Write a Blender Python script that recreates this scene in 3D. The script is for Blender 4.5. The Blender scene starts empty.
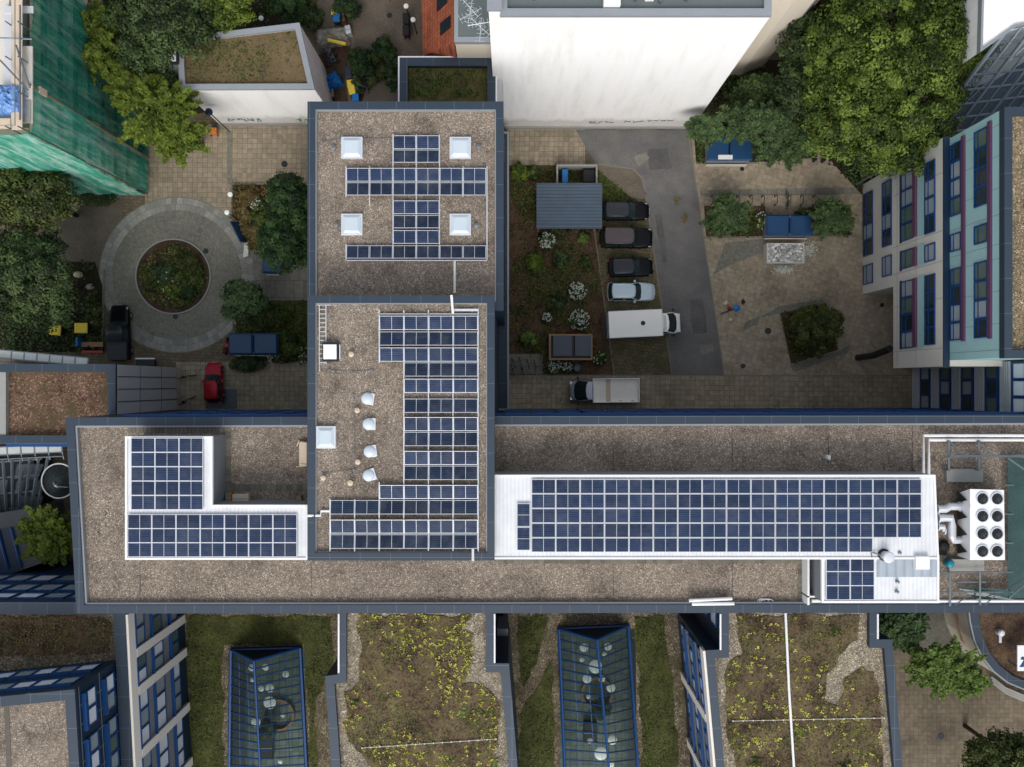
import bpy, math, random
import numpy as np
from mathutils import Vector
R = math.radians
random.seed(7); RNG = np.random.default_rng(7)
scene = bpy.context.scene
COL = scene.collection
CAM_H = 77.0; FPX = 828.0
def P(px, py, z=0.0):
    """survey: picture measurement + height above ground -> place on the site (x east, y north, metres)"""
    k = (CAM_H - z) / FPX
    return ((px - 512) * k, (383.5 - py) * k)
def PP(pts, z=0.0): return [P(a, b, z) for a, b in pts]
def rect(x0, y0, x1, y1): return [(x0, y0), (x1, y0), (x1, y1), (x0, y1)]
def prect(px0, py0, px1, py1, z=0.0):
    a = P(px0, py1, z); b = P(px1, py0, z); return rect(a[0], a[1], b[0], b[1])

# ---------------------------------------------------------------- materials
MATS = {}
def newmat(name):
    m = bpy.data.materials.new(name); m.use_nodes = True
    nt = m.node_tree; nt.nodes.clear()
    out = nt.nodes.new('ShaderNodeOutputMaterial'); b = nt.nodes.new('ShaderNodeBsdfPrincipled')
    nt.links.new(b.outputs[0], out.inputs[0]); MATS[name] = m
    return m, nt, b
def N(nt, t, **kw):
    n = nt.nodes.new(t)
    for k, v in kw.items(): setattr(n, k, v)
    return n
def coords(nt, kind='pos', scale=None):
    if kind == 'pos': o = N(nt, 'ShaderNodeNewGeometry').outputs['Position']
    else: o = N(nt, 'ShaderNodeTexCoord').outputs['Object']
    if scale:
        mp = N(nt, 'ShaderNodeMapping'); mp.inputs['Scale'].default_value = scale
        nt.links.new(o, mp.inputs[0]); o = mp.outputs[0]
    return o
def noise(nt, vec, scale, detail=4, rough=.6):
    n = N(nt, 'ShaderNodeTexNoise'); n.inputs['Scale'].default_value = scale
    n.inputs['Detail'].default_value = detail; n.inputs['Roughness'].default_value = rough
    nt.links.new(vec, n.inputs['Vector']); return n.outputs['Fac']
def ramp(nt, fac, stops):
    r = N(nt, 'ShaderNodeValToRGB'); e = r.color_ramp.elements
    while len(e) < len(stops): e.new(0.5)
    for el, (p, c) in zip(e, stops):
        el.position = p; el.color = (c[0], c[1], c[2], 1) if not isinstance(c, (int, float)) else (c, c, c, 1)
    nt.links.new(fac, r.inputs[0]); return r.outputs[0]
def mix(nt, fac, a, b, mode='MIX'):
    m = N(nt, 'ShaderNodeMix', data_type='RGBA', blend_type=mode)
    for sock, v in ((m.inputs[0], fac), (m.inputs[6], a), (m.inputs[7], b)):
        if isinstance(v, bpy.types.NodeSocket): nt.links.new(v, sock)
        elif isinstance(v, (int, float)): sock.default_value = v
        else: sock.default_value = (v[0], v[1], v[2], 1)
    return m.outputs[2]
def bump(nt, b, h, dist=.02, s=.5):
    n = N(nt, 'ShaderNodeBump'); n.inputs['Strength'].default_value = s; n.inputs['Distance'].default_value = dist
    nt.links.new(h, n.inputs['Height']); nt.links.new(n.outputs[0], b.inputs['Normal'])
def S(r, g, b_):  # sRGB 0-255 -> linear
    f = lambda c: (c/255/12.92) if c/255 <= .04045 else ((c/255+.055)/1.055)**2.4
    return (f(r), f(g), f(b_))
def plain(name, c, rough=.6, metal=0, var=.12, vs=1.5, coat=0, streak=None, spec=.5):
    """a paint / metal / plaster with patchy dirt over it"""
    m, nt, b = newmat(name)
    v = coords(nt, 'pos', streak)
    f1 = noise(nt, v, vs, 6); f2 = noise(nt, v, vs*9, 3)
    c1 = mix(nt, f1, tuple(x*(1-var*1.6) for x in c), tuple(min(1, x*(1+var)) for x in c))
    c2 = mix(nt, .35, c1, mix(nt, f2, tuple(x*(1-var) for x in c), tuple(min(1, x*(1+var)) for x in c)))
    nt.links.new(c2, b.inputs['Base Color'])
    b.inputs['Roughness'].default_value = rough; b.inputs['Metallic'].default_value = metal
    b.inputs['Coat Weight'].default_value = coat; b.inputs['Specular IOR Level'].default_value = spec
    return m
def gravel(name, dark, mid, light, stain=.5, grain=11, patch=.22, green=None):
    m, nt, b = newmat(name); v = coords(nt)
    vo = N(nt, 'ShaderNodeTexVoronoi'); vo.inputs['Scale'].default_value = grain; nt.links.new(v, vo.inputs['Vector'])
    sep = N(nt, 'ShaderNodeSeparateColor'); nt.links.new(vo.outputs['Color'], sep.inputs[0])
    c = ramp(nt, sep.outputs[0], [(0, dark), (.35, mid), (.78, mid), (.9, light), (1, tuple(min(1, x*1.5) for x in light))])
    n1 = noise(nt, v, patch, 7, .65)
    st = ramp(nt, n1, [(.32, 1-stain), (.5, .92), (.72, 1.12)])
    c = mix(nt, 1, c, st, 'MULTIPLY')
    n2 = noise(nt, v, 3.2, 4, .7)
    c = mix(nt, 1, c, ramp(nt, n2, [(.3, .78), (.7, 1.12)]), 'MULTIPLY')
    n4 = noise(nt, v, .55, 8, .75); c = mix(nt, 1, c, ramp(nt, n4, [(.36, .62), (.47, .96), (.6, 1.0), (.7, 1.14)]), 'MULTIPLY')
    n5 = noise(nt, v, .9, 7, .8); c = mix(nt, ramp(nt, n5, [(.57, 0), (.7, .35)]), c, S(88,84,66))
    if green:
        n3 = noise(nt, v, .5, 6, .7)
        c = mix(nt, ramp(nt, n3, [(.5, 0), (.66, 1)]), c, green)
    nt.links.new(c, b.inputs['Base Color']); b.inputs['Roughness'].default_value = .95
    b.inputs['Specular IOR Level'].default_value = .2
    bump(nt, b, vo.outputs['Distance'], .03, .5)
    return m
def paving(name, base, joint, size=.46, rot=0, w=1.0, stain=.4, jw=.05, moss=None, off=0.0):
    m, nt, b = newmat(name)
    v = N(nt, 'ShaderNodeNewGeometry').outputs['Position']
    mp = N(nt, 'ShaderNodeMapping'); mp.inputs['Rotation'].default_value = (0, 0, rot); nt.links.new(v, mp.inputs[0])
    br = N(nt, 'ShaderNodeTexBrick'); br.offset = off; br.squash = 1
    nt.links.new(mp.outputs[0], br.inputs['Vector'])
    br.inputs['Scale'].default_value = 1; br.inputs['Brick Width'].default_value = size*w; br.inputs['Row Height'].default_value = size
    br.inputs['Mortar Size'].default_value = jw/2; br.inputs['Mortar Smooth'].default_value = .6; br.inputs['Bias'].default_value = 0
    br.inputs['Color1'].default_value = (*[x*.86 for x in base], 1); br.inputs['Color2'].default_value = (*[x*1.14 for x in base], 1)
    br.inputs['Mortar'].default_value = (*joint, 1)
    c = br.outputs['Color']
    n1 = noise(nt, v, .16, 8, .7); c = mix(nt, 1, c, ramp(nt, n1, [(.3, 1-stain), (.5, 1), (.7, 1.15)]), 'MULTIPLY')
    n2 = noise(nt, v, 2.5, 5, .75); c = mix(nt, 1, c, ramp(nt, n2, [(.3, .72), (.7, 1.15)]), 'MULTIPLY')
    if moss:
        n3 = noise(nt, v, .35, 7, .7); c = mix(nt, ramp(nt, n3, [(.45, 0), (.62, .8)]), c, moss)
    nt.links.new(c, b.inputs['Base Color']); b.inputs['Roughness'].default_value = .88
    b.inputs['Specular IOR Level'].default_value = .3
    bump(nt, b, br.outputs['Fac'], -.01, .4)
    return m
def mottled(name, stops, s1=.5, s2=6, rough=.95, bs=.05):
    m, nt, b = newmat(name); v = coords(nt)
    a = noise(nt, v, s1, 8, .7); c_ = noise(nt, v, s2, 6, .75)
    ad = N(nt, 'ShaderNodeMath', operation='ADD'); nt.links.new(a, ad.inputs[0]); nt.links.new(c_, ad.inputs[1])
    hf = N(nt, 'ShaderNodeMath', operation='MULTIPLY'); nt.links.new(ad.outputs[0], hf.inputs[0]); hf.inputs[1].default_value = .5
    c = ramp(nt, hf.outputs[0], stops)
    nt.links.new(c, b.inputs['Base Color']); b.inputs['Roughness'].default_value = rough
    b.inputs['Specular IOR Level'].default_value = .15
    bump(nt, b, c_, bs, .6)
    return m
def leafmat(name, dark, light, trans=.25):
    m, nt, b = newmat(name)
    at = N(nt, 'ShaderNodeAttribute', attribute_name='tint')
    sep = N(nt, 'ShaderNodeSeparateColor'); nt.links.new(at.outputs['Color'], sep.inputs[0])
    c = mix(nt, sep.outputs[0], dark, light)
    nt.links.new(c, b.inputs['Base Color']); b.inputs['Roughness'].default_value = .6
    b.inputs['Specular IOR Level'].default_value = .25
    tr = N(nt, 'ShaderNodeBsdfTranslucent'); nt.links.new(c, tr.inputs[0])
    ms = N(nt, 'ShaderNodeMixShader'); ms.inputs[0].default_value = trans
    out = [n for n in nt.nodes if n.type == 'OUTPUT_MATERIAL'][0]
    nt.links.new(b.outputs[0], ms.inputs[1]); nt.links.new(tr.outputs[0], ms.inputs[2]); nt.links.new(ms.outputs[0], out.inputs[0])
    return m
def tintmat(name, a, c2, rough=.85):
    m, nt, b = newmat(name)
    at = N(nt, 'ShaderNodeAttribute', attribute_name='tint')
    sep = N(nt, 'ShaderNodeSeparateColor'); nt.links.new(at.outputs['Color'], sep.inputs[0])
    c = mix(nt, sep.outputs[0], a, c2)
    n2 = noise(nt, coords(nt), 4, 5, .75); c = mix(nt, 1, c, ramp(nt, n2, [(.3, .75), (.7, 1.15)]), 'MULTIPLY')
    nt.links.new(c, b.inputs['Base Color']); b.inputs['Roughness'].default_value = rough
    return m
def glass(name, tint, alpha, rough=.05):
    m, nt, b = newmat(name)
    b.inputs['Base Color'].default_value = (*tint, 1); b.inputs['Roughness'].default_value = rough
    tr = N(nt, 'ShaderNodeBsdfTransparent'); tr.inputs[0].default_value = (*[min(1, .5+x) for x in tint], 1)
    n = noise(nt, coords(nt), .8, 3)
    ms = N(nt, 'ShaderNodeMixShader')
    r = ramp(nt, n, [(.3, alpha*.8), (.7, min(1, alpha*1.2))]); nt.links.new(r, ms.inputs[0])
    out = [x for x in nt.nodes if x.type == 'OUTPUT_MATERIAL'][0]
    nt.links.new(tr.outputs[0], ms.inputs[1]); nt.links.new(b.outputs[0], ms.inputs[2]); nt.links.new(ms.outputs[0], out.inputs[0])
    return m
def ribbed(name, c, axis=0, pitch=.25, depth=.12, rough=.45, metal=.2):
    m, nt, b = newmat(name); v = coords(nt)
    sp = N(nt, 'ShaderNodeSeparateXYZ'); nt.links.new(v, sp.inputs[0])
    mu = N(nt, 'ShaderNodeMath', operation='MULTIPLY'); nt.links.new(sp.outputs[axis], mu.inputs[0]); mu.inputs[1].default_value = 2*math.pi/pitch
    si = N(nt, 'ShaderNodeMath', operation='SINE'); nt.links.new(mu.outputs[0], si.inputs[0])
    ma = N(nt, 'ShaderNodeMapRange'); nt.links.new(si.outputs[0], ma.inputs[0]); ma.inputs[1].default_value = -1
    cc = ramp(nt, ma.outputs[0], [(0, tuple(x*(1-depth*2) for x in c)), (.35, tuple(x*(1-depth*.3) for x in c)), (1, c)])
    n = noise(nt, v, .7, 7, .7); cc = mix(nt, 1, cc, ramp(nt, n, [(.3, .86), (.65, 1.02)]), 'MULTIPLY')
    nt.links.new(cc, b.inputs['Base Color']); b.inputs['Roughness'].default_value = rough; b.inputs['Metallic'].default_value = metal
    bump(nt, b, ma.outputs[0], .02, .4)
    return m

M = {}
M['gravel'] = gravel('roof_gravel', S(96,88,78), S(143,130,117), S(174,163,150), .34, 18)
M['gravel_dark'] = gravel('roof_gravel_brown', S(70,52,44), S(112,88,72), S(140,118,100), .5, 11, .3, green=S(80,72,48))
M['gravel_warm'] = gravel('roof_gravel_yellow', S(84,70,52), S(134,120,96), S(170,156,132), .35, 14)
M['gravel_margin'] = gravel('edge_gravel', S(92,84,70), S(148,138,120), S(182,172,154), .3, 14, .4)
M['gravel_terrace'] = gravel('terrace_gravel', S(66,60,48), S(112,102,84), S(150,140,118), .4, 13, .4, green=S(72,66,44))
M['coping'] = plain('slate_coping', S(49,62,76), .5, .2, .12, .8)
def jointed(m):
    nt = m.node_tree; b = [n for n in nt.nodes if n.type == 'BSDF_PRINCIPLED'][0]; src = b.inputs['Base Color'].links[0].from_socket
    br = N(nt, 'ShaderNodeTexBrick'); br.offset = 0; nt.links.new(coords(nt), br.inputs['Vector']); br.inputs['Scale'].default_value = 1; br.inputs['Brick Width'].default_value = 2.05; br.inputs['Row Height'].default_value = 2.35
    br.inputs['Mortar Size'].default_value = .012; br.inputs['Color1'].default_value = (0, 0, 0, 1); br.inputs['Color2'].default_value = (0, 0, 0, 1); br.inputs['Mortar'].default_value = (1, 1, 1, 1); br.inputs['Mortar Smooth'].default_value = 0
    nt.links.new(mix(nt, mix(nt, 1, br.outputs['Color'], (.5, .5, .5), 'MULTIPLY'), src, S(130,140,150)), b.inputs['Base Color'])
jointed(M['coping'])
M['coping_pale'] = plain('pale_coping', S(150,156,162), .5, .2, .1, 1)
M['white'] = plain('white_paint', S(232,233,234), .5, 0, .03, .6)
m_, nt_, b_ = newmat('white_render'); v_ = coords(nt_, 'pos', (1, 1, .12))
n_ = noise(nt_, v_, .9, 8, .7); c_ = ramp(nt_, n_, [(.3, S(232,232,229)), (.5, S(246,246,245)), (.7, S(250,250,249))])
sp_ = N(nt_, 'ShaderNodeSeparateXYZ'); nt_.links.new(coords(nt_), sp_.inputs[0]); ad_ = N(nt_, 'ShaderNodeMath', operation='MULTIPLY_ADD'); nt_.links.new(n_, ad_.inputs[0]); ad_.inputs[1].default_value = -4; nt_.links.new(sp_.outputs[2], ad_.inputs[2])
dm_ = ramp(nt_, ad_.outputs[0], [(0, .55), (.02, .45), (.6, .12), (1, 0)]); c_ = mix(nt_, dm_, c_, S(176,172,164))
br_ = N(nt_, 'ShaderNodeTexBrick'); br_.offset = 0; mp_ = N(nt_, 'ShaderNodeMapping'); mp_.inputs['Rotation'].default_value = (R(90), 0, 0); nt_.links.new(coords(nt_), mp_.inputs[0]); nt_.links.new(mp_.outputs[0], br_.inputs['Vector'])
for k_, q_ in (('Scale', 1), ('Brick Width', 50), ('Row Height', 2.9), ('Mortar Size', .012), ('Color1', (1, 1, 1, 1)), ('Color2', (1, 1, 1, 1)), ('Mortar', (.93, .93, .92, 1))): br_.inputs[k_].default_value = q_
c_ = mix(nt_, 1, c_, br_.outputs['Color'], 'MULTIPLY'); nt_.links.new(c_, b_.inputs['Base Color']); b_.inputs['Roughness'].default_value = .85; M['whitewall'] = m_
M['alu'] = plain('white_aluminium', S(214,218,224), .4, .3, .05, 2)
M['steel'] = plain('grey_steel', S(120,130,138), .45, .6, .12, 2)
M['zinc'] = ribbed('zinc_sheet', S(176,186,196), 0, .6, .1, .4, .4)
M['whiteroof'] = ribbed('white_ribbed_roof', S(228,231,234), 0, .27, .05, .45, .1)
M['shedroof'] = ribbed('blue_grey_ribbed_sheet', S(92,108,124), 1, .3, .2, .45, .4)
M['concrete'] = plain('concrete', S(150,150,146), .85, 0, .15, .9)
M['concrete_light'] = plain('pale_concrete_cladding', S(210,207,198), .8, 0, .08, .6)
M['cream'] = plain('cream_render', S(212,202,186), .85, 0, .08, .4, streak=(1,1,.2))
M['wallpale'] = plain('pale_grey_panels', S(196,198,200), .8, 0, .08, .4)
M['creamframe'] = plain('cream_frame_concrete', S(232,226,216), .8, 0, .06, .5)
M['wallgrey'] = plain('grey_render', S(128,132,136), .8, 0, .12, .4)
M['teal'] = plain('teal_glass_cladding', S(158,198,200), .35, 0, .1, .35)
M['purple'] = plain('purple_blind_box', S(92,58,86), .5, 0, .1, 1)
M['navy'] = plain('navy_cladding', S(22,44,66), .45, .1, .2, .6)
M['blueframe'] = plain('blue_window_frame', S(16,68,124), .35, .1, .2, 1.5)
M['bluebright'] = plain('bright_blue_plastic', S(20,110,180), .5, 0, .1, 2)
M['bluetarp'] = plain('blue_roof_sheet', S(22,66,108), .5, 0, .3, .9)
M['panedark'] = plain('dark_window_glass', S(38,50,58), .08, 0, .35, .5)
M['panegrey'] = plain('blind_behind_glass', S(150,160,166), .12, 0, .14, .8)
M['panelight'] = plain('white_blind_behind_glass', S(226,232,240), .15, 0, .06, .8)
M['panegreen'] = plain('greenish_window_glass', S(92,108,100), .1, 0, .3, .9)
M['black'] = plain('black_rubber', (.012,.012,.013), .7, 0, .2, 5)
M['darkmetal'] = plain('dark_metal', (.03,.033,.037), .45, .5, .2, 3)
M['lidblue'] = plain('dark_slate_lid', S(66,76,88), .4, .2, .15, 1.5)
M['wood'] = plain('weathered_wood', S(150,120,90), .8, 0, .2, 2, streak=(1,6,1))
M['woodpale'] = plain('pale_wood', S(205,188,165), .8, 0, .12, 2)
M['brick'] = paving('clay_roof_tiles', S(168,92,64), S(110,60,42), .3, 0, .8, .3, .05)
M['flatroof'] = plain('grey_green_roofing_felt', S(98,108,108), .85, 0, .12, .35)
M['ground'] = paving('site_ground_paving', S(112,101,84), S(60,52,42), .3, .05, 1.6, .4, .03, None, .5)
M['tan'] = paving('tan_grid_paving', S(154,142,122), S(122,110,92), .46, .01, 1, .4, .05)
M['tan2'] = paving('plaza_grid_paving', S(158,146,126), S(138,126,108), .42, .28, 1.1, .45, .04)
M['cobble_grey'] = paving('grey_setts', S(132,131,120), S(92,90,80), .14, .6, 1, .25, .03, None, .5)
M['southpave_shaded'] = paving('shaded_south_plaza_paving', S(112,102,86), S(88,79,66), .42, .0, 1.0, .5, .04)  # plaza paving again, with assumed tree shade darkened into its colour
M['slabs'] = paving('grey_slabs', S(130,126,116), S(92,87,78), 1.6, 0, .55, .35, .06, None, .5)
M['parking'] = paving('mossy_parking_paving', S(118,106,84), S(72,64,48), .32, .15, 1.5, .4, .04, S(74,76,44), .5)
M['asphalt'] = mottled('asphalt', [(.36, S(88,87,87)), (.5, S(106,105,104)), (.64, S(126,123,118))], .3, 9, .9, .01)
M['asphalt_old'] = mottled('worn_asphalt', [(.36, S(84,78,70)), (.5, S(108,99,88)), (.66, S(136,124,108))], .35, 7, .9, .01)
M['soil'] = mottled('planting_soil', [(.36, S(44,36,28)), (.48, S(80,62,50)), (.58, S(100,78,64)), (.66, S(90,92,56))], .6, 5)
M['soil_red'] = mottled('bark_mulch', [(.36, S(46,36,28)), (.52, S(78,62,50)), (.66, S(100,86,70))], .8, 6)
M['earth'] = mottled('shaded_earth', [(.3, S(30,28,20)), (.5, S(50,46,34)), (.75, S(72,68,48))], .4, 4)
M['grassbed'] = mottled('mossy_turf', [(.36, S(38,38,22)), (.46, S(60,62,34)), (.54, S(74,78,42)), (.64, S(104,100,64))], .5, 5)
M['mossmat'] = mottled('brown_moss_mat', [(.38, S(42,34,27)), (.45, S(72,60,47)), (.51, S(96,82,64)), (.57, S(104,94,66)), (.63, S(124,112,84)), (.7, S(150,138,112))], .6, 6)
M['mossdark'] = mottled('dark_moss_mat', [(.38, S(40,30,27)), (.48, S(76,60,50)), (.56, S(96,80,62)), (.66, S(116,104,80))], .6, 6)
M['mossroof'] = mottled('green_moss_mat', [(.3, S(46,44,26)), (.47, S(78,72,48)), (.56, S(96,92,52)), (.66, S(112,118,52)), (.8, S(130,136,60))], .7, 5)
M['olive'] = mottled('olive_roof_turf', [(.3, S(76,66,48)), (.5, S(104,90,66)), (.7, S(128,112,84))], .3, 8)
M['leaf_big'] = leafmat('broadleaf_green', S(30,48,14), S(120,142,58))
M['leaf_yel'] = leafmat('yellow_green_leaf', S(42,58,16), S(124,142,54))
M['leaf_dark'] = leafmat('dark_green_leaf', S(24,38,20), S(90,112,64))
M['leaf_olive'] = leafmat('olive_leaf', S(34,42,18), S(98,110,56))
M['leaf_mid'] = leafmat('mid_green_leaf', S(32,50,28), S(98,122,76))
M['leaf_bright'] = leafmat('bright_green_leaf', S(50,72,28), S(124,148,72))
M['leaf_dense'] = leafmat('dense_green_leaf', S(20,40,22), S(70,98,52))
M['leaf_rust'] = leafmat('rusty_grass_leaf', S(84,70,38), S(148,132,86))
M['leaf_bed'] = leafmat('bed_leaf', S(36,48,22), S(108,124,58))
M['sedum'] = leafmat('yellow_sedum', S(128,126,48), S(200,198,92), .1)
M['petal'] = leafmat('white_petal', S(170,176,160), S(235,238,228), .2)
M['bark'] = plain('bark', S(72,58,46), .9, 0, .25, 4, streak=(1,1,.3))
M['setts'] = tintmat('ring_slabs', S(126,126,120), S(156,155,148))
def netmat(name, c0, c1, alpha):
    m = glass(name, c0, alpha, .8); nt = m.node_tree; b = [n for n in nt.nodes if n.type == 'BSDF_PRINCIPLED'][0]
    f = noise(nt, coords(nt, 'pos', (1, 1, .12)), 1.6, 6, .7); nt.links.new(ramp(nt, f, [(.3, tuple(x*.6 for x in c0)), (.46, c0), (.64, c1)]), b.inputs['Base Color'])
    b.inputs['Specular IOR Level'].default_value = .1; return m
M['net'] = netmat('green_scaffold_net', S(74,176,152), S(196,226,216), .66)
M['net_dark'] = netmat('dark_green_scaffold_net', S(34,136,116), S(126,172,158), .55)
M['skyglass'] = glass('skylight_glass', S(104,120,120), .1, .04)
M['roofglass'] = glass('atrium_glass', S(120,132,140), .22, .06)
M['greenglass'] = glass('green_glass_screen', S(52,86,84), .75, .1)
M['frost'] = plain('frosted_dome', S(196,208,218), .25, 0, .06, 1)
M['lampwhite'] = plain('opal_lamp', S(246,250,240), .3, 0, .03, 1)
M['yellow'] = plain('yellow_plastic', S(236,206, 62), .5, 0, .06, 3)
M['orange'] = plain('orange_plastic', S(206,120,60), .5, 0, .08, 3)
M['red'] = plain('red_plastic', S(170,30,40), .4, 0, .08, 3)
M['rubble'] = gravel('pale_rubble', S(120,118,112), S(190,190,186), S(240,240,238), .2, 5, 1)
M['tyre'] = plain('tyre_rubber', (.015,.015,.016), .85, 0, .1, 8)
M['rim'] = plain('alloy', (.45,.46,.47), .3, .8, .05, 4)
M['carglass'] = plain('car_glass', (.02,.036,.038), .08, 0, .1, 3)
M['lens'] = plain('clear_lens', (.7,.72,.75), .1, .2, .03, 4)
M['redlens'] = plain('red_lens', (.35,.01,.01), .15, 0, .05, 4)
def paint(name, c, metal=.3, rough=.3): return plain(name, c, rough, metal, .05, .8, coat=.12, spec=.2)
M['p_black'] = paint('black_car_paint', (.006,.006,.008)); M['p_brown'] = paint('grey_brown_car_paint', S(88,80,82), .4)
M['p_char'] = paint('charcoal_car_paint', S(56,58,64), .4); M['p_pale'] = paint('pale_blue_car_paint', S(186,204,212), .3)
M['p_white'] = paint('white_van_paint', S(246,245,240), 0, .4); M['p_red'] = paint('red_car_paint', S(160,26,44), .2); M['p_silver'] = paint('silver_paint', S(170,176,186), .4)
M['ribblack'] = plain('black_truck_cover', S(36,44,52), .5, 0, .1, 3)
# solar cells: object coordinates so that every copy repeats its own cells
def cellmat(name, c, line):
    m, nt, b = newmat(name); v = coords(nt, 'obj')
    br = N(nt, 'ShaderNodeTexBrick'); br.offset = 0; nt.links.new(v, br.inputs['Vector'])
    br.inputs['Scale'].default_value = 1; br.inputs['Brick Width'].default_value = 5; br.inputs['Row Height'].default_value = .1517
    br.inputs['Mortar Size'].default_value = .014; br.inputs['Mortar Smooth'].default_value = .2
    br.inputs['Color1'].default_value = (*[x*.85 for x in c], 1); br.inputs['Color2'].default_value = (*[x*1.2 for x in c], 1)
    br.inputs['Mortar'].default_value = (*line, 1)
    oi = N(nt, 'ShaderNodeObjectInfo'); col = mix(nt, 1, br.outputs['Color'], ramp(nt, oi.outputs['Random'], [(0, .78), (1, 1.18)]), 'MULTIPLY')
    dn = noise(nt, coords(nt), .9, 6, .7); col = mix(nt, ramp(nt, dn, [(.45, 0), (.75, .22)]), col, S(120,122,124))
    nt.links.new(col, b.inputs['Base Color']); b.inputs['Roughness'].default_value = .22
    b.inputs['Specular IOR Level'].default_value = .2
    return m
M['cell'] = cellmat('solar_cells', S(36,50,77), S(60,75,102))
M['cell_shaded'] = cellmat('solar_cells_shaded', S(30,42,62), S(52,65,88))  # same cells for north-tilted rows, their shading put into the colour

# ---------------------------------------------------------------- mesh helpers
class MB:
    def __init__(s): s.v = []; s.f = []; s.t = []
    def add(s, vs, fs, tint=None):
        o = len(s.v); s.v += [tuple(x) for x in vs]; s.f += [tuple(i+o for i in f) for f in fs]
        if tint is not None: s.t += [tint]*len(vs)
        return s
    def box(s, x0, y0, z0, x1, y1, z1):
        x0, x1 = min(x0, x1), max(x0, x1); y0, y1 = min(y0, y1), max(y0, y1); z0, z1 = min(z0, z1), max(z0, z1)
        return s.prism(rect(x0, y0, x1, y1), z0, z1)
    def prism(s, poly, z0, z1, tint=None):
        a = sum(poly[i][0]*poly[(i+1) % len(poly)][1]-poly[(i+1) % len(poly)][0]*poly[i][1] for i in range(len(poly)))
        if a < 0: poly = poly[::-1]
        n = len(poly)
        vs = [(x, y, z0) for x, y in poly] + [(x, y, z1) for x, y in poly]
        fs = [tuple(range(n))[::-1], tuple(range(n, 2*n))] + [(i, (i+1) % n, n+(i+1) % n, n+i) for i in range(n)]
        return s.add(vs, fs, tint)
    def hexa(s, b, t):
        return s.add(list(b)+list(t), [(3,2,1,0), (4,5,6,7), (0,1,5,4), (1,2,6,5), (2,3,7,6), (3,0,4,7)])
    def ring(s, outer, inner, z0, z1):
        n = len(outer); vs = [(x, y, z) for z in (z0, z1) for pl in (outer, inner) for x, y in pl]
        O0, I0, O1, I1 = 0, n, 2*n, 3*n; fs = []
        for i in range(n):
            j = (i+1) % n
            fs += [(O0+i, O0+j, O1+j, O1+i), (I0+j, I0+i, I1+i, I1+j), (O1+i, O1+j, I1+j, I1+i), (O0+j, O0+i, I0+i, I0+j)]
        return s.add(vs, fs)
    def tube(s, pts, r, seg=6, r2=None):
        pts = [Vector(p) for p in pts]; n = len(pts); vs = []; fs = []
        for i, p in enumerate(pts):
            d = (pts[min(i+1, n-1)] - pts[max(i-1, 0)]).normalized()
            a = d.orthogonal().normalized() if i == 0 else (a - d*a.dot(d)).normalized()
            b = d.cross(a); rr = r if r2 is None else r + (r2-r)*i/max(1, n-1)
            for k in range(seg):
                t = 2*math.pi*k/seg; vs.append(tuple(p + a*math.cos(t)*rr + b*math.sin(t)*rr))
        for i in range(n-1):
            for k in range(seg):
                k2 = (k+1) % seg; fs.append((i*seg+k, i*seg+k2, (i+1)*seg+k2, (i+1)*seg+k))
        fs += [tuple(range(seg))[::-1], tuple(range((n-1)*seg, n*seg))]
        return s.add(vs, fs)
    def cyl(s, x, y, z0, z1, r, seg=20, r2=None):
        r2 = r if r2 is None else r2
        vs = [(x+r*math.cos(2*math.pi*k/seg), y+r*math.sin(2*math.pi*k/seg), z0) for k in range(seg)] + \
             [(x+r2*math.cos(2*math.pi*k/seg), y+r2*math.sin(2*math.pi*k/seg), z1) for k in range(seg)]
        return s.add(vs, [tuple(range(seg))[::-1], tuple(range(seg, 2*seg))] + [(k, (k+1) % seg, seg+(k+1) % seg, seg+k) for k in range(seg)])
    def cylx(s, c, axis, r, h, seg=18):
        """disc of radius r, thickness h about an axis through c"""
        ax = Vector(axis).normalized(); a = ax.orthogonal().normalized(); b = ax.cross(a); c = Vector(c); vs = []
        for e in (-h/2, h/2):
            vs += [tuple(c+ax*e+a*r*math.cos(2*math.pi*k/seg)+b*r*math.sin(2*math.pi*k/seg)) for k in range(seg)]
        return s.add(vs, [tuple(range(seg))[::-1], tuple(range(seg, 2*seg))] + [(k, (k+1) % seg, seg+(k+1) % seg, seg+k) for k in range(seg)])
    def lathe(s, x, y, prof, seg=18):
        n = len(prof); vs = [(x+r*math.cos(2*math.pi*k/seg), y+r*math.sin(2*math.pi*k/seg), z) for r, z in prof for k in range(seg)]
        fs = [(i*seg+k, i*seg+(k+1) % seg, (i+1)*seg+(k+1) % seg, (i+1)*seg+k) for i in range(n-1) for k in range(seg)]
        fs += [tuple(range(seg))[::-1], tuple(range((n-1)*seg, n*seg))]
        return s.add(vs, fs)
    def build(s, name, mat, parent=None, smooth=False, local=False, bevel=0):
        me = bpy.data.meshes.new(name); me.from_pydata(s.v, [], s.f)
        me.materials.append(M[mat] if isinstance(mat, str) else mat)
        if s.t and len(s.t) == len(s.v):
            ca = me.color_attributes.new('tint', 'FLOAT_COLOR', 'POINT')
            ca.data.foreach_set('color', np.repeat(np.array(s.t, dtype='f')[:, None], 4, 1).ravel())
        if smooth: me.polygons.foreach_set('use_smooth', [True]*len(me.polygons))
        me.update()
        o = bpy.data.objects.new(name, me); COL.objects.link(o)
        if bevel:
            b = o.modifiers.new('bevel', 'BEVEL'); b.width = bevel; b.segments = 2; b.limit_method = 'ANGLE'; b.angle_limit = .6
        if parent is not None:
            o.parent = parent
            if not local:
                q = parent; off = Vector((0, 0, 0))
                while q is not None: off += q.location; q = q.parent
                o.location = -off
        return o
def tag(o, label=None, cat=None, group=None, kind=None):
    if label: o['label'] = label
    if cat: o['category'] = cat
    if group: o['group'] = group
    if kind: o['kind'] = kind
    return o
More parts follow.
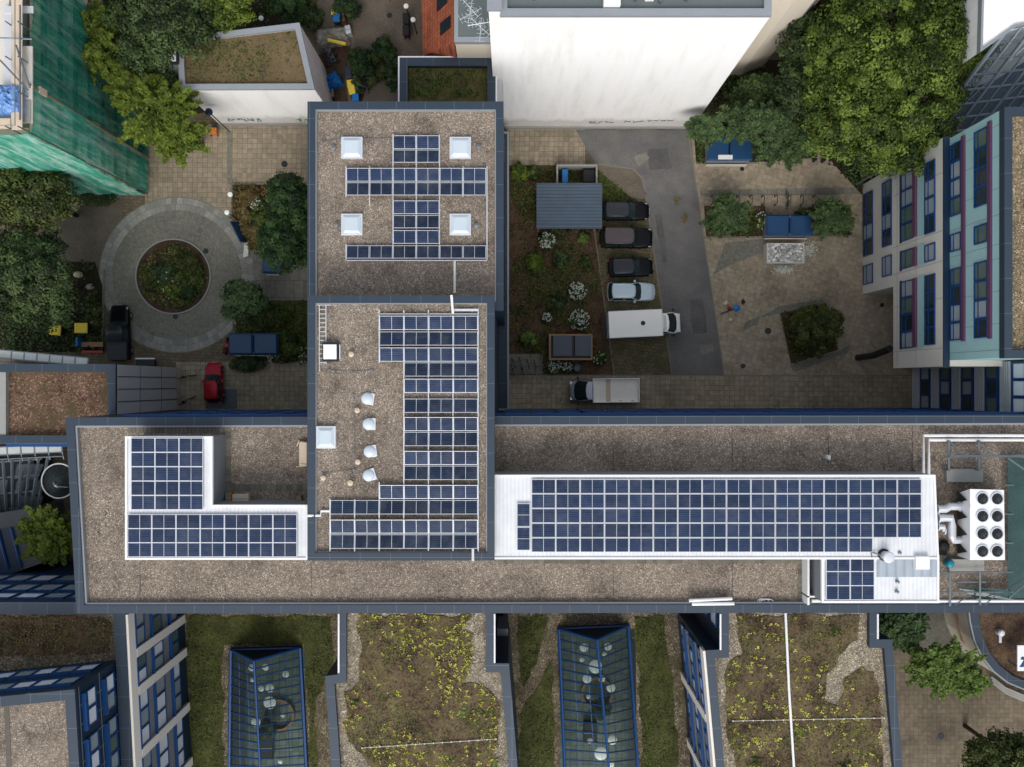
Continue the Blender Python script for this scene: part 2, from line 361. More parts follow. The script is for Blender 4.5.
def empty(name, loc, label, cat, group=None, rz=0):
    o = bpy.data.objects.new(name, None); COL.objects.link(o); o.location = loc; o.rotation_euler = (0, 0, rz)
    o.empty_display_size = .3
    return tag(o, label, cat, group)
def kids(o): return [c for c in bpy.data.objects if c.parent == o]
def copy_tree(o, parent=None, ch=None):
    c = o.copy(); COL.objects.link(c)
    if parent is not None: c.parent = parent
    for k in kids(o): copy_tree(k, c)
    return c
def offset(poly, d):
    """inward offset (positive d) of a polygon"""
    a = sum(poly[i][0]*poly[(i+1) % len(poly)][1]-poly[(i+1) % len(poly)][0]*poly[i][1] for i in range(len(poly)))
    sgn = 1 if a > 0 else -1; n = len(poly); out = []
    for i in range(n):
        p0, p1, p2 = Vector(poly[i-1]), Vector(poly[i]), Vector(poly[(i+1) % n])
        d1 = (p1-p0).normalized(); d2 = (p2-p1).normalized()
        n1 = Vector((-d1.y, d1.x))*sgn; n2 = Vector((-d2.y, d2.x))*sgn
        m = n1+n2; l = m.dot(n1)
        q = p1 + m*(d/l) if abs(l) > 1e-6 else p1+n1*d
        out.append((q.x, q.y))
    return out
def wobble(poly, amp, step=.6, seed=1):
    rr = random.Random(seed); out = []; n = len(poly); ph = [rr.uniform(0, 6.3) for _ in range(6)]
    for i in range(n):
        a = Vector(poly[i]); b = Vector(poly[(i+1) % n]); L = (b-a).length; k = max(1, int(L/step)); d = (b-a)/max(L, 1e-6); nn = Vector((-d.y, d.x))
        for j in range(k):
            p = a + (b-a)*(j/k); s = p.x*1.3+p.y*1.1
            w = (math.sin(s*1.1+ph[0])+.6*math.sin(s*2.7+ph[1])+.5*rr.uniform(-1, 1))*amp*.5
            out.append((p.x+nn.x*w, p.y+nn.y*w))
    return out
def struct(name, poly, z, mat, th=.004, z0=None):
    o = MB().prism(poly, (z-th*3 if z0 is None else z0), z).build(name, mat); tag(o, kind='structure'); return o
def inpoly(x, y, poly):
    c = False; n = len(poly); j = n-1
    for i in range(n):
        if (poly[i][1] > y) != (poly[j][1] > y) and x < (poly[j][0]-poly[i][0])*(y-poly[i][1])/(poly[j][1]-poly[i][1])+poly[i][0]: c = not c
        j = i
    return c

# ---------------------------------------------------------------- foliage
def leaves_mesh(name, C, Nn, L, W, tint, mat, parent=None, local=False):
    C = np.asarray(C, 'f'); n = len(C)
    Nn = Nn/np.linalg.norm(Nn, axis=1, keepdims=True)
    r = RNG.normal(size=(n, 3)); t = r-(r*Nn).sum(1, keepdims=True)*Nn; t /= np.linalg.norm(t, axis=1, keepdims=True); b = np.cross(Nn, t)
    L = np.broadcast_to(np.asarray(L), (n,))[:, None]*RNG.uniform(.7, 1.3, (n, 1)); W = np.broadcast_to(np.asarray(W), (n,))[:, None]*RNG.uniform(.7, 1.3, (n, 1))
    V = np.stack([C-t*L, C+b*W-t*L*.1-Nn*W*.3, C+t*L, C-b*W-t*L*.1-Nn*W*.3], 1).reshape(-1, 3)
    me = bpy.data.meshes.new(name); me.vertices.add(4*n); me.vertices.foreach_set('co', V.ravel())
    me.loops.add(4*n); me.loops.foreach_set('vertex_index', np.arange(4*n)); me.polygons.add(n)
    me.polygons.foreach_set('loop_start', np.arange(0, 4*n, 4)); me.polygons.foreach_set('loop_total', np.full(n, 4))
    me.update(calc_edges=True)
    ca = me.color_attributes.new('tint', 'FLOAT_COLOR', 'POINT'); tt = np.clip(np.repeat(np.asarray(tint), 4), 0, 1)
    ca.data.foreach_set('color', np.repeat(tt.astype('f')[:, None], 4, 1).ravel())
    me.materials.append(M[mat]); me.validate()
    o = bpy.data.objects.new(name, me); COL.objects.link(o)
    if parent is not None: o.parent = parent
    return o
def crown_points(blobs, nclump, per, rc, low=-.25, up=.5):
    per = int(per*1.5); nclump = int(nclump)
    vol = np.array([(b[3]*b[4]*b[5])**.67 for b in blobs]); vol /= vol.sum(); C = []; Nn = []; T = []
    for _ in range(nclump):
        b = blobs[RNG.choice(len(blobs), p=vol)]
        d = RNG.normal(size=3); d /= np.linalg.norm(d)
        if d[2] < low: d[2] = -d[2]
        rr = RNG.uniform(.3, 1.06)**.6; c = np.array(b[:3])+d*np.array(b[3:6])*rr
        k = int(per*RNG.uniform(.5, 1.4)); q = RNG.normal(size=(k, 3)); q /= np.linalg.norm(q, axis=1, keepdims=True); q[:, 2] = np.abs(q[:, 2])*.75-.15
        r_ = rc*RNG.uniform(.6, 1.35)
        C.append(c+q*r_*RNG.uniform(.5, 1, (k, 1))); Nn.append(q+np.array([0, 0, up])+d*.4+RNG.normal(size=(k, 3))*.35)
        T.append(np.clip(RNG.uniform(0, .85)+RNG.normal(size=k)*.2, 0, 1))
    return np.concatenate(C), np.concatenate(Nn), np.concatenate(T)
def tree(name, px, py, zc, blobs, mat, label, cat='tree', group=None, nclump=260, per=60, rc=.8, leaf=(.17, .1), trunk_r=.22, style='clump', base_z=0, low=-.25, shift=(0, 0)):
    """blobs: (dx, dy, dz, rx, ry, rz) in metres about the crown centre, which stands at height zc"""
    x, y = P(px, py, zc); rt = empty(name, (x+shift[0], y+shift[1], base_z), label, cat, group)
    H = zc-base_z
    bl = [(b[0]-shift[0], b[1]-shift[1], b[2]+H, b[3], b[4], b[5]) for b in blobs]
    tm = MB(); top = (0, 0, H*.55); tm.tube([(0, 0, -.05), (.04, .03, H*.3), top], trunk_r, 8, trunk_r*.7)
    for b in bl:
        for k in range(5 if style == 'clump' else 3):
            d = RNG.normal(size=3); d[2] = abs(d[2])*.5; d /= np.linalg.norm(d)
            e = (b[0]+d[0]*b[3]*.8, b[1]+d[1]*b[4]*.8, b[2]+d[2]*b[5]*.7)
            mid = (e[0]*.45, e[1]*.45, H*.55+(e[2]-H*.55)*.6)
            tm.tube([top, mid, e], trunk_r*.45, 5, trunk_r*.1)
    if style == 'clump':
        C, Nn, T = crown_points(bl, nclump, per, rc, low)
        leaves_mesh('crown', C, Nn, leaf[0]*.8, leaf[1]*.8, T, mat, rt)
    else:   # long leafy branches that reach outwards like fingers
        C = []; Nn = []; T = []
        for b in bl:
            nb = int(nclump/len(bl))
            for k in range(nb):
                a = RNG.uniform(0, 2*math.pi); el = RNG.uniform(-.15, 1.2); rr = RNG.uniform(.7, 1.1)
                d = np.array([math.cos(a)*math.cos(el)*b[3], math.sin(a)*math.cos(el)*b[4], math.sin(el)*b[5]])*rr
                c0 = np.array(b[:3])+np.array([0, 0, -b[5]*.2]); tone = RNG.uniform(.15, .85)
                n_ = per; s = RNG.uniform(.35, 1, n_)**.8; wdt = (rc*(1.05-s)*1.2+.12)
                droop = np.zeros((n_, 3)); droop[:, 2] = -(s**2)*.35*b[5]*.4
                pts = c0+d[None]*s[:, None]+droop+RNG.normal(size=(n_, 3))*wdt[:, None]*np.array([.45, .45, .22])
                C.append(pts); Nn.append(np.array([0, 0, 1.])+RNG.normal(size=(n_, 3))*.45); T.append(np.clip(tone*.7+s*.3+RNG.normal(size=n_)*.12, 0, 1))
                if k % 4 == 0: tm.tube([top, tuple(c0+d*.4), tuple(c0+d*.9+np.array([0, 0, -.1*b[5]]))], trunk_r*.25, 4, .02)
        C = np.concatenate(C); leaves_mesh('crown', C, np.concatenate(Nn), leaf[0], leaf[1], np.concatenate(T), mat, rt)
    tm.build('trunk', 'bark', rt, smooth=True, local=True)
    return rt
def shrub(px, py, r, h, mat, label, name='shrub', leaf=(.1, .06), n=40, per=40, flowers=0, group=None, base_z=0, ry=None, rc=None, cat='shrub'):
    x, y = P(px, py, base_z+h*.6); rt = empty(name, (x, y, base_z), label, cat, group)
    ry = ry or r; C, Nn, T = crown_points([(0, 0, h*.5, r*.85, ry*.85, h*.5), (r*.25, -ry*.2, h*.45, r*.6, ry*.6, h*.4)], n, per, rc or r*.32, -.1, .7)
    leaves_mesh('foliage', C, Nn, leaf[0], leaf[1], T, mat, rt)
    st = MB()
    for k in range(5):
        a = k*1.3; st.tube([(0, 0, -.02), (math.cos(a)*r*.3, math.sin(a)*r*.3, h*.5)], .03, 4, .012)
    st.build('stem', 'bark', rt, local=True)
    if flowers:
        k = flowers; a = RNG.uniform(0, 6.28, k); q = np.sqrt(RNG.uniform(0, 1, k))*.95
        hx = np.cos(a)*q*r; hy = np.sin(a)*q*ry; C = []
        m = 14
        for i in range(k):
            d = RNG.normal(size=(m, 3)); d /= np.linalg.norm(d, axis=1, keepdims=True); d[:, 2] = abs(d[:, 2])
            C.append(np.array([hx[i], hy[i], h*(1.02-.35*q[i]**2)+.05])+d*RNG.uniform(.03, .07))
        C = np.concatenate(C); leaves_mesh('blossom', C, RNG.normal(size=(len(C), 3))*.5+np.array([0, 0, 1]), .04, .035, RNG.uniform(0, 1, len(C)), 'petal', rt)
    return rt
def scatter(name, poly, z, n, mat, size, hgt, kind='stuff', clump=1, spread=.2, seed=0, dens=None):
    """ground cover: leaf-size faces over a polygon"""
    xs = [p[0] for p in poly]; ys = [p[1] for p in poly]; C = []; T = []
    rr = random.Random(seed+5)
    tries = 0
    while len(C) < n and tries < n*8:
        tries += 1
        x = rr.uniform(min(xs), max(xs)); y = rr.uniform(min(ys), max(ys))
        if not inpoly(x, y, poly): continue
        if dens is not None and rr.random() > dens(x, y): continue
        tone = rr.random(); h = hgt*rr.uniform(.3, 1)
        for k in range(clump):
            C.append((x+rr.gauss(0, spread), y+rr.gauss(0, spread), z+h*rr.uniform(.2, 1))); T.append(min(1, max(0, tone+rr.gauss(0, .15))))
    C = np.array(C); Nn = RNG.normal(size=C.shape)*.5+np.array([0, 0, 1.])
    o = leaves_mesh(name, C, Nn, size, size*.6, T, mat)
    tag(o, kind=kind); return o
def patchy(s, thr, seed):
    ph = [random.Random(seed+i).uniform(0, 6) for i in range(4)]
    def f(x, y):
        v = math.sin(x*s+ph[0])+math.sin(y*s*1.3+ph[1])+.8*math.sin((x+y)*s*1.9+ph[2])+.6*math.sin((x-y)*s*2.7+ph[3])
        return max(.12, min(1, .5+(v-thr)*.6))
    return f
# ================================================================ SETTING: ground
g = MB(); g.box(-400, -400, -.5, 400, 400, 0); tag(g.build('ground', 'ground'), kind='structure')
L1, L2, L3, L4 = .004, .008, .012, .016
struct('courtyard_paving', prect(145, 124, 308, 216), L1, 'tan')
struct('lower_drive_paving', prect(176, 362, 309, 412), L1, 'tan')
struct('drive_paving', prect(498, 375, 913, 412), L1, 'tan')
struct('entrance_paving', prect(508, 128, 585, 165), L1, 'tan')
struct('plaza_paving', PP([(690, 131), (862, 131), (915, 200), (915, 375), (722, 375), (697, 190)]), L1, 'tan2')
struct('grey_slab_paving', prect(247, 250, 308, 300), L2, 'slabs')
struct('west_asphalt_path', PP([(40, 205), (62, 205), (122, 190), (122, 255), (95, 262), (40, 258)]), L1, 'asphalt_old')
struct('asphalt_drive', PP([(576, 130), (688, 130), (697, 190), (724, 374.5), (672, 374.5), (645, 190), (634, 170), (596, 165)]), L2, 'asphalt')
struct('worn_asphalt_corner', PP([(592, 166), (634, 170), (641, 179), (645, 192), (640, 205), (600, 172)]), L3, 'asphalt_old')
struct('parking_strip', PP([(598, 200), (642, 196), (672, 374.5), (614, 374.5), (594, 230)]), L1, 'parking')
struct('grass_verge', PP([(598, 170), (640, 203), (644, 212), (598, 212)]), L2, 'grassbed')
struct('central_planting_bed', PP([(508, 166), (598, 166), (598, 228), (594, 230), (613, 374), (508, 374)]), .05, 'soil', z0=0)
struct('bike_stand_gravel', prect(508, 354, 543, 374), .056, 'slabs')
M['kerbstone'] = plain('kerb_stone', S(126,120,110), .9, 0, .2, 1)
def kerb(pts, w=.1, h=.1, mat='kerbstone'):
    m = MB(); pts = PP(pts)
    for a, b in zip(pts[:-1], pts[1:]):
        A = Vector(a); B = Vector(b); d = (B-A).normalized(); nn = Vector((-d.y, d.x))*w/2
        m.prism([tuple(A+nn), tuple(A-nn), tuple(B-nn), tuple(B+nn)], 0, h)
    o = m.build('kerb', mat); tag(o, kind='structure'); return o
kerb([(594, 229), (614, 374)]); kerb([(645, 192), (672, 374)], .1, .03); kerb([(598, 164), (633, 169), (642, 178), (646, 195)], .12, .03)
kerb([(498, 375.5), (912, 375.5)], .1, .02); kerb([(688, 131), (697, 190), (724, 374)], .1, .025); kerb([(704, 237.5), (856, 236)], .15, .12)
kerb([(696, 163), (756, 163)], .15, .12); kerb([(232, 184), (268, 184)], .15, .12); kerb([(232, 184), (232, 215)], .15, .12); kerb([(244, 251), (268, 251)], .15, .12)
kerb([(230, 131), (230, 184)], .45, .012, 'cobble_grey'); kerb([(104, 270), (103, 340), (103, 348)], .15, .12); kerb([(75, 207), (122, 196)], .15, .12)
kerb([(231, 362), (308, 362)], .15, .12); kerb([(233, 303), (233, 330)], .15, .12)
struct('sett_band', PP([(725, 243), (768, 238), (768, 250), (728, 266), (712, 276), (716, 268)]), L3, 'cobble_grey')
struct('sett_band', PP([(758, 318), (780, 306), (822, 299), (826, 303), (782, 313)]), L3, 'cobble_grey')
struct('sett_band', PP([(789, 366), (838, 351), (850, 345), (849, 352), (795, 372)]), L3, 'cobble_grey')
struct('sett_band', PP([(745, 322), (760, 316), (758, 323), (742, 332)]), L3, 'cobble_grey')
struct('sett_band', PP([(700, 190), (860, 187), (860, 194), (701, 197)]), L2, 'slabs')
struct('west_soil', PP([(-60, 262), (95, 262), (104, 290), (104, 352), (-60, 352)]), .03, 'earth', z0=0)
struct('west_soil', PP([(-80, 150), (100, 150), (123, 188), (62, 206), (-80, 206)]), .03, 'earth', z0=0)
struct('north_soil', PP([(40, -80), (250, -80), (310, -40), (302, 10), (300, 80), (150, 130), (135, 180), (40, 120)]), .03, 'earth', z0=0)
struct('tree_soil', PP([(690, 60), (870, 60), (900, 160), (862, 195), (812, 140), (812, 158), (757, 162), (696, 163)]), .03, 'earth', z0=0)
struct('back_yard_paving', PP([(306, -60), (430, -60), (430, 60), (404, 62), (404, 110), (310, 110)]), .02, 'asphalt_old')
struct('back_yard_soil', PP([(318, 55), (352, 40), (345, 80), (350, 110), (316, 110)]), .026, 'soil_red')
bedA = PP([(232, 185), (308, 185), (308, 252), (250, 251), (233, 216)]); struct('west_flower_bed', bedA, .06, 'soil_red', z0=0)
bedB = PP([(236, 301), (308, 301), (308, 361), (236, 361)]); struct('west_lower_bed', bedB, .06, 'grassbed', z0=0)
bedC = PP([(704, 206), (765, 206), (765, 236), (706, 237)]); struct('plaza_bed', bedC, .06, 'soil', z0=0)
bedD = PP([(780, 313), (826, 303), (838, 350), (791, 364)]); struct('diamond_bed', bedD, .06, 'soil', z0=0)
bedE = PP([(812, 206), (850, 206), (850, 236), (814, 236)]); struct('plaza_bed', bedE, .06, 'soil', z0=0)
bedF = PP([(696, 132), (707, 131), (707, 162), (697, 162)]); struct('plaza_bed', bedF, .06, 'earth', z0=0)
struct('south_plaza_paving', PP([(880, 600), (1150, 600), (1150, 900), (880, 900)]), L1, 'southpave_shaded')
struct('south_sett_path', PP([(918, 600), (975, 600), (985, 665), (940, 672), (920, 650)]), L2, 'cobble_grey')
# roundabout: two rings of slabs, a circle of setts, a planted middle
cx, cy = P(177, 275)
def slabring(name, r0, r1, n, z, ph=0, mat='setts'):
    m = MB()
    for k in range(n):
        a0 = 2*math.pi*(k+.03)/n+ph; a1 = 2*math.pi*(k+.97)/n+ph; q = [(cx+r*math.cos(a), cy+r*math.sin(a)) for r, a in ((r0, a0), (r1, a0), (r1, (a0+a1)/2), (r1, a1), (r0, a1), (r0, (a0+a1)/2))]
        m.prism(q, z-.01, z, random.random())
    tag(m.build(name, mat), kind='structure')
circ = lambda r, n=64, x=cx, y=cy: [(x+r*math.cos(2*math.pi*k/n), y+r*math.sin(2*math.pi*k/n)) for k in range(n)]
struct('roundabout_base', circ(7.25, 96), .012, 'cobble_grey', z0=0)
slabring('roundabout_slab_ring', 6.62, 7.18, 84, .022); slabring('roundabout_slab_ring', 6.02, 6.58, 84, .022, .02)
gx, gy = P(173.5, 276.5)
m = MB(); m.ring(circ(3.52, 64, gx, gy), circ(3.40, 64, gx, gy), 0, .14); tag(m.build('garden_kerb', 'concrete'), kind='structure')
struct('round_garden_bed', circ(3.40, 64, gx, gy), .07, 'soil_red', z0=0)

# ================================================================ buildings
def block(root, poly, z0, zr, zc, cw, wall, roof, cop='coping', wallname='wall'):
    b = MB().prism(poly, z0, zr-.06)
    if cop and zc-.25 > zr: b.ring(poly, offset(poly, cw-.03), zr-.06, zc-.2)
    b = b.build(wallname, wall, root)
    if roof: MB().prism(offset(poly, .02 if not cop else cw*.6), zr-.2, zr).build('roof', roof, root)
    if cop:
        MB().ring(offset(poly, -.04), offset(poly, cw), zc-.26 if zc-.25 > zr else zr-.3, zc).build('coping', cop, root)
    return b
def seams(root, poly, cw, z, step=3.0, mat='coping_pale'):
    pass
class Facade:
    """a wall plane through p0->p1 (seen from its right-hand side normal nrm): windows are placed by distance along it and height"""
    def __init__(s, p0, p1, nrm, root):
        s.p = Vector((*p0, 0)); s.u = (Vector((*p1, 0))-s.p).normalized(); s.n = Vector((*nrm, 0)).normalized(); s.root = root; s.L = (Vector((*p1, 0))-s.p).length
    def bx(s, m, a0, a1, z0, z1, d0, d1):
        q = lambda a, d, z: tuple(s.p+s.u*a+s.n*d+Vector((0, 0, z)))
        b = [q(a0, d0, z0), q(a1, d0, z0), q(a1, d1, z0), q(a0, d1, z0)]; t = [q(a0, d0, z1), q(a1, d0, z1), q(a1, d1, z1), q(a0, d1, z1)]
        if s.u.cross(s.n).z < 0: b = b[::-1]; t = t[::-1]
        m.hexa(b, t); return m
    def panel(s, name, mat, a0, a1, z0, z1, d0, d1): return s.bx(MB(), a0, a1, z0, z1, d0, d1).build(name, mat, s.root)
    def window(s, a0, a1, z0, z1, frame='blueframe', pane='panegrey', fw=.09, bar=None, out=.02, hbar=None, dp=.09):
        m = MB(); s.bx(m, a0, a1, z0, z0+fw, out, out+dp); s.bx(m, a0, a1, z1-fw, z1, out, out+dp)
        s.bx(m, a0, a0+fw, z0+fw, z1-fw, out, out+dp); s.bx(m, a1-fw, a1, z0+fw, z1-fw, out, out+dp)
        if hbar: s.bx(m, a0+fw, a1-fw, z0+(z1-z0)*hbar-.035, z0+(z1-z0)*hbar+.035, out, out+dp*.8)
        f = m.build('window', frame, s.root)
        s.bx(MB(), a0+fw, a1-fw, z0+fw, z1-fw, out*.5, out+.025).build('pane', pane, f); return f
def pick(): return random.choice(['panegrey', 'panegrey', 'panedark', 'panegreen', 'panedark'])
def pick2(): return random.choice(['panegrey', 'panegrey', 'panelight', 'panelight', 'panegreen'])

# --- long main building
K = lambda pts, z: PP(pts, z)
main = empty('office_building', (*P(500, 510, 18), 0), 'long flat-roofed office building with brown gravel roof and slate coping crossing the whole picture', 'building')
pm = K([(66, 418), (1130, 415), (1130, 612), (77, 613)], 18.2)
block(main, pm, 0, 17.75, 18.2, .55, 'navy', 'gravel'); seams(main, pm, .55, 18.2, 3.1)
ip = offset(pm, .55); m = MB(); m.ring(ip, offset(pm, .68), 17.7, 18.08); m.build('inner_flashing', 'coping_pale', main)
fa = Facade(pm[0], pm[1], (0, 1), main)
fa.panel('blue_ledge', 'blueframe', 3.5, 78, 16.9, 17.15, .0, .22)
for k in range(33):
    a = 3.8+k*2.1
    if P(308, 0, 18)[0]-pm[0][0]-1 < a < P(494, 0, 18)[0]-pm[0][0]: continue
    for z0 in (1.0, 4.6, 8.2, 11.8): 
        if z0 in (4.6, 11.8, 8.2): fa.window(a, a+1.9, z0, z0+2.1, pane=pick())
# roof joints (expansion lines) on the gravel
for px in (140, 311, 613, 732, 828, 912):
    for (y0, y1) in ((424, 474), (562, 601)):
        if px in (311,) and y0 == 424: continue
        if px in (140,) and y0 == 424: continue
        a = P(px, y0, 17.75); b = P(px, y1, 17.75)
        MB().tube([(a[0], a[1], 17.755), (a[0]+.02, (a[1]+b[1])/2, 17.757), (b[0], b[1], 17.755)], .02, 4).build('expansion_joint', 'darkmetal', main)
# paving slab walkways on the gravel
def slabs(name, px0, py0, px1, py1, z, n, label, along='x', mat='concrete', gap=.03):
    a = P(px0, py1, z); b = P(px1, py0, z); m = MB()
    for k in range(n):
        if along == 'x':
            x0 = a[0]+(b[0]-a[0])*k/n; x1 = a[0]+(b[0]-a[0])*(k+1)/n-gap; m.prism(rect(x0, a[1], x1, b[1]), z-.02, z+.03+random.random()*.004, random.random())
        else:
            y0 = a[1]+(b[1]-a[1])*k/n; y1 = a[1]+(b[1]-a[1])*(k+1)/n-gap; m.prism(rect(a[0], y0, b[0], y1), z-.02, z+.03+random.random()*.004, random.random())
    o = m.build(name, mat, main); return o
M['slabtint'] = tintmat('mossy_roof_slabs', S(96,92,82), S(124,118,106))
slabs('slab_path', 128, 425, 216, 433, 17.75, 22, '', mat='slabtint')
slabs('slab_path', 223, 425, 231, 500, 17.75, 12, '', 'y', mat='slabtint')
slabs('slab_path', 214, 484, 308, 491, 17.75, 18, '', mat='slabtint')
slabs('slab_path', 498, 559.5, 806, 563.5, 17.75, 60, '', mat='slabtint')
slabs('slab_path', 798, 564, 806, 601, 17.75, 8, '', 'y', mat='slabtint')

# --- north block (A)
nb = empty('office_block', (*P(406, 200, 18.3), 0), 'north block with gravel roof carrying four white skylights and a cross of solar panels', 'building')
pa = K([(308, 102), (503, 102), (503, 310), (308, 310)], 18.3)
block(nb, pa, 0, 17.95, 18.3, .5, 'navy', 'gravel'); seams(nb, pa, .5, 18.3, 3)
ia = offset(pa, .5); MB().ring(ia, offset(pa, .58), 17.9, 18.2).build('inner_flashing', 'coping_pale', nb)
fe = Facade(pa[2], pa[1], (1, 0), nb)

# low plinth at the foot of the east side
lb = empty('low_annex', (*P(501, 300, 3), 0), 'narrow grey-blue low annex roof running along the east side of the tall blocks', 'building')
pl = K([(470, 132), (508.5, 132), (508.5, 410), (470, 410)], 3)
block(lb, pl, 0, 2.9, 3.0, .12, 'navy', 'coping', 'coping_pale')
# --- tower block (B)
tb = empty('tower_block', (*P(400, 430, 21), 0), 'taller square block with gravel roof, row of round domes and stepped solar array', 'building')
pb = K([(308, 296), (494, 296), (494, 560), (308, 560)], 21.1)
block(tb, pb, 0, 20.75, 21.1, .47, 'navy', 'gravel'); seams(tb, pb, .47, 21.1, 3)
MB().ring(offset(pb, .47), offset(pb, .53), 20.7, 20.95).build('inner_flashing', 'coping_pale', tb)
# --- west rooftop plant room (L-shaped, white)
wp = empty('rooftop_room', (*P(210, 500, 20.5), 17.75), 'white L-shaped rooftop room covered with solar panels at the west end', 'rooftop room')
pw = K([(126, 437), (212, 437), (212, 505.5), (307.5, 505.5), (307.5, 559), (126, 559)], 20.45)
MB().prism(pw, 17.7, 20.3).build('wall', 'wallgrey', wp); MB().prism(offset(pw, -.02), 20.3, 20.42).build('roof', 'whiteroof', wp)
MB().ring(offset(pw, -.05), offset(pw, .1), 20.25, 20.5).build('roof_edge', 'white', wp)
# --- east rooftop plant room
ep = empty('rooftop_room', (*P(715, 515, 20.5), 17.75), 'long white ribbed-metal rooftop room under the biggest solar array', 'rooftop room')
pe = K([(493, 475.5), (934.5, 475.5), (938, 558.5), (493, 558.5)], 20.45)
MB().prism(pe, 17.7, 20.3).build('wall', 'wallgrey', ep); MB().prism(offset(pe, -.02), 20.3, 20.42).build('roof', 'whiteroof', ep)
MB().ring(offset(pe, -.05), offset(pe, .09), 20.25, 20.5).build('roof_edge', 'white', ep)
pe2 = K([(822, 556), (938, 556), (938, 602), (822, 602)], 20.3)
MB().prism(pe2, 17.7, 20.2).build('side_wall', 'wallgrey', ep); MB().prism(offset(pe2, -.02), 20.2, 20.3).build('side_roof', 'whiteroof', ep)
MB().ring(offset(pe2, -.05), offset(pe2, .09), 20.15, 20.38).build('side_roof_edge', 'white', ep)
MB().prism(prect(877, 560, 937, 577, 20.35), 20.3, 20.36).build('roof_window', 'zinc', ep)
MB().prism(prect(915, 556, 929, 569, 20.6), 20.3, 20.75).build('roof_box', 'white', ep, bevel=.03)
m = MB(); m.prism(prect(807.5, 558, 809.5, 605, 18.9), 17.75, 18.9); m.prism(prect(807.5, 596, 822, 597.5, 18.9), 17.75, 18.9)
gr = m.build('glass_railing', 'white'); tag(gr, 'white edge rail with sloped grey sheet west of the small solar array', 'railing')
tag(MB().add([(*P(810, 559, 18), 18.0), (*P(821, 559, 20), 20.1), (*P(821, 596, 20), 20.1), (*P(810, 596, 18), 18.0)], [(0, 1, 2, 3)]).build('sloped_sheet', 'zinc'), 'sloped pale grey metal sheet against the small white rooftop room', 'metal sheet')

# --- small green-roofed block north of A
sg = empty('small_annex', (*P(447, 80, 12.5), 0), 'small annex with mossy green roof and navy coping north of the solar block', 'building')
ps = K([(400, 58), (495, 58), (495, 125), (400, 125)], 12.5)
block(sg, ps, 0, 11.9, 12.5, .6, 'navy', 'mossroof'); MB().ring(offset(ps, -.16), offset(ps, -.045), 12.1, 12.46).build('edge_trim', 'white', sg)
# --- big white firewall building
ww = empty('apartment_building', (*P(640, 20, 23), 0), 'tall apartment house turning a blank white windowless side wall to the courtyard', 'building')
x0, y0 = -.75, 23.8; X1 = 16.75
pwh = [(x0, y0), (X1, y0), (X1, y0+13), (x0, y0+13)]
block(ww, pwh, 0, 23.2, 23.5, .45, 'whitewall', 'flatroof', 'coping_pale'); 
for xx in (3.5, 7.5, 11.4, 15.2): pass
seams(ww, pwh, .45, 23.5, 4.1, 'darkmetal')
MB().box(x0, y0-.14, 0, X1, y0-.003, .45).build('plinth', 'concrete', ww)
MB().box(-1.5, y0+.12, 0, x0-.003, y0+12, 23.9).build('party_wall', 'whitewall', ww)
MB().box(-1.6, y0+.05, 23.9, x0+.1, y0+12, 24.05).build('party_wall_cap', 'coping_pale', ww)
m = MB(); m.box(5.9, y0+.55, 23.2, 7.0, y0+3, 23.75); m.build('roof_hatch', 'white', ww, bevel=.05)
m = MB(); m.box(8.6, y0+1.0, 23.2, 9.2, y0+3, 23.6); m.build('roof_hatch', 'white', ww, bevel=.05)
for vx, vy in ((1.4, 1.2), (8.0, 1.1), (9.6, .95), (11.3, 1.1)):
    MB().cyl(vx, y0+vy, 23.2, 23.6, .12, 12).build('vent_pipe', 'steel', ww)
# cream gable behind, with its windowed flank
cg = empty('apartment_building', (24, 36, 0), 'cream rendered apartment house wedge behind the white firewall at the top', 'building')
pcg = [(16.9, 28.6), (21.0, 28.5), (23.2, 29.4), (36, 43.5), (36, 52), (16.9, 52)]
block(cg, pcg, 0, 22.6, 22.9, .4, 'cream', 'flatroof', 'coping_pale')
fs = Facade((23.2, 29.4), (36, 43.5), (.74, -.67), cg)
fs.panel('grey_flank', 'wallgrey', 0.02, fs.L, 0, 22.3, .003, .06)
for k in range(4):
    for zf in (2, 5.5, 9, 12.5, 16, 19): fs.window(1.4+k*3.6, 3.0+k*3.6, zf, zf+1.7, 'wood', 'panedark', out=.07, dp=.12)
MB().box(18, 31, 22.5, 23.6, 34.2, 23.9).build('chimney', 'brick', cg)
# --- orange tiled roof house at the top
th = empty('tiled_house', (*P(455, 20, 15), 0), 'old house with orange tiled slope, two dormer windows and grey flat top', 'building')
zt = 15.5; A0 = P(455, 42, zt); A1 = P(500, 42, zt); base = [P(424, 56, 9), P(500, 44, zt)]
MB().prism([(A0[0], A0[1]), (A1[0]-.05, A1[1]), (A1[0]-.05, 42), (A0[0], 42)], 0, zt).build('wall', 'cream', th)
MB().prism([(A0[0]+.25, A0[1]+.35), (A1[0]-.3, A1[1]+.35), (A1[0]-.3, 41.8), (A0[0]+.25, 41.8)], zt, zt+.06).build('roof', 'flatroof', th)
MB().ring([(A0[0]-.05, A0[1]-.05), (A1[0]-.02, A1[1]-.05), (A1[0]-.02, 42), (A0[0]-.05, 42)], [(A0[0]+.25, A0[1]+.35), (A1[0]-.3, A1[1]+.35), (A1[0]-.3, 41.6), (A0[0]+.25, 41.6)], zt-.3, zt+.12).build('coping', 'coping_pale', th)
e0 = P(423, 56, 10.5); e1 = P(417, -12, 10.5)
tl = MB().hexa([(e0[0], e0[1], 0), (A0[0]-.06, A0[1], 0), (A0[0]-.06, 42, 0), (e1[0], 42, 0)], [(e0[0], e0[1], 10.5), (A0[0]-.06, A0[1], zt-.1), (A0[0]-.06, 42, zt-.1), (e1[0], 42, 10.5)])
tl.build('tiled_slope', 'brick', th)
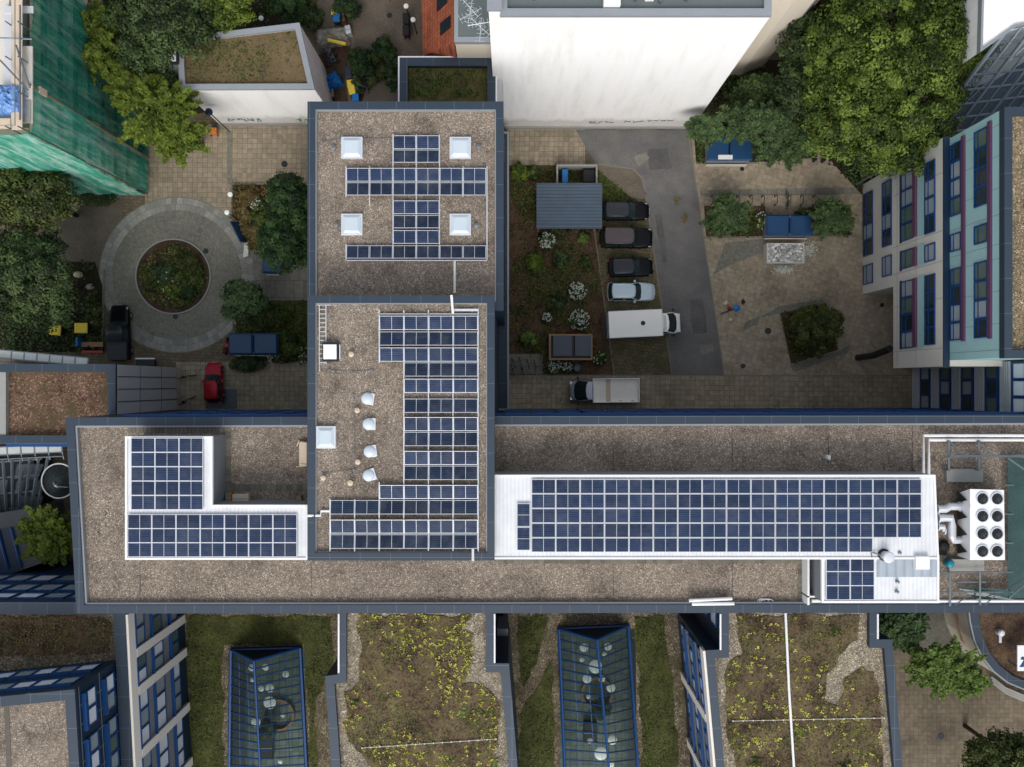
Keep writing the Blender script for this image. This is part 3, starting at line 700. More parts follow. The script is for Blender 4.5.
for (qx, qy) in ((446, 27), (442, 0)):
    a = P(qx, qy, 14); s_ = (zt-10.6)/(A0[0]-e0[0]); zz = 10.5+(a[0]-e0[0])*s_
    f = MB().hexa([(a[0]-.5, a[1]-.4, zz-.5*s_), (a[0]+.4, a[1]-.4, zz+.4*s_), (a[0]+.4, a[1]+.5, zz+.4*s_), (a[0]-.5, a[1]+.5, zz-.5*s_)],
                  [(a[0]-.5, a[1]-.4, zz-.5*s_+.25), (a[0]+.4, a[1]-.4, zz+.4*s_+.22), (a[0]+.4, a[1]+.5, zz+.4*s_+.22), (a[0]-.5, a[1]+.5, zz-.5*s_+.25)]).build('roof_window', 'darkmetal', th)
    MB().hexa([(a[0]-.38, a[1]-.3, zz-.38*s_+.2), (a[0]+.3, a[1]-.3, zz+.3*s_+.2), (a[0]+.3, a[1]+.4, zz+.3*s_+.2), (a[0]-.38, a[1]+.4, zz-.38*s_+.2)],
              [(a[0]-.38, a[1]-.3, zz-.38*s_+.27), (a[0]+.3, a[1]-.3, zz+.3*s_+.26), (a[0]+.3, a[1]+.4, zz+.3*s_+.26), (a[0]-.38, a[1]+.4, zz-.38*s_+.27)]).build('pane', 'panedark', f)
# antennas on its flat roof
for i, (qx, qy, lab) in enumerate(((470, 8, 'tall white lattice aerial on the grey flat roof, furthest from the coping'), (480, 24, 'white comb-like aerial on the grey flat roof, nearest the coping'))):
    a = P(qx, qy, zt+2); r_ = empty('aerial', (a[0], a[1], zt+.06), lab, 'aerial', 'aerials on the old house')
    MB().tube([(0, 0, -.02), (0, 0, 2.2)], .03, 6).build('mast', 'alu', r_, local=True)
    m = MB()
    for k in range(3):
        z = 1.0+k*.5; an = .5+k*.9+i; d = Vector((math.cos(an), math.sin(an), 0)); e = Vector((-d.y, d.x, 0))
        p = Vector((0, 0, z)); m.tube([p-d*.9, p+d*.9], .025, 5)
        for q in range(7): m.tube([p+d*(-.85+q*.28)-e*(.35-.03*q), p+d*(-.85+q*.28)+e*(.35-.03*q)], .014, 4)
    m.build('elements', 'alu', r_, local=True)
# --- low white walled building, upper left
lw = empty('courtyard_house', (*P(240, 70, 9.4), 0), 'one-storey-high white walled building with brown turf roof beside the paved yard', 'building')
plw = K([(180, 89), (314, 88.5), (299, 23), (205, 34), (178, 45)], 9.4)
block(lw, plw, 0, 9.05, 9.4, .42, 'whitewall', 'olive', 'coping_pale')
q = MB(); a, b = plw[0], plw[1]; q.box(a[0], a[1]-.1, 0, b[0]+.05, a[1]-.004, .6); q.build('plinth', 'concrete', lw)
a = P(171, 56, 9.6); MB().box(a[0]-.5, a[1]-.6, 0, a[0]+.6, a[1]+.6, 9.3).build('stair_wall', 'wallgrey', lw)
f = MB().box(a[0]-.5, a[1]-.6, 9.3, a[0]+.6, a[1]+.6, 9.65).build('roof_light', 'darkmetal', lw); MB().box(a[0]-.35, a[1]-.45, 9.65, a[0]+.45, a[1]+.45, 9.75).build('pane', 'panelight', f)

# --- east building: grey frame tier below, teal tier above
eb = empty('east_office_building', (*P(950, 240, 14), 0), 'office building with grey frame and turquoise storeys with purple blind boxes on the east side', 'building')
XG, XT = 32.6, 33.05
MB().prism(rect(XG, 8.3, 52, 18.5), 0, 6.2).build('lower_wall', 'concrete_light', eb)
MB().prism(rect(XG, 1.3, 52, 18.6), 6.2, 14.4).build('wall', 'concrete_light', eb)
MB().prism(rect(XG+3.5, 1.6, 50, 8.35), 0, 6.15).build('recessed_ground_floor', 'wallgrey', eb)
MB().prism(rect(XT, 1.75, 52, 18.5), 14.35, 21.1).build('upper_wall', 'teal', eb)
MB().prism(rect(XT+.4, 2.1, 51.6, 18.1), 21.0, 21.15).build('roof', 'gravel_warm', eb)
MB().ring(rect(XT-.04, 1.7, 52.1, 18.55), rect(XT+.5, 2.25, 51.5, 18.0), 20.9, 21.5).build('coping', 'coping', eb)
MB().prism(rect(XG-.03, 1.25, XT, 18.65), 14.4, 14.5).build('ledge', 'navy', eb)
FG = Facade((XG, 18.5), (XG, 1.3), (-1, 0), eb)      # distance runs from north (0) to south
FT = Facade((XT, 18.5), (XT, 1.75), (-1, 0), eb)
def run(F, y_hi, y_lo, z0, z1, n, pk=pick, top=18.5, **kw):
    a0 = top-y_hi; a1 = top-y_lo; w = (a1-a0)/n
    for k in range(n): F.window(a0+k*w+.01, a0+(k+1)*w-.01, z0, z1, pane=pk(), **kw)
grp = {(.3, 2.3): ((17.5, 11.7, 4), (10.9, 9.1, 1)), (4.2, 6.0): ((17.6, 11.9, 4), (11.1, 9.3, 1)),
       (7.8, 9.85): ((17.4, 11.8, 4), (11.05, 9.5, 1), (8.5, 2.9, 4)), (11.7, 13.3): ((17.3, 11.7, 4), (10.9, 9.5, 1), (8.5, 3.0, 4))}
for (z0, z1), gs in grp.items():
    for yh, yl, n in gs: run(FG, yh, yl, z0, z1, n, hbar=.35)
for yh, yl in ((17.5, 11.75), (11.1, 9.4), (8.6, 2.85)):
    FG.panel('teal_spandrel', 'teal', 18.5-yh, 18.5-yl, 10.55, 11.65, .003, .05)
    FG.panel('blind_box', 'purple', 18.5-yh+.1, 18.5-yl-.1, 9.95, 10.4, .0, .2)
    FG.panel('sill_band', 'navy', 18.5-yh, 18.5-yl, 7.45, 7.78, .003, .05)
for (z0, z1), pb0 in (((14.7, 16.15), 16.3), ((17.9, 19.55), 19.65)):
    for yh, yl, n in ((17.9, 12.5, 4), (11.2, 9.85, 1), (8.6, 3.2, 4)): run(FT, yh, yl, z0, z1, n, hbar=.3)
    FT.panel('blind_box', 'purple', .4, 15.4, pb0, pb0+.38, .003, .16)
# cladding joints
m = MB()
for a in (0.9, 3, 5.2, 7.0, 9.0, 10.0, 12.2, 14.4, 16.2): FT.bx(m, a, a+.03, 14.5, 20.9, .002, .012)
m.build('cladding_joint', 'wallgrey', eb)
m = MB()
for a in (2.5, 6.9, 9.2, 12, 15.8): FG.bx(m, a, a+.03, 6.3, 14.3, .002, .012)
for z in (6.9, 10.2): FG.bx(m, .3, 17, z, z+.03, .002, .012)
m.build('frame_joint', 'wallgrey', eb)
m = MB(); m.tube([(XG-.15, 3.0, 5.9), (XG-.3, 2.5, 3.0), (XG-.45, 2.4, 0)], .3, 10); m.build('leaning_column', 'darkmetal', eb)
# --- glazed link between east building and the long building (west-facing glass wall)
lk = empty('glazed_link', (40, 0, 0), 'dark glazed link wing with white louvre bands between turquoise building and long roof', 'building')
XL = 37.2; MB().prism(rect(XL, -2.4, 52, 1.7), 0, 17.2).build('wall', 'navy', lk)
FL = Facade((XL, 1.7), (XL, -2.4), (-1, 0), lk)
for i, zf in enumerate((.2, 3.65, 7.1, 10.55, 14.0)):
    for k in range(3): FL.window(.15+k*1.28, .15+k*1.28+1.24, zf+1.55, zf+3.1, pane='panelight' if i == 4 else pick(), fw=.1)
    m = MB()
    for q in range(5): FL.bx(m, .05, 4.05, zf+.1+q*.27, zf+.2+q*.27, .01, .16)
    m.build('louvre_band', 'alu', lk)
    FL.panel('blue_rail', 'blueframe', .0, 4.1, zf+3.2, zf+3.4, .0, .2)
# --- atrium glass roof in the top right corner
ag = empty('glass_roof', (*P(975, 90, 14), 13.5), 'grey steel and glass atrium roof between white wall and turquoise building', 'glass roof')
m = MB()
Q = lambda px, py, z: (*P(px, py, z), z)
C0, C1, C2, C3 = Q(915, 150, 11), Q(1010, 26, 16.5), Q(1045, 40, 16.5), Q(1010, 135, 11.0)
def bl(u, v):
    a = Vector(C0).lerp(Vector(C1), v); b = Vector(C3).lerp(Vector((Q(1100, 20, 16.5))), v); return a.lerp(b, u)
for i in range(8):
    u = i/7; m.tube([bl(u, 0), bl(u, 1)], .16 if i % 2 == 0 else .1, 5)
for j in range(9):
    v = j/8; m.tube([bl(0, v), bl(1, v)], .1, 5)
for i in range(7):
    m.tube([bl(i/7, (i % 3)/3), bl((i+1)/7, (i % 3)/3+.3)], .05, 4)
m.tube([(*P(915, 150, 11), 11), (*P(915, 150, 11), 0)], .12, 6); q = bl(0, 1); m.tube([tuple(q), (q.x, q.y, 0)], .12, 6)
m.build('steel_grid', 'steel', ag)
MB().add([tuple(bl(0, 0)-Vector((0, 0, .2))), tuple(bl(1, 0)-Vector((0, 0, .2))), tuple(bl(1, 1)-Vector((0, 0, .2))), tuple(bl(0, 1)-Vector((0, 0, .2)))], [(0, 1, 2, 3)]).build('glazing', 'roofglass', ag)
MB().prism([P(905, 160, 2), P(1000, 20, 2), P(1200, 20, 2), P(1200, 160, 2)], 0, 2.0).build('atrium_floor', 'navy', ag)
wb = empty('white_wall_building', (*P(1010, 20, 15), 0), 'pale grey blank-walled building at the far top right corner', 'building')
pwb = [P(972, -90, 0), P(965, 66, 0), P(1030, 20, 0), P(1130, 20, 0), P(1130, -90, 0)]
block(wb, [P(981, 51, 17), P(1016, 26, 17), P(1110, 8, 17), P(1110, -120, 17), P(986, -120, 17)], 0, 16.8, 17.0, .12, 'whitewall', 'whitewall', 'coping_pale')

# --- lower left block with grey east wall
ll = empty('west_low_block', (*P(50, 400, 12), 0), 'lower block with reddish gravel roof, slate coping and grey panelled east wall', 'building')
pll = K([(-80, 364.5), (115, 364.5), (115, 443), (-80, 443)], 12)
block(ll, pll, 0, 11.5, 12.0, .6, 'wallpale', 'gravel_dark'); 
MB().prism(K([(-80, 372), (5, 372), (5, 436), (-80, 436)], 12), 11.4, 11.9).build('roof_kerb', 'concrete', ll)
Fw = Facade(pll[2], pll[1], (1, 0), ll); m = MB()
for z in (3.4, 7.6): Fw.bx(m, 0.02, Fw.L-.02, z, z+.04, .002, .02)
for a in (1.1, 2.2, 3.2, 4.2, 5.2): Fw.bx(m, a, a+.05, 0, 11.5, .002, .03)
m.build('panel_joint', 'darkmetal', ll)
MB().box(pll[1][0]-9, pll[2][1]-.35, 11.0, pll[1][0]-2.2, pll[2][1]-.045, 11.3).build('blue_rail', 'blueframe', ll)
def canopy(name, pa_, pb_, w, z, n, label, bar='steel'):
    """a row of frosted glass panels in a pale frame"""
    a = Vector((*P(*pa_, z), z)); b = Vector((*P(*pb_, z), z)); d = (b-a)/n; nn = Vector((-d.y, d.x, 0)).normalized()
    r_ = empty(name, ((a.x+b.x)/2, (a.y+b.y)/2, z), label, 'canopy'); m = MB(); g_ = MB()
    for k in range(n+1): m.tube([a+d*k-nn*w/2, a+d*k+nn*w/2], .07, 4)
    for e in (-.5, .5): m.tube([a+nn*w*e, b+nn*w*e], .06, 4)
    m.tube([a-nn*(w/2+.35), b-nn*(w/2+.35)], .05, 4)
    for k in range(n+1): m.tube([a+d*k-nn*w/2, a+d*k-nn*(w/2+.6)+Vector((0, 0, -.2))], .04, 4)
    for k in range(n): g_.add([tuple(p+Vector((0, 0, .03))) for p in (a+d*(k+.06)-nn*w*.46, a+d*(k+.94)-nn*w*.46, a+d*(k+.94)+nn*w*.46, a+d*(k+.06)+nn*w*.46)], [(0, 1, 2, 3)])
    m.build('frame', bar, r_); g_.build('glass_panel', 'frost_dull', r_); return r_
M['frost_dull'] = plain('dusty_glass', S(186,190,188), .3, 0, .22, 1)
canopy('glass_canopy', (-14, 352.5), (88, 362), .62, 10.8, 7.6 and 8, 'row of dusty glass canopy panels along the north edge of the reddish roof')
canopy('glass_canopy', (-20, 452), (62, 448), .62, 11.2, 6, 'row of pale glass canopy panels just south of the reddish roof')

# --- south-west wing and its upper block
ZC, ZG = 14.9, 4.0
sw = empty('south_west_wing', (*P(60, 680, 14), 0), 'south west wing with dark turf roof and cream-framed facade of blue windows', 'building')
psw = K([(-90, 604), (112, 604), (124.6, 615), (132.5, 767), (138, 860), (-90, 860)], ZC)
psw = [(-48, P(0, 603, ZC)[1]), (P(124.6, 0, ZC)[0], P(0, 603, ZC)[1]), P(124.6, 615, ZC), P(132.5, 767, ZC), P(138, 870, ZC), (-48, P(0, 870, ZC)[1])]
block(sw, psw, 0, 14.4, ZC, .85, 'navy', 'gravel_terrace')
Fs = Facade(psw[2], psw[3], (1, -.05), sw); Fs.n = Vector((-Fs.u.y, Fs.u.x, 0)); 
if Fs.n.x < 0: Fs.n = -Fs.n
def bay_facade(F, bays, light=True):
    """cream frame, vertical piers between bays, three window bands with ribbed spandrels between"""
    LL = F.L+6
    F.panel('top_frame', 'creamframe', -.0, LL, 13.75, 14.85, .003, .22)
    edges = []
    for (a0, a1, n) in bays:
        w = (a1-a0)/n
        for (z0, z1) in ((11.9, 13.7), (8.75, 10.85), (5.7, 7.4)):
            for k in range(n): F.window(a0+k*w+.01, a0+(k+1)*w-.01, z0, z1, pane=pick2(), fw=.08, hbar=None)
            F.panel('blue_reveal', 'blueframe', a0, a1, z1+.0, z1+.12, .003, .3)
        for (s0, s1) in ((7.6, 8.65), (10.98, 11.85)):
            m = MB(); F.bx(m, a0, a1, s0, s1, .002, .02)
            for q in range(4): F.bx(m, a0, a1, s0+q*(s1-s0)/4, s0+(q+.75)*(s1-s0)/4, .01, .07)
            m.build('spandrel', 'alu_dull', F.root)
        F.panel('pier', 'creamframe', a1, a1+.7, 4.4, 13.7, .003, .25)
M['alu_dull'] = plain('dull_grey_spandrel', S(132,136,138), .5, .2, .1, 2)
bay_facade(Fs, [(.1, 2.9, 2), (3.7, 5.8, 2), (6.5, 10.6, 3), (11.3, 15.4, 3)])
ub = empty('blue_office_block', (*P(35, 730, 20), 14.4), 'upper block with gravel roof and deep blue walls of skewed windows, bottom left', 'building')
zb = 20.6
pub = [P(-90, 706, zb), P(74, 690, zb), P(80, 790, zb), P(82, 860, zb), P(-90, 860, zb)]
block(ub, pub, 14.35, 20.2, zb, .65, 'navy', 'gravel', 'coping_pale' if False else 'coping')
MB().prism(K([(4, 703), (9, 703), (13, 800), (8, 800)], 20.2), 20.1, 20.23).build('slab_path', 'slabtint', ub)
Fn = Facade(pub[0], pub[1], (0, 1), ub); Fn.n = Vector((-Fn.u.y, Fn.u.x, 0))
Fe = Facade(pub[1], pub[2], (1, 0), ub); Fe.n = Vector((Fe.u.y, -Fe.u.x, 0)); Fe.n = Fe.n if Fe.n.x > 0 else -Fe.n
for (z0, z1) in ((15.2, 16.7), (17.9, 19.4)):
    for k in range(6):
        a = Fn.L-.7-(k+1)*1.55; Fn.window(a, a+1.5, z0, z1, pane=random.choice(['panegrey', 'panelight', 'panegrey'])); Fn.panel('blue_reveal', 'blueframe', a, a+1.5, z1, z1+.2, .003, .18)
    a = .6
    for n in (2, 4, 3):
        for k in range(n): Fe.window(a+k*1.3, a+k*1.3+1.26, z0, z1, pane=random.choice(['panegrey', 'panelight', 'panegreen'])); 
        Fe.panel('blue_reveal', 'blueframe', a, a+n*1.3, z1, z1+.3, .003, .3); a += n*1.3+.6
m = MB()
for z in (17.2, 20.0): Fe.bx(m, 0, Fe.L, z, z+.04, .002, .02)
for a in range(1, 8): Fe.bx(m, a*1.3, a*1.3+.04, 14.4, 20.1, .002, .02)
m.build('cladding_joint', 'wallgrey', ub)

M['floorgreen'] = paving('atrium_floor_tiles', S(112,124,116), S(60,72,66), .6, 0, 1, .4, .05)
# --- terraces (turf over a low storey) with atria
def terrace(x0, x1, label):
    t = empty('turf_terrace', ((x0+x1)/2, -24, 0), label, 'green roof'); yN = P(0, 600, ZG)[1]
    return t, rect(x0, -44, x1, -16.2)
WXa = P(124, 0, ZC)[0]+.2
# --- wings W2, W3
w2 = empty('south_wing', (*P(420, 700, ZC), 0), 'middle south wing with moss roof dotted yellow between slate copings', 'building')
pw2 = [P(338, 598, ZC), P(338, 675, ZC), P(325.5, 676.5, ZC), P(332, 767, ZC), P(338, 870, ZC), P(523, 870, ZC), P(517, 767, ZC), P(508.5, 664, ZC), P(494, 664, ZC), P(494, 598, ZC)]
block(w2, pw2, 0, 14.4, ZC, .62, 'navy', 'gravel_margin')
for (a, b) in (((338.6, 614), (338.6, 673)), ((494.6, 614), (494.6, 663))):
    A = P(*a, ZC+.1); B = P(*b, ZC+.1); MB().box(A[0]-.06, B[1], ZC, A[0]+.06, A[1], ZC+.1).build('edge_trim', 'white', w2)
w3 = empty('south_wing', (*P(800, 700, ZC), 0), 'eastern south wing with moss roof crossed by a white pipe', 'building')
pw3 = [P(721, 598, ZC), P(721, 650, ZC), P(706, 651, ZC), P(716.5, 767, ZC), P(725, 870, ZC), P(914, 870, ZC), P(902, 767, ZC), P(891.8, 640, ZC), P(877.5, 640, ZC), P(877.5, 598, ZC)]
block(w3, pw3, 0, 14.4, ZC, .6, 'navy', 'gravel_margin')
for (a, b) in (((720.6, 614), (720.6, 650)), ((878, 614), (878, 639))):
    A = P(*a, ZC+.1); B = P(*b, ZC+.1); MB().box(A[0]-.06, B[1], ZC, A[0]+.06, A[1], ZC+.1).build('edge_trim', 'white', w3)
F3 = Facade(pw3[2], pw3[3], (-1, 0), w3); F3.n = Vector((F3.u.y, -F3.u.x, 0)); F3.n = F3.n if F3.n.x < 0 else -F3.n
bay_facade(F3, [(.5, 5.2, 4), (5.9, 11, 4), (11.7, 16, 3)])
F4 = Facade(pw3[0], pw3[1], (-1, 0), w3); F4.n = Vector((-1, 0, 0))
for (z0, z1) in ((11.9, 13.7), (8.75, 10.85), (5.7, 7.4)):
    for k in range(2): F4.window(.15+k*1.25, 1.35+k*1.25, z0, z1, pane='panelight')
t1, pt1 = terrace(-29.5, -12.5, 'mossy turf terrace with gravel strips between the cream facade and middle wing')
t2, pt2 = terrace(-.8, 16, 'mossy turf terrace with gravel strips between the middle and eastern wings')
for t, pt in ((t1, pt1), (t2, pt2)):
    MB().prism(pt, 0, ZG-.15).build('wall', 'wallgrey', t)
def terr_roof(t, pt, hole):
    # terrace deck with an opening for the atrium
    x0, y0 = pt[0]; x1, y1 = pt[2]; hx0, hy0, hx1, hy1 = hole; m = MB()
    m.box(x0, y0, ZG-.15, hx0, y1, ZG); m.box(hx1, y0, ZG-.15, x1, y1, ZG); m.box(hx0, hy1, ZG-.15, hx1, y1, ZG)
    m.build('deck', 'gravel_terrace', t)
def atrium(name, pts, label, seed, ridge, lamps):
    """glazed ridge rooflight; pts = base corners NW, NE, SE, SW at terrace height"""
    z0 = ZG+.25; a, b, c, d = [Vector((*P(px, py, z0), z0)) for px, py in pts]; r0 = Vector((*P(*ridge[0], z0+3.1), z0+3.1)); r1 = Vector((*P(*ridge[1], z0+3.1), z0+3.1))
    r_ = empty(name, tuple((a+b+c+d)/4-Vector((0, 0, .25))), label, 'skylight'); f = MB(); gl = MB(); n = 17
    for p, q, rr in ((a, b, .16), (a, d, .16), (b, c, .16), (r0, r1, .11), (a, r0, .12), (b, r0, .12)): f.tube([p, q], rr, 6)
    for k in range(1, n):
        t = k/n; rm = r0.lerp(r1, t)
        for side in (a.lerp(d, t), b.lerp(c, t)): f.tube([rm, side], .06, 4)
    for s in (.36, .7):
        f.tube([a.lerp(r0, s), d.lerp(r1, s)], .035, 4); f.tube([b.lerp(r0, s), c.lerp(r1, s)], .035, 4)
    f.build('frame', 'blueframe', r_)
    u = Vector((0, 0, .05)); gl.add([a+u, d+u, r1+u, r0+u], [(0, 1, 2, 3)]); gl.add([b+u, r0+u, r1+u, c+u], [(0, 1, 2, 3)]); gl.build('glazing', 'skyglass', r_)
    MB().add([a, b, r0], [(0, 1, 2)]).build('gable', 'navy', r_)
    m = MB()   # curb round the opening
    for p, q in ((a, b), (a, d), (b, c)): m.tube([p-Vector((0, 0, .15)), q-Vector((0, 0, .15))], .2, 4)
    m.build('kerb', 'navy', r_)
    return r_, a, b, c, d
skyA = atrium('ridge_skylight', [(231, 650), (300, 648), (308, 800), (229, 800)], 'blue-framed glass ridge skylight on the western terrace', 1, ((254, 661), (262, 800)), None)
skyB = atrium('ridge_skylight', [(559, 629), (628, 626), (640, 800), (566, 800)], 'blue-framed glass ridge skylight on the eastern terrace', 2, ((597, 640), (612, 800)), None)
hA = (P(231, 0, ZG)[0], -44, P(306, 0, ZG)[0], P(0, 650, ZG)[1]); hB = (P(560, 0, ZG)[0], -44, P(636, 0, ZG)[0], P(0, 629, ZG)[1])
# terraces must be hollow under the atria: the wall block is replaced by a low slab there
for t, pt, h in ((t1, pt1, hA), (t2, pt2, hB)):
    w = [k for k in kids(t) if k.name.startswith('wall')][0]; bpy.data.objects.remove(w)
    x0, y0 = pt[0]; x1, y1 = pt[2]; m = MB(); m.box(x0, y0, 0, h[0], y1, ZG-.16); m.box(h[2], y0, 0, x1, y1, ZG-.16); m.box(h[0]+.001, h[3], 0, h[2]-.001, y1, ZG-.16); m.build('wall', 'wallgrey', t)
    MB().box(h[0]+.01, h[1], .02, h[2]-.01, h[3]-.01, .1).build('atrium_floor', 'floorgreen', t)
    terr_roof(t, pt, h)
# ================================================================ THINGS
ORD = ['first', 'second', 'third', 'fourth', 'fifth', 'sixth', 'seventh', 'eighth', 'ninth', 'tenth', 'eleventh', 'twelfth', 'thirteenth', 'fourteenth', 'fifteenth', 'sixteenth']
# --- solar panels
def panel_proto(w, h, mat='cell'):
    r_ = bpy.data.objects.new('solar_panel', None); COL.objects.link(r_)
    m = MB(); o = rect(-w/2, -h/2, w/2, h/2); i = rect(-w/2+.035, -h/2+.035, w/2-.035, h/2-.035); m.ring(o, i, 0, .045); m.box(-w/2+.03, -h/2+.03, 0, w/2-.03, h/2-.03, .022)
    m.box(-.013, -h/2+.03, .02, .013, h/2-.03, .033) if w > h else m.box(-w/2+.03, -.013, .02, w/2-.03, .013, .033)
    m.build('frame', 'alu', r_, local=True)
    MB().box(-w/2+.036, -h/2+.036, .023, w/2-.036, h/2-.036, .03).build('cell_sheet', mat, r_, local=True); return r_
PR = {}
def solar(px, py, z, label, group, w=1.635, h=.975, tilt=0, mat='cell'):
    key = (w, h, mat); x, y = P(px, py, z)
    if key not in PR: PR[key] = panel_proto(w, h, mat); o = PR[key]
    else: o = copy_tree(PR[key])
    o.location = (x, y, z); o.rotation_euler = (tilt, 0, 0); tag(o, label, 'solar panel', group)
def rail(px, py0, py1, z, label, group, px1=None, w=.07):
    a = P(px, py0, z); b = P(px1 or px, py1, z); m = MB()
    if px1 is None: m.box(a[0]-w/2, b[1], -.05, a[0]+w/2, a[1], .02)
    else: m.box(a[0], a[1]-w/2, -.05, b[0], a[1]+w/2, .02)
    o = m.build('mounting_rail', 'alu'); o.location.z = z; tag(o, label, 'mounting rail', group); return o
# east array
zE = 20.55; n = 0
for r_i in range(5):
    for c_i in range(16 if r_i < 4 else 14):
        solar(531.3+24.38*(c_i+.5), 479+14.65*(r_i+.5), zE, 'solar panel, %s row, %s column from the west, long array on white metal' % (ORD[r_i], ORD[c_i]), 'solar panels on the long white rooftop room')
for r_i in range(2): solar(523.5, 503+23.8*(r_i+.5), zE, ['upper', 'lower'][r_i]+' upright solar panel standing alone at the west end of the long array', 'upright solar panels', .90, 1.58)
for r_i in range(3):
    for c_i in range(2): solar(825.8+24.2*(c_i+.5), 557.3+14.1*(r_i+.5), 20.42, '%s solar panel in the %s row of the small six-panel array' % (['western', 'eastern'][c_i], ORD[r_i]), 'solar panels of the small array')
# west array
for r_i in range(5):
    for c_i in range(3): solar(131.2+24.0*(c_i+.5), 437.9+14.35*(r_i+.5), zE, 'solar panel, %s row, %s column, square array on the L-shaped room' % (ORD[r_i], ORD[c_i]), 'solar panels on the L-shaped room, north part')
for r_i in range(3):
    for c_i in range(7): solar(127.8+24.2*(c_i+.5), 514.3+14.15*(r_i+.5), zE, 'solar panel, %s row, %s column, strip array on the L-shaped room' % (ORD[r_i], ORD[c_i]), 'solar panels on the L-shaped room, south part')
# tower array: rows as measured (row centre, first column, columns, facing)
cx0 = [330.3, 354.8, 379.5, 404.1, 428.8, 453.4]
rowsB = [(322.8, 2, 4, 1), (338.6, 2, 4, 0), (354.5, 2, 4, 1), (369.5, 3, 3, 0), (385.7, 3, 3, 1), (405.7, 3, 3, 0), (424, 3, 3, 1), (439, 3, 3, 0), (457.8, 3, 3, 1), (472.8, 3, 3, 0), (491.8, 2, 4, 1), (507.2, 0, 6, 0), (526.4, 0, 6, 1), (541.5, 0, 6, 0)]
for i, (yc, c0, nc, up) in enumerate(rowsB):
    for k in range(nc): solar(cx0[c0+k]+12.2, yc, 21.0, 'tilted solar panel, %s row, %s from the east, on the tower block' % (ORD[i], ORD[nc-1-k]), 'solar panels on the tower block', tilt=R(7 if up else -7), mat='cell' if up else 'cell_shaded', h=.94)
gB = 'white mounting rails on the tower block'
for i, (px, y0_, y1_) in enumerate(((379.2, 310, 363), (403.8, 310, 548), (428.4, 310, 551), (453, 310, 551), (478.2, 310, 552), (379.2, 482, 551), (354.6, 499, 552), (330, 499, 553))):
    rail(px, y0_, y1_, 20.93, 'white mounting rail, %s counted across the tower block array' % ORD[i], gB)
rail(379, 314, 0, 20.93, 'white cross rail along the top of the tower array', gB, px1=478)
rail(453, 310, 0, 20.95, 'white cable tray at the north-east corner of the tower array', gB, px1=478.5, w=.16)
# north block array
gx0 = 346.2
def rowA(yc, c0, nc, up, i): 
    for k in range(nc): solar(gx0+23.35*(c0+k+.5), yc, 18.22, 'solar panel, %s row, %s from the west, on the north block' % (ORD[i], ORD[k]), 'solar panels on the north block', w=1.61, h=.93, tilt=R(6 if up else -6), mat='cell' if up else 'cell_shaded')
for i, a in enumerate(((142.3, 2, 2, 1), (156.3, 2, 2, 0), (174.8, 0, 6, 1), (189, 0, 6, 0), (207.3, 2, 2, 1), (221.8, 2, 2, 0), (237, 2, 2, 1), (252, 0, 6, 0))): rowA(*a, i)
for i, (px, a, b) in enumerate(((346, 166, 197), (369.6, 166, 206), (393, 134, 259), (416.3, 134, 259), (439.6, 134, 259), (463, 166, 197), (487, 166, 260), (346, 244, 261))): rail(px, a, b, 18.12, 'white mounting rail, %s counted across the north block array' % ORD[i], 'white mounting rails on the north block')
rail(345, 260.5, 0, 18.12, 'long white cross rail under the southern panel row of the north block', 'white mounting rails on the north block', px1=487)
def cable(pts, r, label, mat='white', cat='cable tray', name='cable_tray'):
    m = MB(); m.tube(pts, r, 6); o = m.build(name, mat); tag(o, label, cat); return o
pz = lambda px, py, z: (*P(px, py, z), z)
cable([pz(454.7, 261, 18.1), pz(454.7, 293, 18.1)], .09, 'white cable tray running south from the north block array')
cable([pz(451.5, 295, 21.2), pz(452.8, 311, 21.1), pz(453, 313, 20.95)], .09, 'white cable tray over the coping onto the tower block')
cable([pz(307, 515.5, 21.2), pz(320.5, 515.5, 20.85), pz(321, 511, 20.85), pz(330, 511, 20.85)], .09, 'white cable tray stepping over the western coping of the tower block')
cable([pz(473, 549, 21.0), pz(473, 561, 21.2)], .09, 'short white cable tray over the southern coping of the tower block')
# --- skylights
def skylight(px, py, z, s, label, group, sx=None):
    x, y = P(px, py, z); sx = sx or s; r_ = empty('skylight', (x, y, z), label, 'skylight', group)
    MB().box(-sx/2, -s/2, -.05, sx/2, s/2, .28).build('upstand', 'alu', r_, local=True, bevel=.02)
    m = MB(); q = rect(-sx/2+.08, -s/2+.08, sx/2-.08, s/2-.08); t = rect(-sx/2+.3, -s/2+.3, sx/2-.3, s/2-.3)
    m.hexa([(a, b, .28) for a, b in q], [(a, b, .42) for a, b in t]); m.build('dome', 'frost', r_, local=True, smooth=False, bevel=.04); return r_
for px, py, lab in ((352.5, 148.5, 'north-west'), (460.5, 148.5, 'north-east'), (352.5, 225, 'south-west'), (460.5, 225, 'south-east')):
    skylight(px, py, 17.97, 1.52, 'white square skylight, %s one of four on the north block' % lab, 'white skylights on the north block')
skylight(326.8, 437, 20.77, 1.5, 'white rectangular roof hatch with pale frame beside the tower coping', None, 1.32)
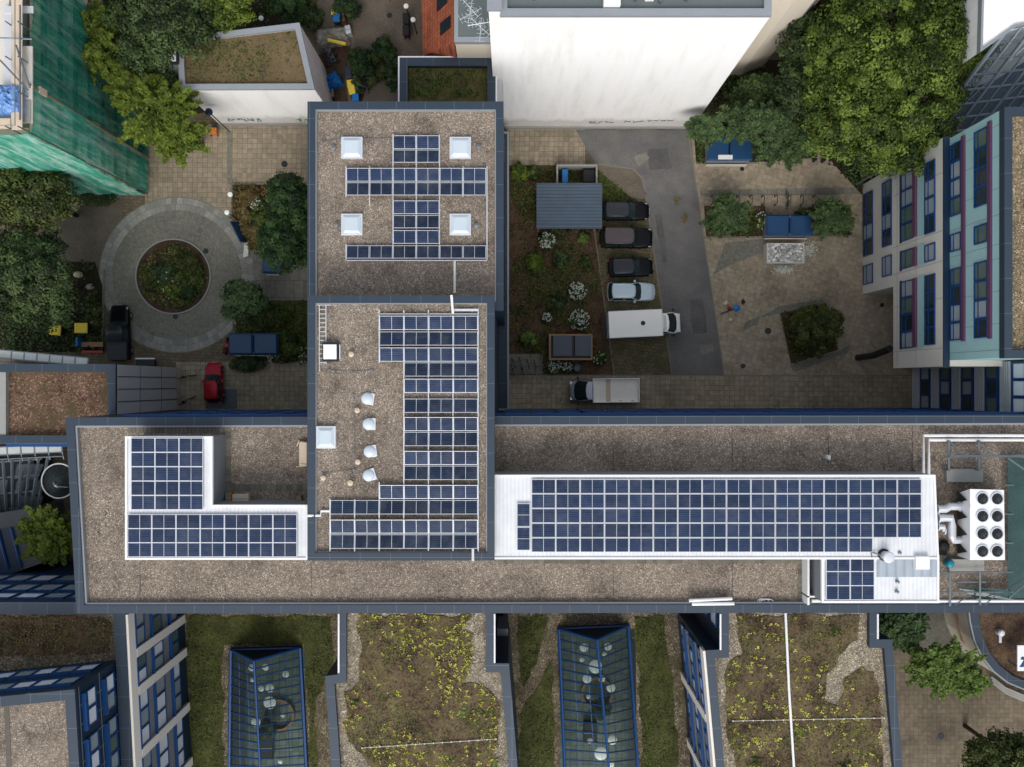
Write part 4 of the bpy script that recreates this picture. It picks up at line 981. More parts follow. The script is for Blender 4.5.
# hatch with ladder
x, y = P(331, 352, 20.8); r_ = empty('roof_hatch', (x, y, 20.75), 'white topped access hatch with grey flaps beside the ladder', 'roof hatch')
MB().box(-.5, -.65, 0, .55, .65, .45).build('shaft', 'darkmetal', r_, local=True); MB().box(-.42, -.5, .45, .48, .5, .55).build('lid', 'white', r_, local=True, bevel=.03)
MB().box(.6, -.5, 0, .68, .5, .3).build('rail', 'alu', r_, local=True)
r_ = empty('ladder', (*P(323, 336, 20.8), 20.76), 'white ladder lying flat on the gravel near the north-west corner', 'ladder')
m = MB(); k_ = 56.2/828
for sx in (-.22, .22): m.tube([(sx, -1.9*1.0, .12), (sx, 2.1, .12)], .04, 5)
m.build('stile', 'alu', r_, local=True); m = MB()
for k in range(13): m.tube([(-.22, -1.8+k*.3, .12), (.22, -1.8+k*.3, .12)], .028, 5)
m.build('rung', 'alu', r_, local=True); m = MB(); m.tube([(-.6, 2.1, .1), (.55, 2.1, .1)], .035, 5); m.tube([(-.22, -2.4, .1), (-.22, -1.8, .1)], .03, 5); m.build('crossbar', 'alu', r_, local=True)
# round domes
for i, (px, py) in enumerate(((367, 398.5), (368.5, 424), (369.5, 451.5), (368.5, 475.5))):
    x, y = P(px, py, 20.9); r_ = empty('roof_dome', (x, y, 20.75), 'round frosted smoke-vent dome, %s from the north in the row' % ORD[i], 'dome', 'round frosted domes in a row', rz=.15*(i-1))
    m = MB(); m.lathe(0, 0, [(.42, -.02), (.42, .08), (.39, .15), (.28, .22), (.1, .27), (.01, .275)], 20); m.build('dome', 'frost', r_, smooth=True, local=True)
    MB().box(.05, -.4, -.02, .47, .4, .1).build('base', 'alu', r_, local=True, bevel=.02)
for i, (px, py, r, lab) in enumerate(((357.5, 410.5, .18, 'beside the first dome'), (358, 462, .18, 'beside the third dome'), (323.5, 478, .17, 'nearest the tower coping'), (350.5, 483, .19, 'south of the last dome'), (351.5, 354.5, .18, 'east of the white hatch'))):
    x, y = P(px, py, 21); m = MB(); m.lathe(0, 0, [(.08, -.02), (.08, .3), (r, .3), (r, .36), (.03, .42)], 14); o = m.build('vent_cap', 'woodpale', smooth=False); o.location = (x, y, 20.75); tag(o, 'small round cream vent cap '+lab, 'vent', 'cream vent caps on the tower block')
for i, (px, py, lab) in enumerate(((334, 148, 'beside the north-west skylight'), (479, 147, 'beside the north-east skylight'), (336.5, 225, 'beside the south-west skylight'), (476.5, 225.5, 'beside the south-east skylight'))):
    x, y = P(px, py, 18.1); m = MB(); m.lathe(0, 0, [(.09, -.02), (.09, .25), (.16, .25), (.16, .3), (.02, .34)], 12); o = m.build('vent_cap', 'steel'); o.location = (x, y, 17.95); tag(o, 'small grey vent cap '+lab, 'vent', 'grey vent caps on the north block')
# lightning conductor wires
def wire(pts, z, lab):
    m = MB(); m.tube([pz(a, b, z) for a, b in pts], .02, 4)
    for a, b in pts: c = P(a, b, z); m.cyl(c[0], c[1], z-.03, z+.06, .08, 8)
    tag(m.build('lightning_wire', 'steel'), lab, 'wire')
wire([(323, 142), (340, 138.5), (393, 138)], 18.02, 'thin lightning wire leading to the north panels'); wire([(354, 395), (354, 470), (322, 473)], 20.8, 'thin lightning wire running beside the round domes'); wire([(330, 370), (352, 372), (372, 370)], 20.8, 'thin lightning wire near the ladder')
# stuff left on the roof
def barrel(px, py, z, mat, lab):
    x, y = P(px, py, z); m = MB(); m.lathe(0, 0, [(.25, 0), (.3, .1), (.3, .6), (.24, .7), (.1, .74)], 14); o = m.build('barrel', mat, smooth=True); o.location = (x, y, z); tag(o, lab, 'barrel')
M['tealp'] = plain('teal_plastic', S(16,120,140), .4, 0, .15, 3)
barrel(223, 495.5, 17.75, 'tealp', 'small teal drum in the corner of the L-shaped room')
def crate(name, px, py, z, sx, sy, h, mat, lab, rz=0, cat='box'):
    x, y = P(px, py, z); r_ = empty(name, (x, y, z), lab, cat, rz=rz)
    MB().box(-sx/2, -sy/2, 0, sx/2, sy/2, h).build('box', mat, r_, local=True, bevel=.02)
    m = MB(); m.box(-sx/2-.01, -.03, h, sx/2+.01, .03, h+.012); m.box(-sx/2-.02, -sy/2-.02, h-.06, sx/2+.02, -sy/2, h+.01); m.build('strap', 'concrete', r_, local=True); return r_
crate('cardboard_box', 230.6, 497, 17.76, .42, .7, .5, 'wood', 'small brown box next to the teal drum')
crate('white_box', 242.5, 498, 17.76, 1.15, .65, .5, 'woodpale', 'white box with straps in the corner of the L-shaped room')
crate('wood_block', 300.5, 498, 17.76, .3, .45, .4, 'wood', 'small timber block near the slab path by the tower block', .2)
x, y = P(303.5, 453.5, 17.9); r_ = empty('mattress', (x, y, 17.76), 'pale wrapped package lying against the tower block', 'package')
m = MB(); m.box(-.28, -.9, .05, .3, .85, .35); m.build('package', 'woodpale', r_, local=True, bevel=.08)
m = MB()
for s in (-.8, .75): m.tube([(-.32, s, .2), (-.1, s+.1, .38), (.3, s, .38)], .03, 5)
m.tube([(-.55, -.95, .05), (.1, -.9, .1)], .04, 5); m.tube([(-.5, .5, .05), (-.3, .95, .2)], .04, 5); m.build('cord', 'woodpale', r_, local=True)
for i, (a, b) in enumerate((((689, 600.5), (732, 598.5)), ((692, 604), (734, 603.5)))):
    m = MB(); m.tube([pz(*a, 18.3), pz(*b, 18.3)], .12, 8); tag(m.build('white_pipe', 'white'), ['white plastic pipe lying slightly askew on the gravel edge', 'white plastic pipe lying on the slate coping'][i], 'pipe')
m = MB(); c = P(767, 602, 18)
for k in range(3): m.tube([(c[0]-.35+math.cos(t)*(.25+.1*k)+k*.2, c[1]+math.sin(t)*.18, 17.8+.04*k) for t in [j*.42 for j in range(11)]], .045, 5)
tag(m.build('hose', 'white', smooth=True), 'white coiled hose on the gravel edge', 'hose')
x, y = P(827, 457, 17.8); m = MB(); m.box(-.1, -.15, 0, .1, .15, .5); m.box(-.3, -.02, .1, .1, .02, .14); o = m.build('roof_outlet', 'white', bevel=.02); o.location = (x, y, 17.75); tag(o, 'small white outlet box alone on the northern gravel strip', 'outlet')
x, y = P(525, 436, 17.8)
# chimney pot on the east room
x, y = P(887.5, 556.5, 21); r_ = empty('flue', (x, y, 20.4), 'round white flue with dark collar on the white rooftop room', 'chimney')
m = MB(); m.lathe(0, 0, [(.28, -.1), (.28, .7), (.38, .7), (.38, .85), (.3, .9), (.02, .92)], 20); m.build('pipe', 'alu', r_, smooth=False, local=True)
m = MB(); m.lathe(0, 0, [(.42, -.08), (.42, .12), (.3, .14)], 20); m.build('collar', 'darkmetal', r_, local=True)
m = MB(); m.tube([(-.9, .2, .05), (-.5, .1, .25), (-.2, 0, .3)], .05, 6); m.tube([(-.8, -.15, .05), (-.9, .3, .05)], .04, 5); m.build('bracket', 'steel', r_, local=True)
# small roof vents on the white roof
for i, (px, py) in enumerate(((900, 553), (898, 582), (897.5, 592))):
    x, y = P(px, py, 20.5); m = MB(); m.lathe(0, 0, [(.12, -.1), (.12, .12), (.02, .16)], 10); o = m.build('vent_cap', 'steel'); o.location = (x, y, 20.4); tag(o, 'tiny round vent on white metal east of the small array, %s from the north' % ORD[i], 'vent', 'tiny vents on the white rooftop room')

# --- chiller on the roof
zc0 = 17.8; x, y = P(975, 523, 20.6); r_ = empty('chiller', (x, y, zc0), 'big white rooftop chiller with eight round black fans', 'chiller')
zt = 20.8; tp = [P(a, b, zt) for a, b in ((970, 489), (1004, 490), (1005, 560), (970, 560))]; bt = [P(a, b, 18.8) for a, b in ((957.5, 493), (1001, 492), (1001, 556), (957.5, 556))]
tpz = [(a, b, zt) for a, b in tp]; btz = [(a, b, 18.8) for a, b in bt]
MB().hexa([btz[3], btz[2], btz[1], btz[0]], [tpz[3], tpz[2], tpz[1], tpz[0]]).build('casing', 'white', r_)
m = MB(); bx0 = P(958, 0, 18.2)[0]; bb = [P(a, b, 18) for a, b in ((957, 492), (998, 492), (998, 556), (957, 556))]; m.prism(bb, 18.0, 18.78); m.build('base_frame', 'darkmetal', r_)
xw = tp[0][0]
for k in range(4):   # V-shaped coil ends
    yy = tp[0][1]-.8-k*1.18; zz = 19.9
    m = MB(); q = [(btz[0][0]-.035, yy+.42, 18.95), (btz[0][0]-.035, yy-.42, 18.95), (xw-.005, yy, 20.45)]; m.add(q+[(a-.04, b, c) for a, b, c in q], [(0, 1, 2), (5, 4, 3), (0, 3, 4, 1), (1, 4, 5, 2), (2, 5, 3, 0)]); m.build('coil_end', 'darkmetal', r_)
MB().box(xw-.02, tp[0][1]-1.25, 20.801, xw+.0, tp[0][1]-1, 20.81).build('label_plate', 'darkmetal', r_)
for i in range(4):
    for j in range(2):
        a = P(982 + j*14.6, 498.5+i*17.5, zt); r0 = .37
        f = MB(); oc = [(a[0]+r*math.cos(t), a[1]+r*math.sin(t)) for r in (.44,) for t in [2*math.pi*k/24 for k in range(24)]]; ic = [(a[0]+.38*math.cos(2*math.pi*k/24), a[1]+.38*math.sin(2*math.pi*k/24)) for k in range(24)]
        f.ring(oc, ic, zt+.0, zt+.1); fn = f.build('fan', 'alu', r_)
        m = MB(); m.cyl(a[0], a[1], zt+.003, zt+.02, .385, 24); m.build('fan_well', 'black', fn)
        m = MB(); m.cyl(a[0], a[1], zt+.02, zt+.07, .11, 12)
        for k in range(7):
            t = k*2*math.pi/7; c_, s_ = math.cos(t), math.sin(t); 
            m.add([(a[0]+c_*.08-s_*-.05, a[1]+s_*.08+c_*-.05, zt+.03), (a[0]+c_*.35+s_*.1, a[1]+s_*.35-c_*.1, zt+.03), (a[0]+c_*.36-s_*.07, a[1]+s_*.36+c_*.07, zt+.055), (a[0]+c_*.08-s_*.05, a[1]+s_*.08+c_*.05, zt+.055)], [(0, 1, 2, 3)])
        m.build('fan_blades', 'darkmetal', fn)
for i, (a, b, c, d) in enumerate(((946.5, 469, 983, 482), (949, 559, 984, 572))):
    q = prect(a, b, c, d, 18.1); o = MB().prism(q, 17.74, 18.15).build('concrete_pad', 'concrete', bevel=.02); tag(o, 'pale concrete slab on the gravel just %s of the chiller' % ['north', 'south'][i], 'slab')
# ducts between the room and the chiller
for i, (pts, rr, lab) in enumerate((([(937, 509), (945, 509), (950, 506.5), (960, 506.5)], .27, 'white insulated pipe, upper one between rooftop room and chiller'), ([(938, 518), (951, 518), (952, 526), (952, 536), (954, 540), (962, 540)], .27, 'white insulated pipe bent like a hook between rooftop room and chiller'), ([(938, 527), (943, 527), (944, 531)], .2, 'short white stub pipe on the wall of the rooftop room'))):
    m = MB(); P3 = [pz(a, b, 19.4) for a, b in pts]; m.tube(P3, rr, 10)
    for q in (P3[0], P3[-1]): m.cylx(q, (1, 0, 0), rr*1.3, .08)
    tag(m.build('insulated_pipe', 'alu', smooth=False), lab, 'pipe')
barrel(946, 562, 18.2, 'tealp', 'small teal drum beside the chiller base')
x, y = P(943, 546, 17.8); m = MB(); m.lathe(0, 0, [(.4, 0), (.42, .2), (.3, .35), (.1, .4)], 12); m.box(-.3, -.6, 0, .2, .3, .25); o = m.build('pump', 'black', smooth=False); o.location = (x, y, 17.75); tag(o, 'black pump lump on the gravel west of the chiller', 'pump')
# two white pipes around the east roof
for i, pts in enumerate((([(923.5, 475), (923.5, 435.5), (1130, 435.5)]), ([(928.8, 475), (928.8, 440), (1130, 440)]))):
    m = MB(); P3 = [pz(a, b, 18.3) for a, b in pts]; m.tube(P3, .11, 8)
    for k in range(8): 
        q = pz(960+k*22, pts[1][1], 18.1); m.box(q[0]-.03, q[1]-.03, 17.7, q[0]+.03, q[1]+.03, 18.25)
    tag(m.build('white_pipe', 'white'), ['outer', 'inner'][i]+' white pipe bending round the roof corner north of the chiller', 'pipe')
# steel service frame with green glass screen
r_ = empty('service_gantry', (*P(985, 520, 18), 17.75), 'grey steel frame with dark green glass screen around the chiller', 'frame')
m = MB(); T = lambda pts, z, r: m.tube([pz(a, b, z) for a, b in pts], r, 5)
for px in (949, 979): T([(px, 441), (px, 470)], 18.6, .09)
T([(949, 456), (1030, 456)], 19, .1); T([(951, 455.5), (1024, 455.5)], 18.7, .06); T([(951, 443), (965, 456)], 19, .05); T([(979, 443), (995, 456)], 19, .05)
for py in (485, 514, 543, 572, 592): T([(1004 if py < 570 else 940, py), (1060, py)], 18.5, .06)
T([(950, 572), (950, 606)], 18.7, .07); T([(980, 572), (980, 604)], 18.7, .07); T([(940, 572), (950, 580)], 18.4, .04); T([(957, 582), (986, 582)], 18.5, .07)
T([(1008, 458), (1040, 480)], 19.5, .06); T([(1009, 598), (1040, 572)], 19.5, .06); T([(955, 605), (968, 596)], 18.6, .04); T([(985, 605), (996, 595)], 18.6, .04)
for px, py in ((949, 441), (979, 441), (949, 470), (979, 470), (950, 604), (980, 604), (1009, 456), (1009, 598)): q = pz(px, py, 18.6); m.box(q[0]-.05, q[1]-.05, 17.7, q[0]+.05, q[1]+.05, 18.7)
m.build('frame', 'steel', r_)
MB().add([pz(1008, 458, 18.4), pz(1080, 458, 20.2), pz(1080, 598, 20.2), pz(1008, 598, 18.4)], [(0, 3, 2, 1)]).build('glass_screen', 'greenglass', r_)
MB().add([pz(955, 586, 18.2), pz(1008, 590, 18.6), pz(1015, 600, 18.6), pz(978, 600, 18.2)], [(0, 3, 2, 1)]).build('glass_screen', 'greenglass', r_)
m = MB(); m.tube([pz(812, 601, 18.5), pz(1130, 601, 18.5)], .1, 8); tag(m.build('white_handrail', 'white'), 'long white rail along the southern parapet at the east end', 'rail')
# --- pipe on wing W3 and edge rails
m = MB(); m.tube([pz(785.5, 613, 14.6), pz(789, 690, 14.6), pz(796, 800, 14.6)], .095, 8); tag(m.build('white_pipe', 'white'), 'straight white pipe crossing the mossy eastern wing', 'pipe')
for (a, b, lab) in (((362, 748), (496, 739), 'thin beaded wire across the middle wing roof'), ((733, 721), (884, 718), 'thin beaded wire across the eastern wing roof')):
    m = MB(); A = Vector(pz(*a, 14.55)); B = Vector(pz(*b, 14.55)); m.tube([A, B], .02, 4)
    for k in range(16): c = A.lerp(B, k/15); m.cyl(c.x, c.y, 14.42, 14.58, .055, 8)
    tag(m.build('lightning_wire', 'concrete_light'), lab, 'wire')

# --- vehicles. Local x = forward, y = left, z = up
def loft(secs, cap=True):
    m = MB(); n = len(secs[0]); vs = [p for s in secs for p in s]; fs = []
    for i in range(len(secs)-1):
        for k in range(n):
            k2 = (k+1) % n; fs.append((i*n+k, (i+1)*n+k, (i+1)*n+k2, i*n+k2))
    fs += [tuple(range(n)), tuple(range((len(secs)-1)*n, len(secs)*n))[::-1]]
    return m.add(vs, fs)
def wheel(r_, x, y, rad=.32, w=.22):
    m = MB(); m.cylx((x, y, rad), (0, 1, 0), rad, w, 20); t = m.build('wheel', 'tyre', r_, local=True, bevel=.02)
    s = 1 if y > 0 else -1; MB().cylx((x, y+s*w/2, rad), (0, 1, 0), rad*.6, .04, 14).build('rim', 'rim', t, local=True)
def car(px, py, ang, L, W, H, paint_, label, roofmat=None, style='hatch', name='parked_car', cat='car', rails=False):
    x, y = P(px, py, .9); r_ = empty(name, (x, y, .03), label, cat, rz=ang); h = L/2; w = W/2; belt = .92 if H > 1.6 else .84; van = H > 1.75
    hood = belt-(.02 if van else .06)
    st = [(-h, .80, .35, belt-.22), (-h+.06, .9, .28, belt-.06), (-h+.3, .97, .22, belt), (-h*.4, 1, .2, belt+.01), (h*.1, 1, .2, belt), (h*.45, 1, .2, belt-.02), (h*.72, .97, .2, hood-.06), (h-.18, .86, .25, hood-.18), (h-.03, .7, .32, hood-.32), (h, .55, .4, .5)]
    secs = []
    for sx, f, zb, zt in st:
        W_ = w*f; secs.append([(sx, -W_*.94, zb), (sx, -W_, (zb+zt)*.45), (sx, -W_*.985, zt-.12), (sx, -W_*.86, zt), (sx, -W_*.4, zt+.03), (sx, W_*.4, zt+.03), (sx, W_*.86, zt), (sx, W_*.985, zt-.12), (sx, W_, (zb+zt)*.45), (sx, W_*.94, zb)])
    b = loft(secs).build('body', paint_, r_, smooth=True, local=True); sd = b.modifiers.new('s', 'SUBSURF'); sd.levels = 1; sd.render_levels = 2
    # greenhouse
    rear, front = (-h+.12, h*.42) if style != 'sedan' else (-h*.72, h*.36)
    tr, tf = (rear+.28, front-(.62 if not van else .45)); bw, tw = w*.93, w*.76
    def outline(x0, x1, hw, z, c):
        return [(x0, -hw+c, z), (x0+c*.6, -hw, z), (x1-c*1.6, -hw, z), (x1-c*.3, -hw+c*1.1, z), (x1, 0, z), (x1-c*.3, hw-c*1.1, z), (x1-c*1.6, hw, z), (x0+c*.6, hw, z), (x0, hw-c, z), (x0-.04, 0, z)]
    o0 = outline(rear, front, bw, belt-.02, .2); o1 = outline(tr, tf, tw, H-.07, .2)
    loft([o0, [tuple(Vector(a).lerp(Vector(b_), .55)) for a, b_ in zip(o0, o1)], o1]).build('windows', 'carglass', r_, smooth=False, local=True)
    o2 = outline(tr-.03, tf+.04, tw+.03, H-.085, .2); o3 = outline(tr, tf, tw-.02, H-.03, .2); o4 = outline(tr+.1, tf-.1, tw-.14, H, .18)
    loft([o2, o3, o4]).build('roof', roofmat or paint_, r_, smooth=True, local=True)
    m = MB()
    for i, j in ((1, 1), (2, 2), (6, 6), (7, 7)):
        m.tube([Vector(o0[i])+Vector((0, 0, .0)), Vector(o1[j])], .045, 5)
    mid0 = Vector(((rear+front)/2, -bw, belt)); mid1 = Vector(((tr+tf)/2-.1, -tw, H-.07))
    for s in (1, -1): m.tube([Vector((mid0.x, mid0.y*s, mid0.z)), Vector((mid1.x, mid1.y*s, mid1.z))], .04, 5)
    m.build('pillar', paint_, r_, local=True)
    for s in (1, -1):
        m = MB(); m.hexa([(h-.34, s*w*.52, hood-.4), (h-.06, s*w*.5, hood-.4), (h-.22, s*w*.84, hood-.4), (h-.42, s*w*.87, hood-.4)][::s], [(h-.36, s*w*.52, hood-.2), (h-.1, s*w*.5, hood-.26), (h-.25, s*w*.82, hood-.22), (h-.44, s*w*.85, hood-.16)][::s]).build('headlight', 'lens', r_, local=True)
        MB().box(-h-.01, s*w*.6, belt-.3, -h+.1, s*w*.88, belt-.12).build('taillight', 'redlens', r_, local=True, bevel=.01)
        MB().box(front-.75, s*(w*.93), belt, front-.55, s*(w+.17), belt+.14).build('mirror', paint_ if paint_ != 'p_pale' else 'p_pale', r_, local=True, bevel=.03)
        for wx in (-h*.62, h*.62): wheel(r_, wx, s*(w-.12), .31 if H < 1.7 else .34)
        if rails: m = MB(); m.tube([(tr+.15, s*(tw-.06), H-.01), (tr+.3, s*(tw-.06), H+.04), (tf-.35, s*(tw-.06), H+.04), (tf-.2, s*(tw-.06), H-.01)], .02, 5); m.build('roof_rail', 'darkmetal', r_, local=True)
    MB().box(h-.04, -.26, .38, h+.012, .26, .48).build('number_plate', 'white', r_, local=True)
    m = MB(); m.tube([(front-.15, -w*.5, belt+.02), (front-.3, w*.1, belt+.1)], .012, 4); m.tube([(front-.12, w*.05, belt+.02), (front-.28, w*.6, belt+.1)], .012, 4); m.build('wiper', 'black', r_, local=True)
    return r_
car(625.5, 210.5, 0.0, 4.5, 1.75, 1.48, 'p_black', 'black hatchback parked nose east, half under the shed roof end of the row', 'p_char', rails=True)
car(626.5, 237.5, -.01, 4.95, 1.95, 1.92, 'p_black', 'black minivan with dusty grey-brown roof, second from the shed', 'p_brown', name='parked_van', cat='van', rails=True)
car(631, 267, .03, 4.2, 1.8, 1.55, 'p_black', 'black hatchback with charcoal roof between minivan and pale car', 'p_char')
car(631.5, 291.5, .0, 4.45, 1.75, 1.46, 'p_pale', 'pale blue hatchback with dark rear spoiler next to the white box truck', rails=False)
car(118.5, 333, R(90)+.03, 5.2, 1.95, 1.8, 'p_black', 'black pickup with covered bed parked beside the roundabout', 'p_char', name='parked_pickup', cat='pickup')
a = P(119.5, 350, 1.3); MB
pk = empty('bed_cover', (a[0], a[1], 1.02), 'dark ribbed cover on the bed of the black pickup', 'bed cover', rz=.03); bpy.data.objects.remove(pk)
pku = [o for o in bpy.data.objects if o.name == 'parked_pickup'][0]
m = MB(); m.box(-2.5, -.86, .8, -.75, .86, 1.28); 
m.build('bed_cover', 'ribblack', pku, local=True, bevel=.05); m = MB()
for k in range(4): m.box(-2.35+k*.42, -.8, 1.28, -2.3+k*.42, .8, 1.3)
m.build('bed_rib', 'darkmetal', pku, local=True)
[setattr(c, 'scale', (1, 1, 1)) for c in kids(pku)]
for c in kids(pku):
    if c.name.startswith(('windows', 'roof', 'pillar')):   # cab only: the rear third is the bed
        for v in c.data.vertices:
            if v.co.x < -.7: v.co.x = -.7+(v.co.x+.7)*.08
car(212.8, 382.5, R(90)+.02, 3.75, 1.62, 1.48, 'p_red', 'small red hatchback parked beside the lower drive')
def truck(px, py, ang, label, L, Wd, boxL, boxH, flat, z=1.5):
    x, y = P(px, py, z); r_ = empty('parked_truck', (x, y, .03), label, 'truck', rz=ang); h = L/2; w = 1.0
    cl = L-boxL-.1; c0 = h-cl
    def sec(sx, f, zb, zt): W_ = w*f; return [(sx, -W_*.95, zb), (sx, -W_, (zb+zt)/2), (sx, -W_*.97, zt-.15), (sx, -W_*.82, zt), (sx, 0, zt+.04), (sx, W_*.82, zt), (sx, W_*.97, zt-.15), (sx, W_, (zb+zt)/2), (sx, W_*.95, zb)]
    b = loft([sec(c0, .97, .4, 1.2), sec(c0+.1, 1, .35, 1.25), sec(c0+cl*.55, 1, .35, 1.2), sec(h-.35, .95, .35, 1.05), sec(h-.06, .82, .38, .9), sec(h, .6, .45, .75)]).build('cab_body', 'p_white' if not flat else 'p_silver', r_, smooth=True, local=True); b.modifiers.new('s', 'SUBSURF').render_levels = 2
    o0 = [(c0+.02, -w*.95, 1.2), (h-.75, -w*.95, 1.18), (h-.45, -w*.6, 1.1), (h-.38, 0, 1.08), (h-.45, w*.6, 1.1), (h-.75, w*.95, 1.18), (c0+.02, w*.95, 1.2)]
    o1 = [(c0+.05, -w*.82, 2.1), (c0+cl*.22, -w*.82, 2.1), (c0+cl*.3, -w*.55, 2.08), (c0+cl*.33, 0, 2.08), (c0+cl*.3, w*.55, 2.08), (c0+cl*.22, w*.82, 2.1), (c0+.05, w*.82, 2.1)]
    loft([o0, o1]).build('windows', 'carglass', r_, local=True)
    o2 = [(a*1.0, b_*1.04, 2.09) for a, b_, c in o1]; o3 = [(a, b_*.96, 2.17) for a, b_, c in o1]; loft([o2, o3]).build('cab_roof', 'p_white' if not flat else 'p_silver', r_, smooth=False, local=True, bevel=.03)
    m = MB()
    for i in (0, 1, 5, 6): m.tube([o0[i], o1[i]], .05, 5)
    m.build('pillar', 'p_white' if not flat else 'p_silver', r_, local=True)
    for s in (1, -1):
        m = MB(); m.tube([(h-.8, s*w*.95, 1.2), (h-.75, s*(w+.16), 1.3)], .025, 4); m.box(h-.82, s*(w+.08), 1.15, h-.68, s*(w+.28), 1.5); m.build('mirror', 'black', r_, local=True)
        MB().box(h-.3, s*w*.55, .72, h-.03, s*w*.85, .9).build('headlight', 'lens', r_, local=True, bevel=.03)
        for wx in (-h+.95, h-1.0): wheel(r_, wx, s*(w-.1), .36, .26)
        MB().box(-h-.02, s*w*.7, .6, -h+.05, s*w*.95, .75).build('taillight', 'redlens', r_, local=True)
    MB().box(-h+.05, -.5, .42, h-1.0, .5, .62).build('chassis', 'black', r_, local=True)
    b0, b1 = -h, -h+boxL
    if not flat:
        MB().box(b0, -Wd/2, .7, b1, Wd/2, boxH).build('cargo_box', 'p_white', r_, local=True, bevel=.04)
        m = MB()
        for s in (1, -1): m.box(b0-.01, s*Wd/2-.04, boxH-.03, b1+.01, s*Wd/2+.01, boxH+.02)
        m.box(b0-.01, -Wd/2, boxH-.03, b0+.05, Wd/2, boxH+.022); m.box(b1-.05, -Wd/2, boxH-.03, b1+.01, Wd/2, boxH+.022); m.build('edge_trim', 'alu', r_, local=True)
        m = MB(); m.lathe(-.35, 0, [(.2, boxH-.01), (.2, boxH+.06), (.12, boxH+.1), (.02, boxH+.11)], 14); m.build('roof_vent', 'darkmetal', r_, local=True)
        m = MB(); m.hexa([(b1, -.8, 2.15), (b1+.5, -.6, 2.15), (b1+.5, .6, 2.15), (b1, .8, 2.15)], [(b1, -.75, boxH-.1), (b1+.1, -.6, boxH-.1), (b1+.1, .6, boxH-.1), (b1, .75, boxH-.1)]); m.build('spoiler', 'p_white', r_, local=True, bevel=.03)
        MB().box(b0-.35, -Wd/2+.1, .5, b0-.02, Wd/2-.1, .62).build('tail_lift', 'darkmetal', r_, local=True)
    else:
        MB().box(b0, -Wd/2, .85, b1, Wd/2, .98).build('load_bed', 'bedwhite', r_, local=True); m = MB(); m.ring(rect(b0-.03, -Wd/2-.03, b1+.03, Wd/2+.03), rect(b0+.04, -Wd/2+.04, b1-.04, Wd/2-.04), .8, 1.32); m.build('drop_side', 'bedwhite', r_, local=True)
        MB().box(b0+boxL*.62, -Wd/2+.05, .985, b0+boxL*.72, Wd/2-.05, 1.0).build('bed_strip', 'woodpale', r_, local=True)
        m = MB()
        for k in range(3): m.box(b0+.5+k*1.1, Wd/2-.14, .985, b0+.7+k*1.1, Wd/2-.1, 1.0)
        m.build('lashing_slot', 'darkmetal', r_, local=True)
    return r_
M['bedwhite'] = plain('scuffed_white_bed', S(244,240,232), .7, 0, .1, 1.5)
truck(645.5, 323.5, .045, 'white box truck with round roof vent, largest vehicle in the parking row', 6.8, 2.35, 4.8, 2.75, False, 2.0)
truck(604.5, 390.5, math.pi+.01, 'white flatbed truck with silver cab standing on the paved drive', 6.35, 2.15, 4.2, 2, True, 1.2)

# --- shed, bins and other courtyard things
x, y = P(569, 206, 2.4); r_ = empty('open_shed', (x, y, 0), 'shed with blue-grey ribbed metal roof beside the planting bed', 'shed')
a = P(536.5, 228.5, 2.5); b = P(602, 183, 2.5); m = MB(); n_ = 24
for k in range(n_):
    y0_ = a[1]+(b[1]-a[1])*k/n_; y1_ = a[1]+(b[1]-a[1])*(k+.55)/n_; m.box(a[0], y0_, 2.5, b[0], y1_, 2.56)
m.box(a[0], a[1], 2.44, b[0], b[1], 2.5); m.build('roof', 'shedroof', r_)
MB().box(a[0]+.15, a[1]+.15, 0, a[0]+.27, b[1]-.15, 2.44).build('wall', 'wood', r_); MB().box(a[0]+.27, b[1]-.27, 0, b[0]-.15, b[1]-.15, 2.44).build('wall', 'wood', r_)
for sx in (b[0]-.2, (a[0]+b[0])/2): MB().box(sx-.06, a[1]+.15, 0, sx+.06, a[1]+.27, 2.44).build('post', 'darkmetal', r_)
x, y = P(577, 174, 1); r_ = empty('bin_enclosure', (x, y, 0), 'roofless grey bin enclosure just north of the ribbed shed', 'enclosure')
o = prect(556.5, 164.5, 597.5, 188, 1.5); MB().ring(o, offset(o, .14), 0, 1.5).build('wall', 'concrete', r_); MB().prism(offset(o, .13), 0, .04).build('floor', 'wood', r_)
def bin_(px, py, z0, lidmat, bodymat, label, group=None, s=.58, ang=0, h=1.0, sy=None):
    x, y = P(px, py, z0+h); r_ = empty('wheeled_bin', (x, y, z0), label, 'bin', group, rz=ang); sy = sy or s*1.15
    m = MB(); m.hexa([(-s*.4, -sy*.4, .08), (s*.4, -sy*.4, .08), (s*.4, sy*.4, .08), (-s*.4, sy*.4, .08)], [(-s*.5, -sy*.5, h), (s*.5, -sy*.5, h), (s*.5, sy*.5, h), (-s*.5, sy*.5, h)]); m.build('body', bodymat, r_, local=True, bevel=.02)
    m = MB(); m.hexa([(-s*.53, -sy*.53, h), (s*.53, -sy*.53, h), (s*.53, sy*.53, h), (-s*.53, sy*.53, h)], [(-s*.45, -sy*.45, h+.08), (s*.45, -sy*.45, h+.08), (s*.45, sy*.45, h+.08), (-s*.45, sy*.45, h+.08)]); m.build('lid', lidmat, r_, local=True, bevel=.02)
    MB().box(-s*.3, -sy*.62, h-.06, s*.3, -sy*.53, h+.0).build('handle', bodymat, r_, local=True)
    for q in (-1, 1): MB().cylx((q*s*.38, -sy*.45, .1), (1, 0, 0), .1, .06, 12).build('wheel', 'tyre', r_, local=True)
    return r_
bin_(565, 176, 0, 'bluebright', 'darkmetal', 'dark bin with a bright blue lid inside the grey enclosure', s=.55, sy=1.3)
bin_(589, 176, 0, 'black', 'darkmetal', 'black wide bin inside the grey enclosure', s=1.1, sy=1.2)
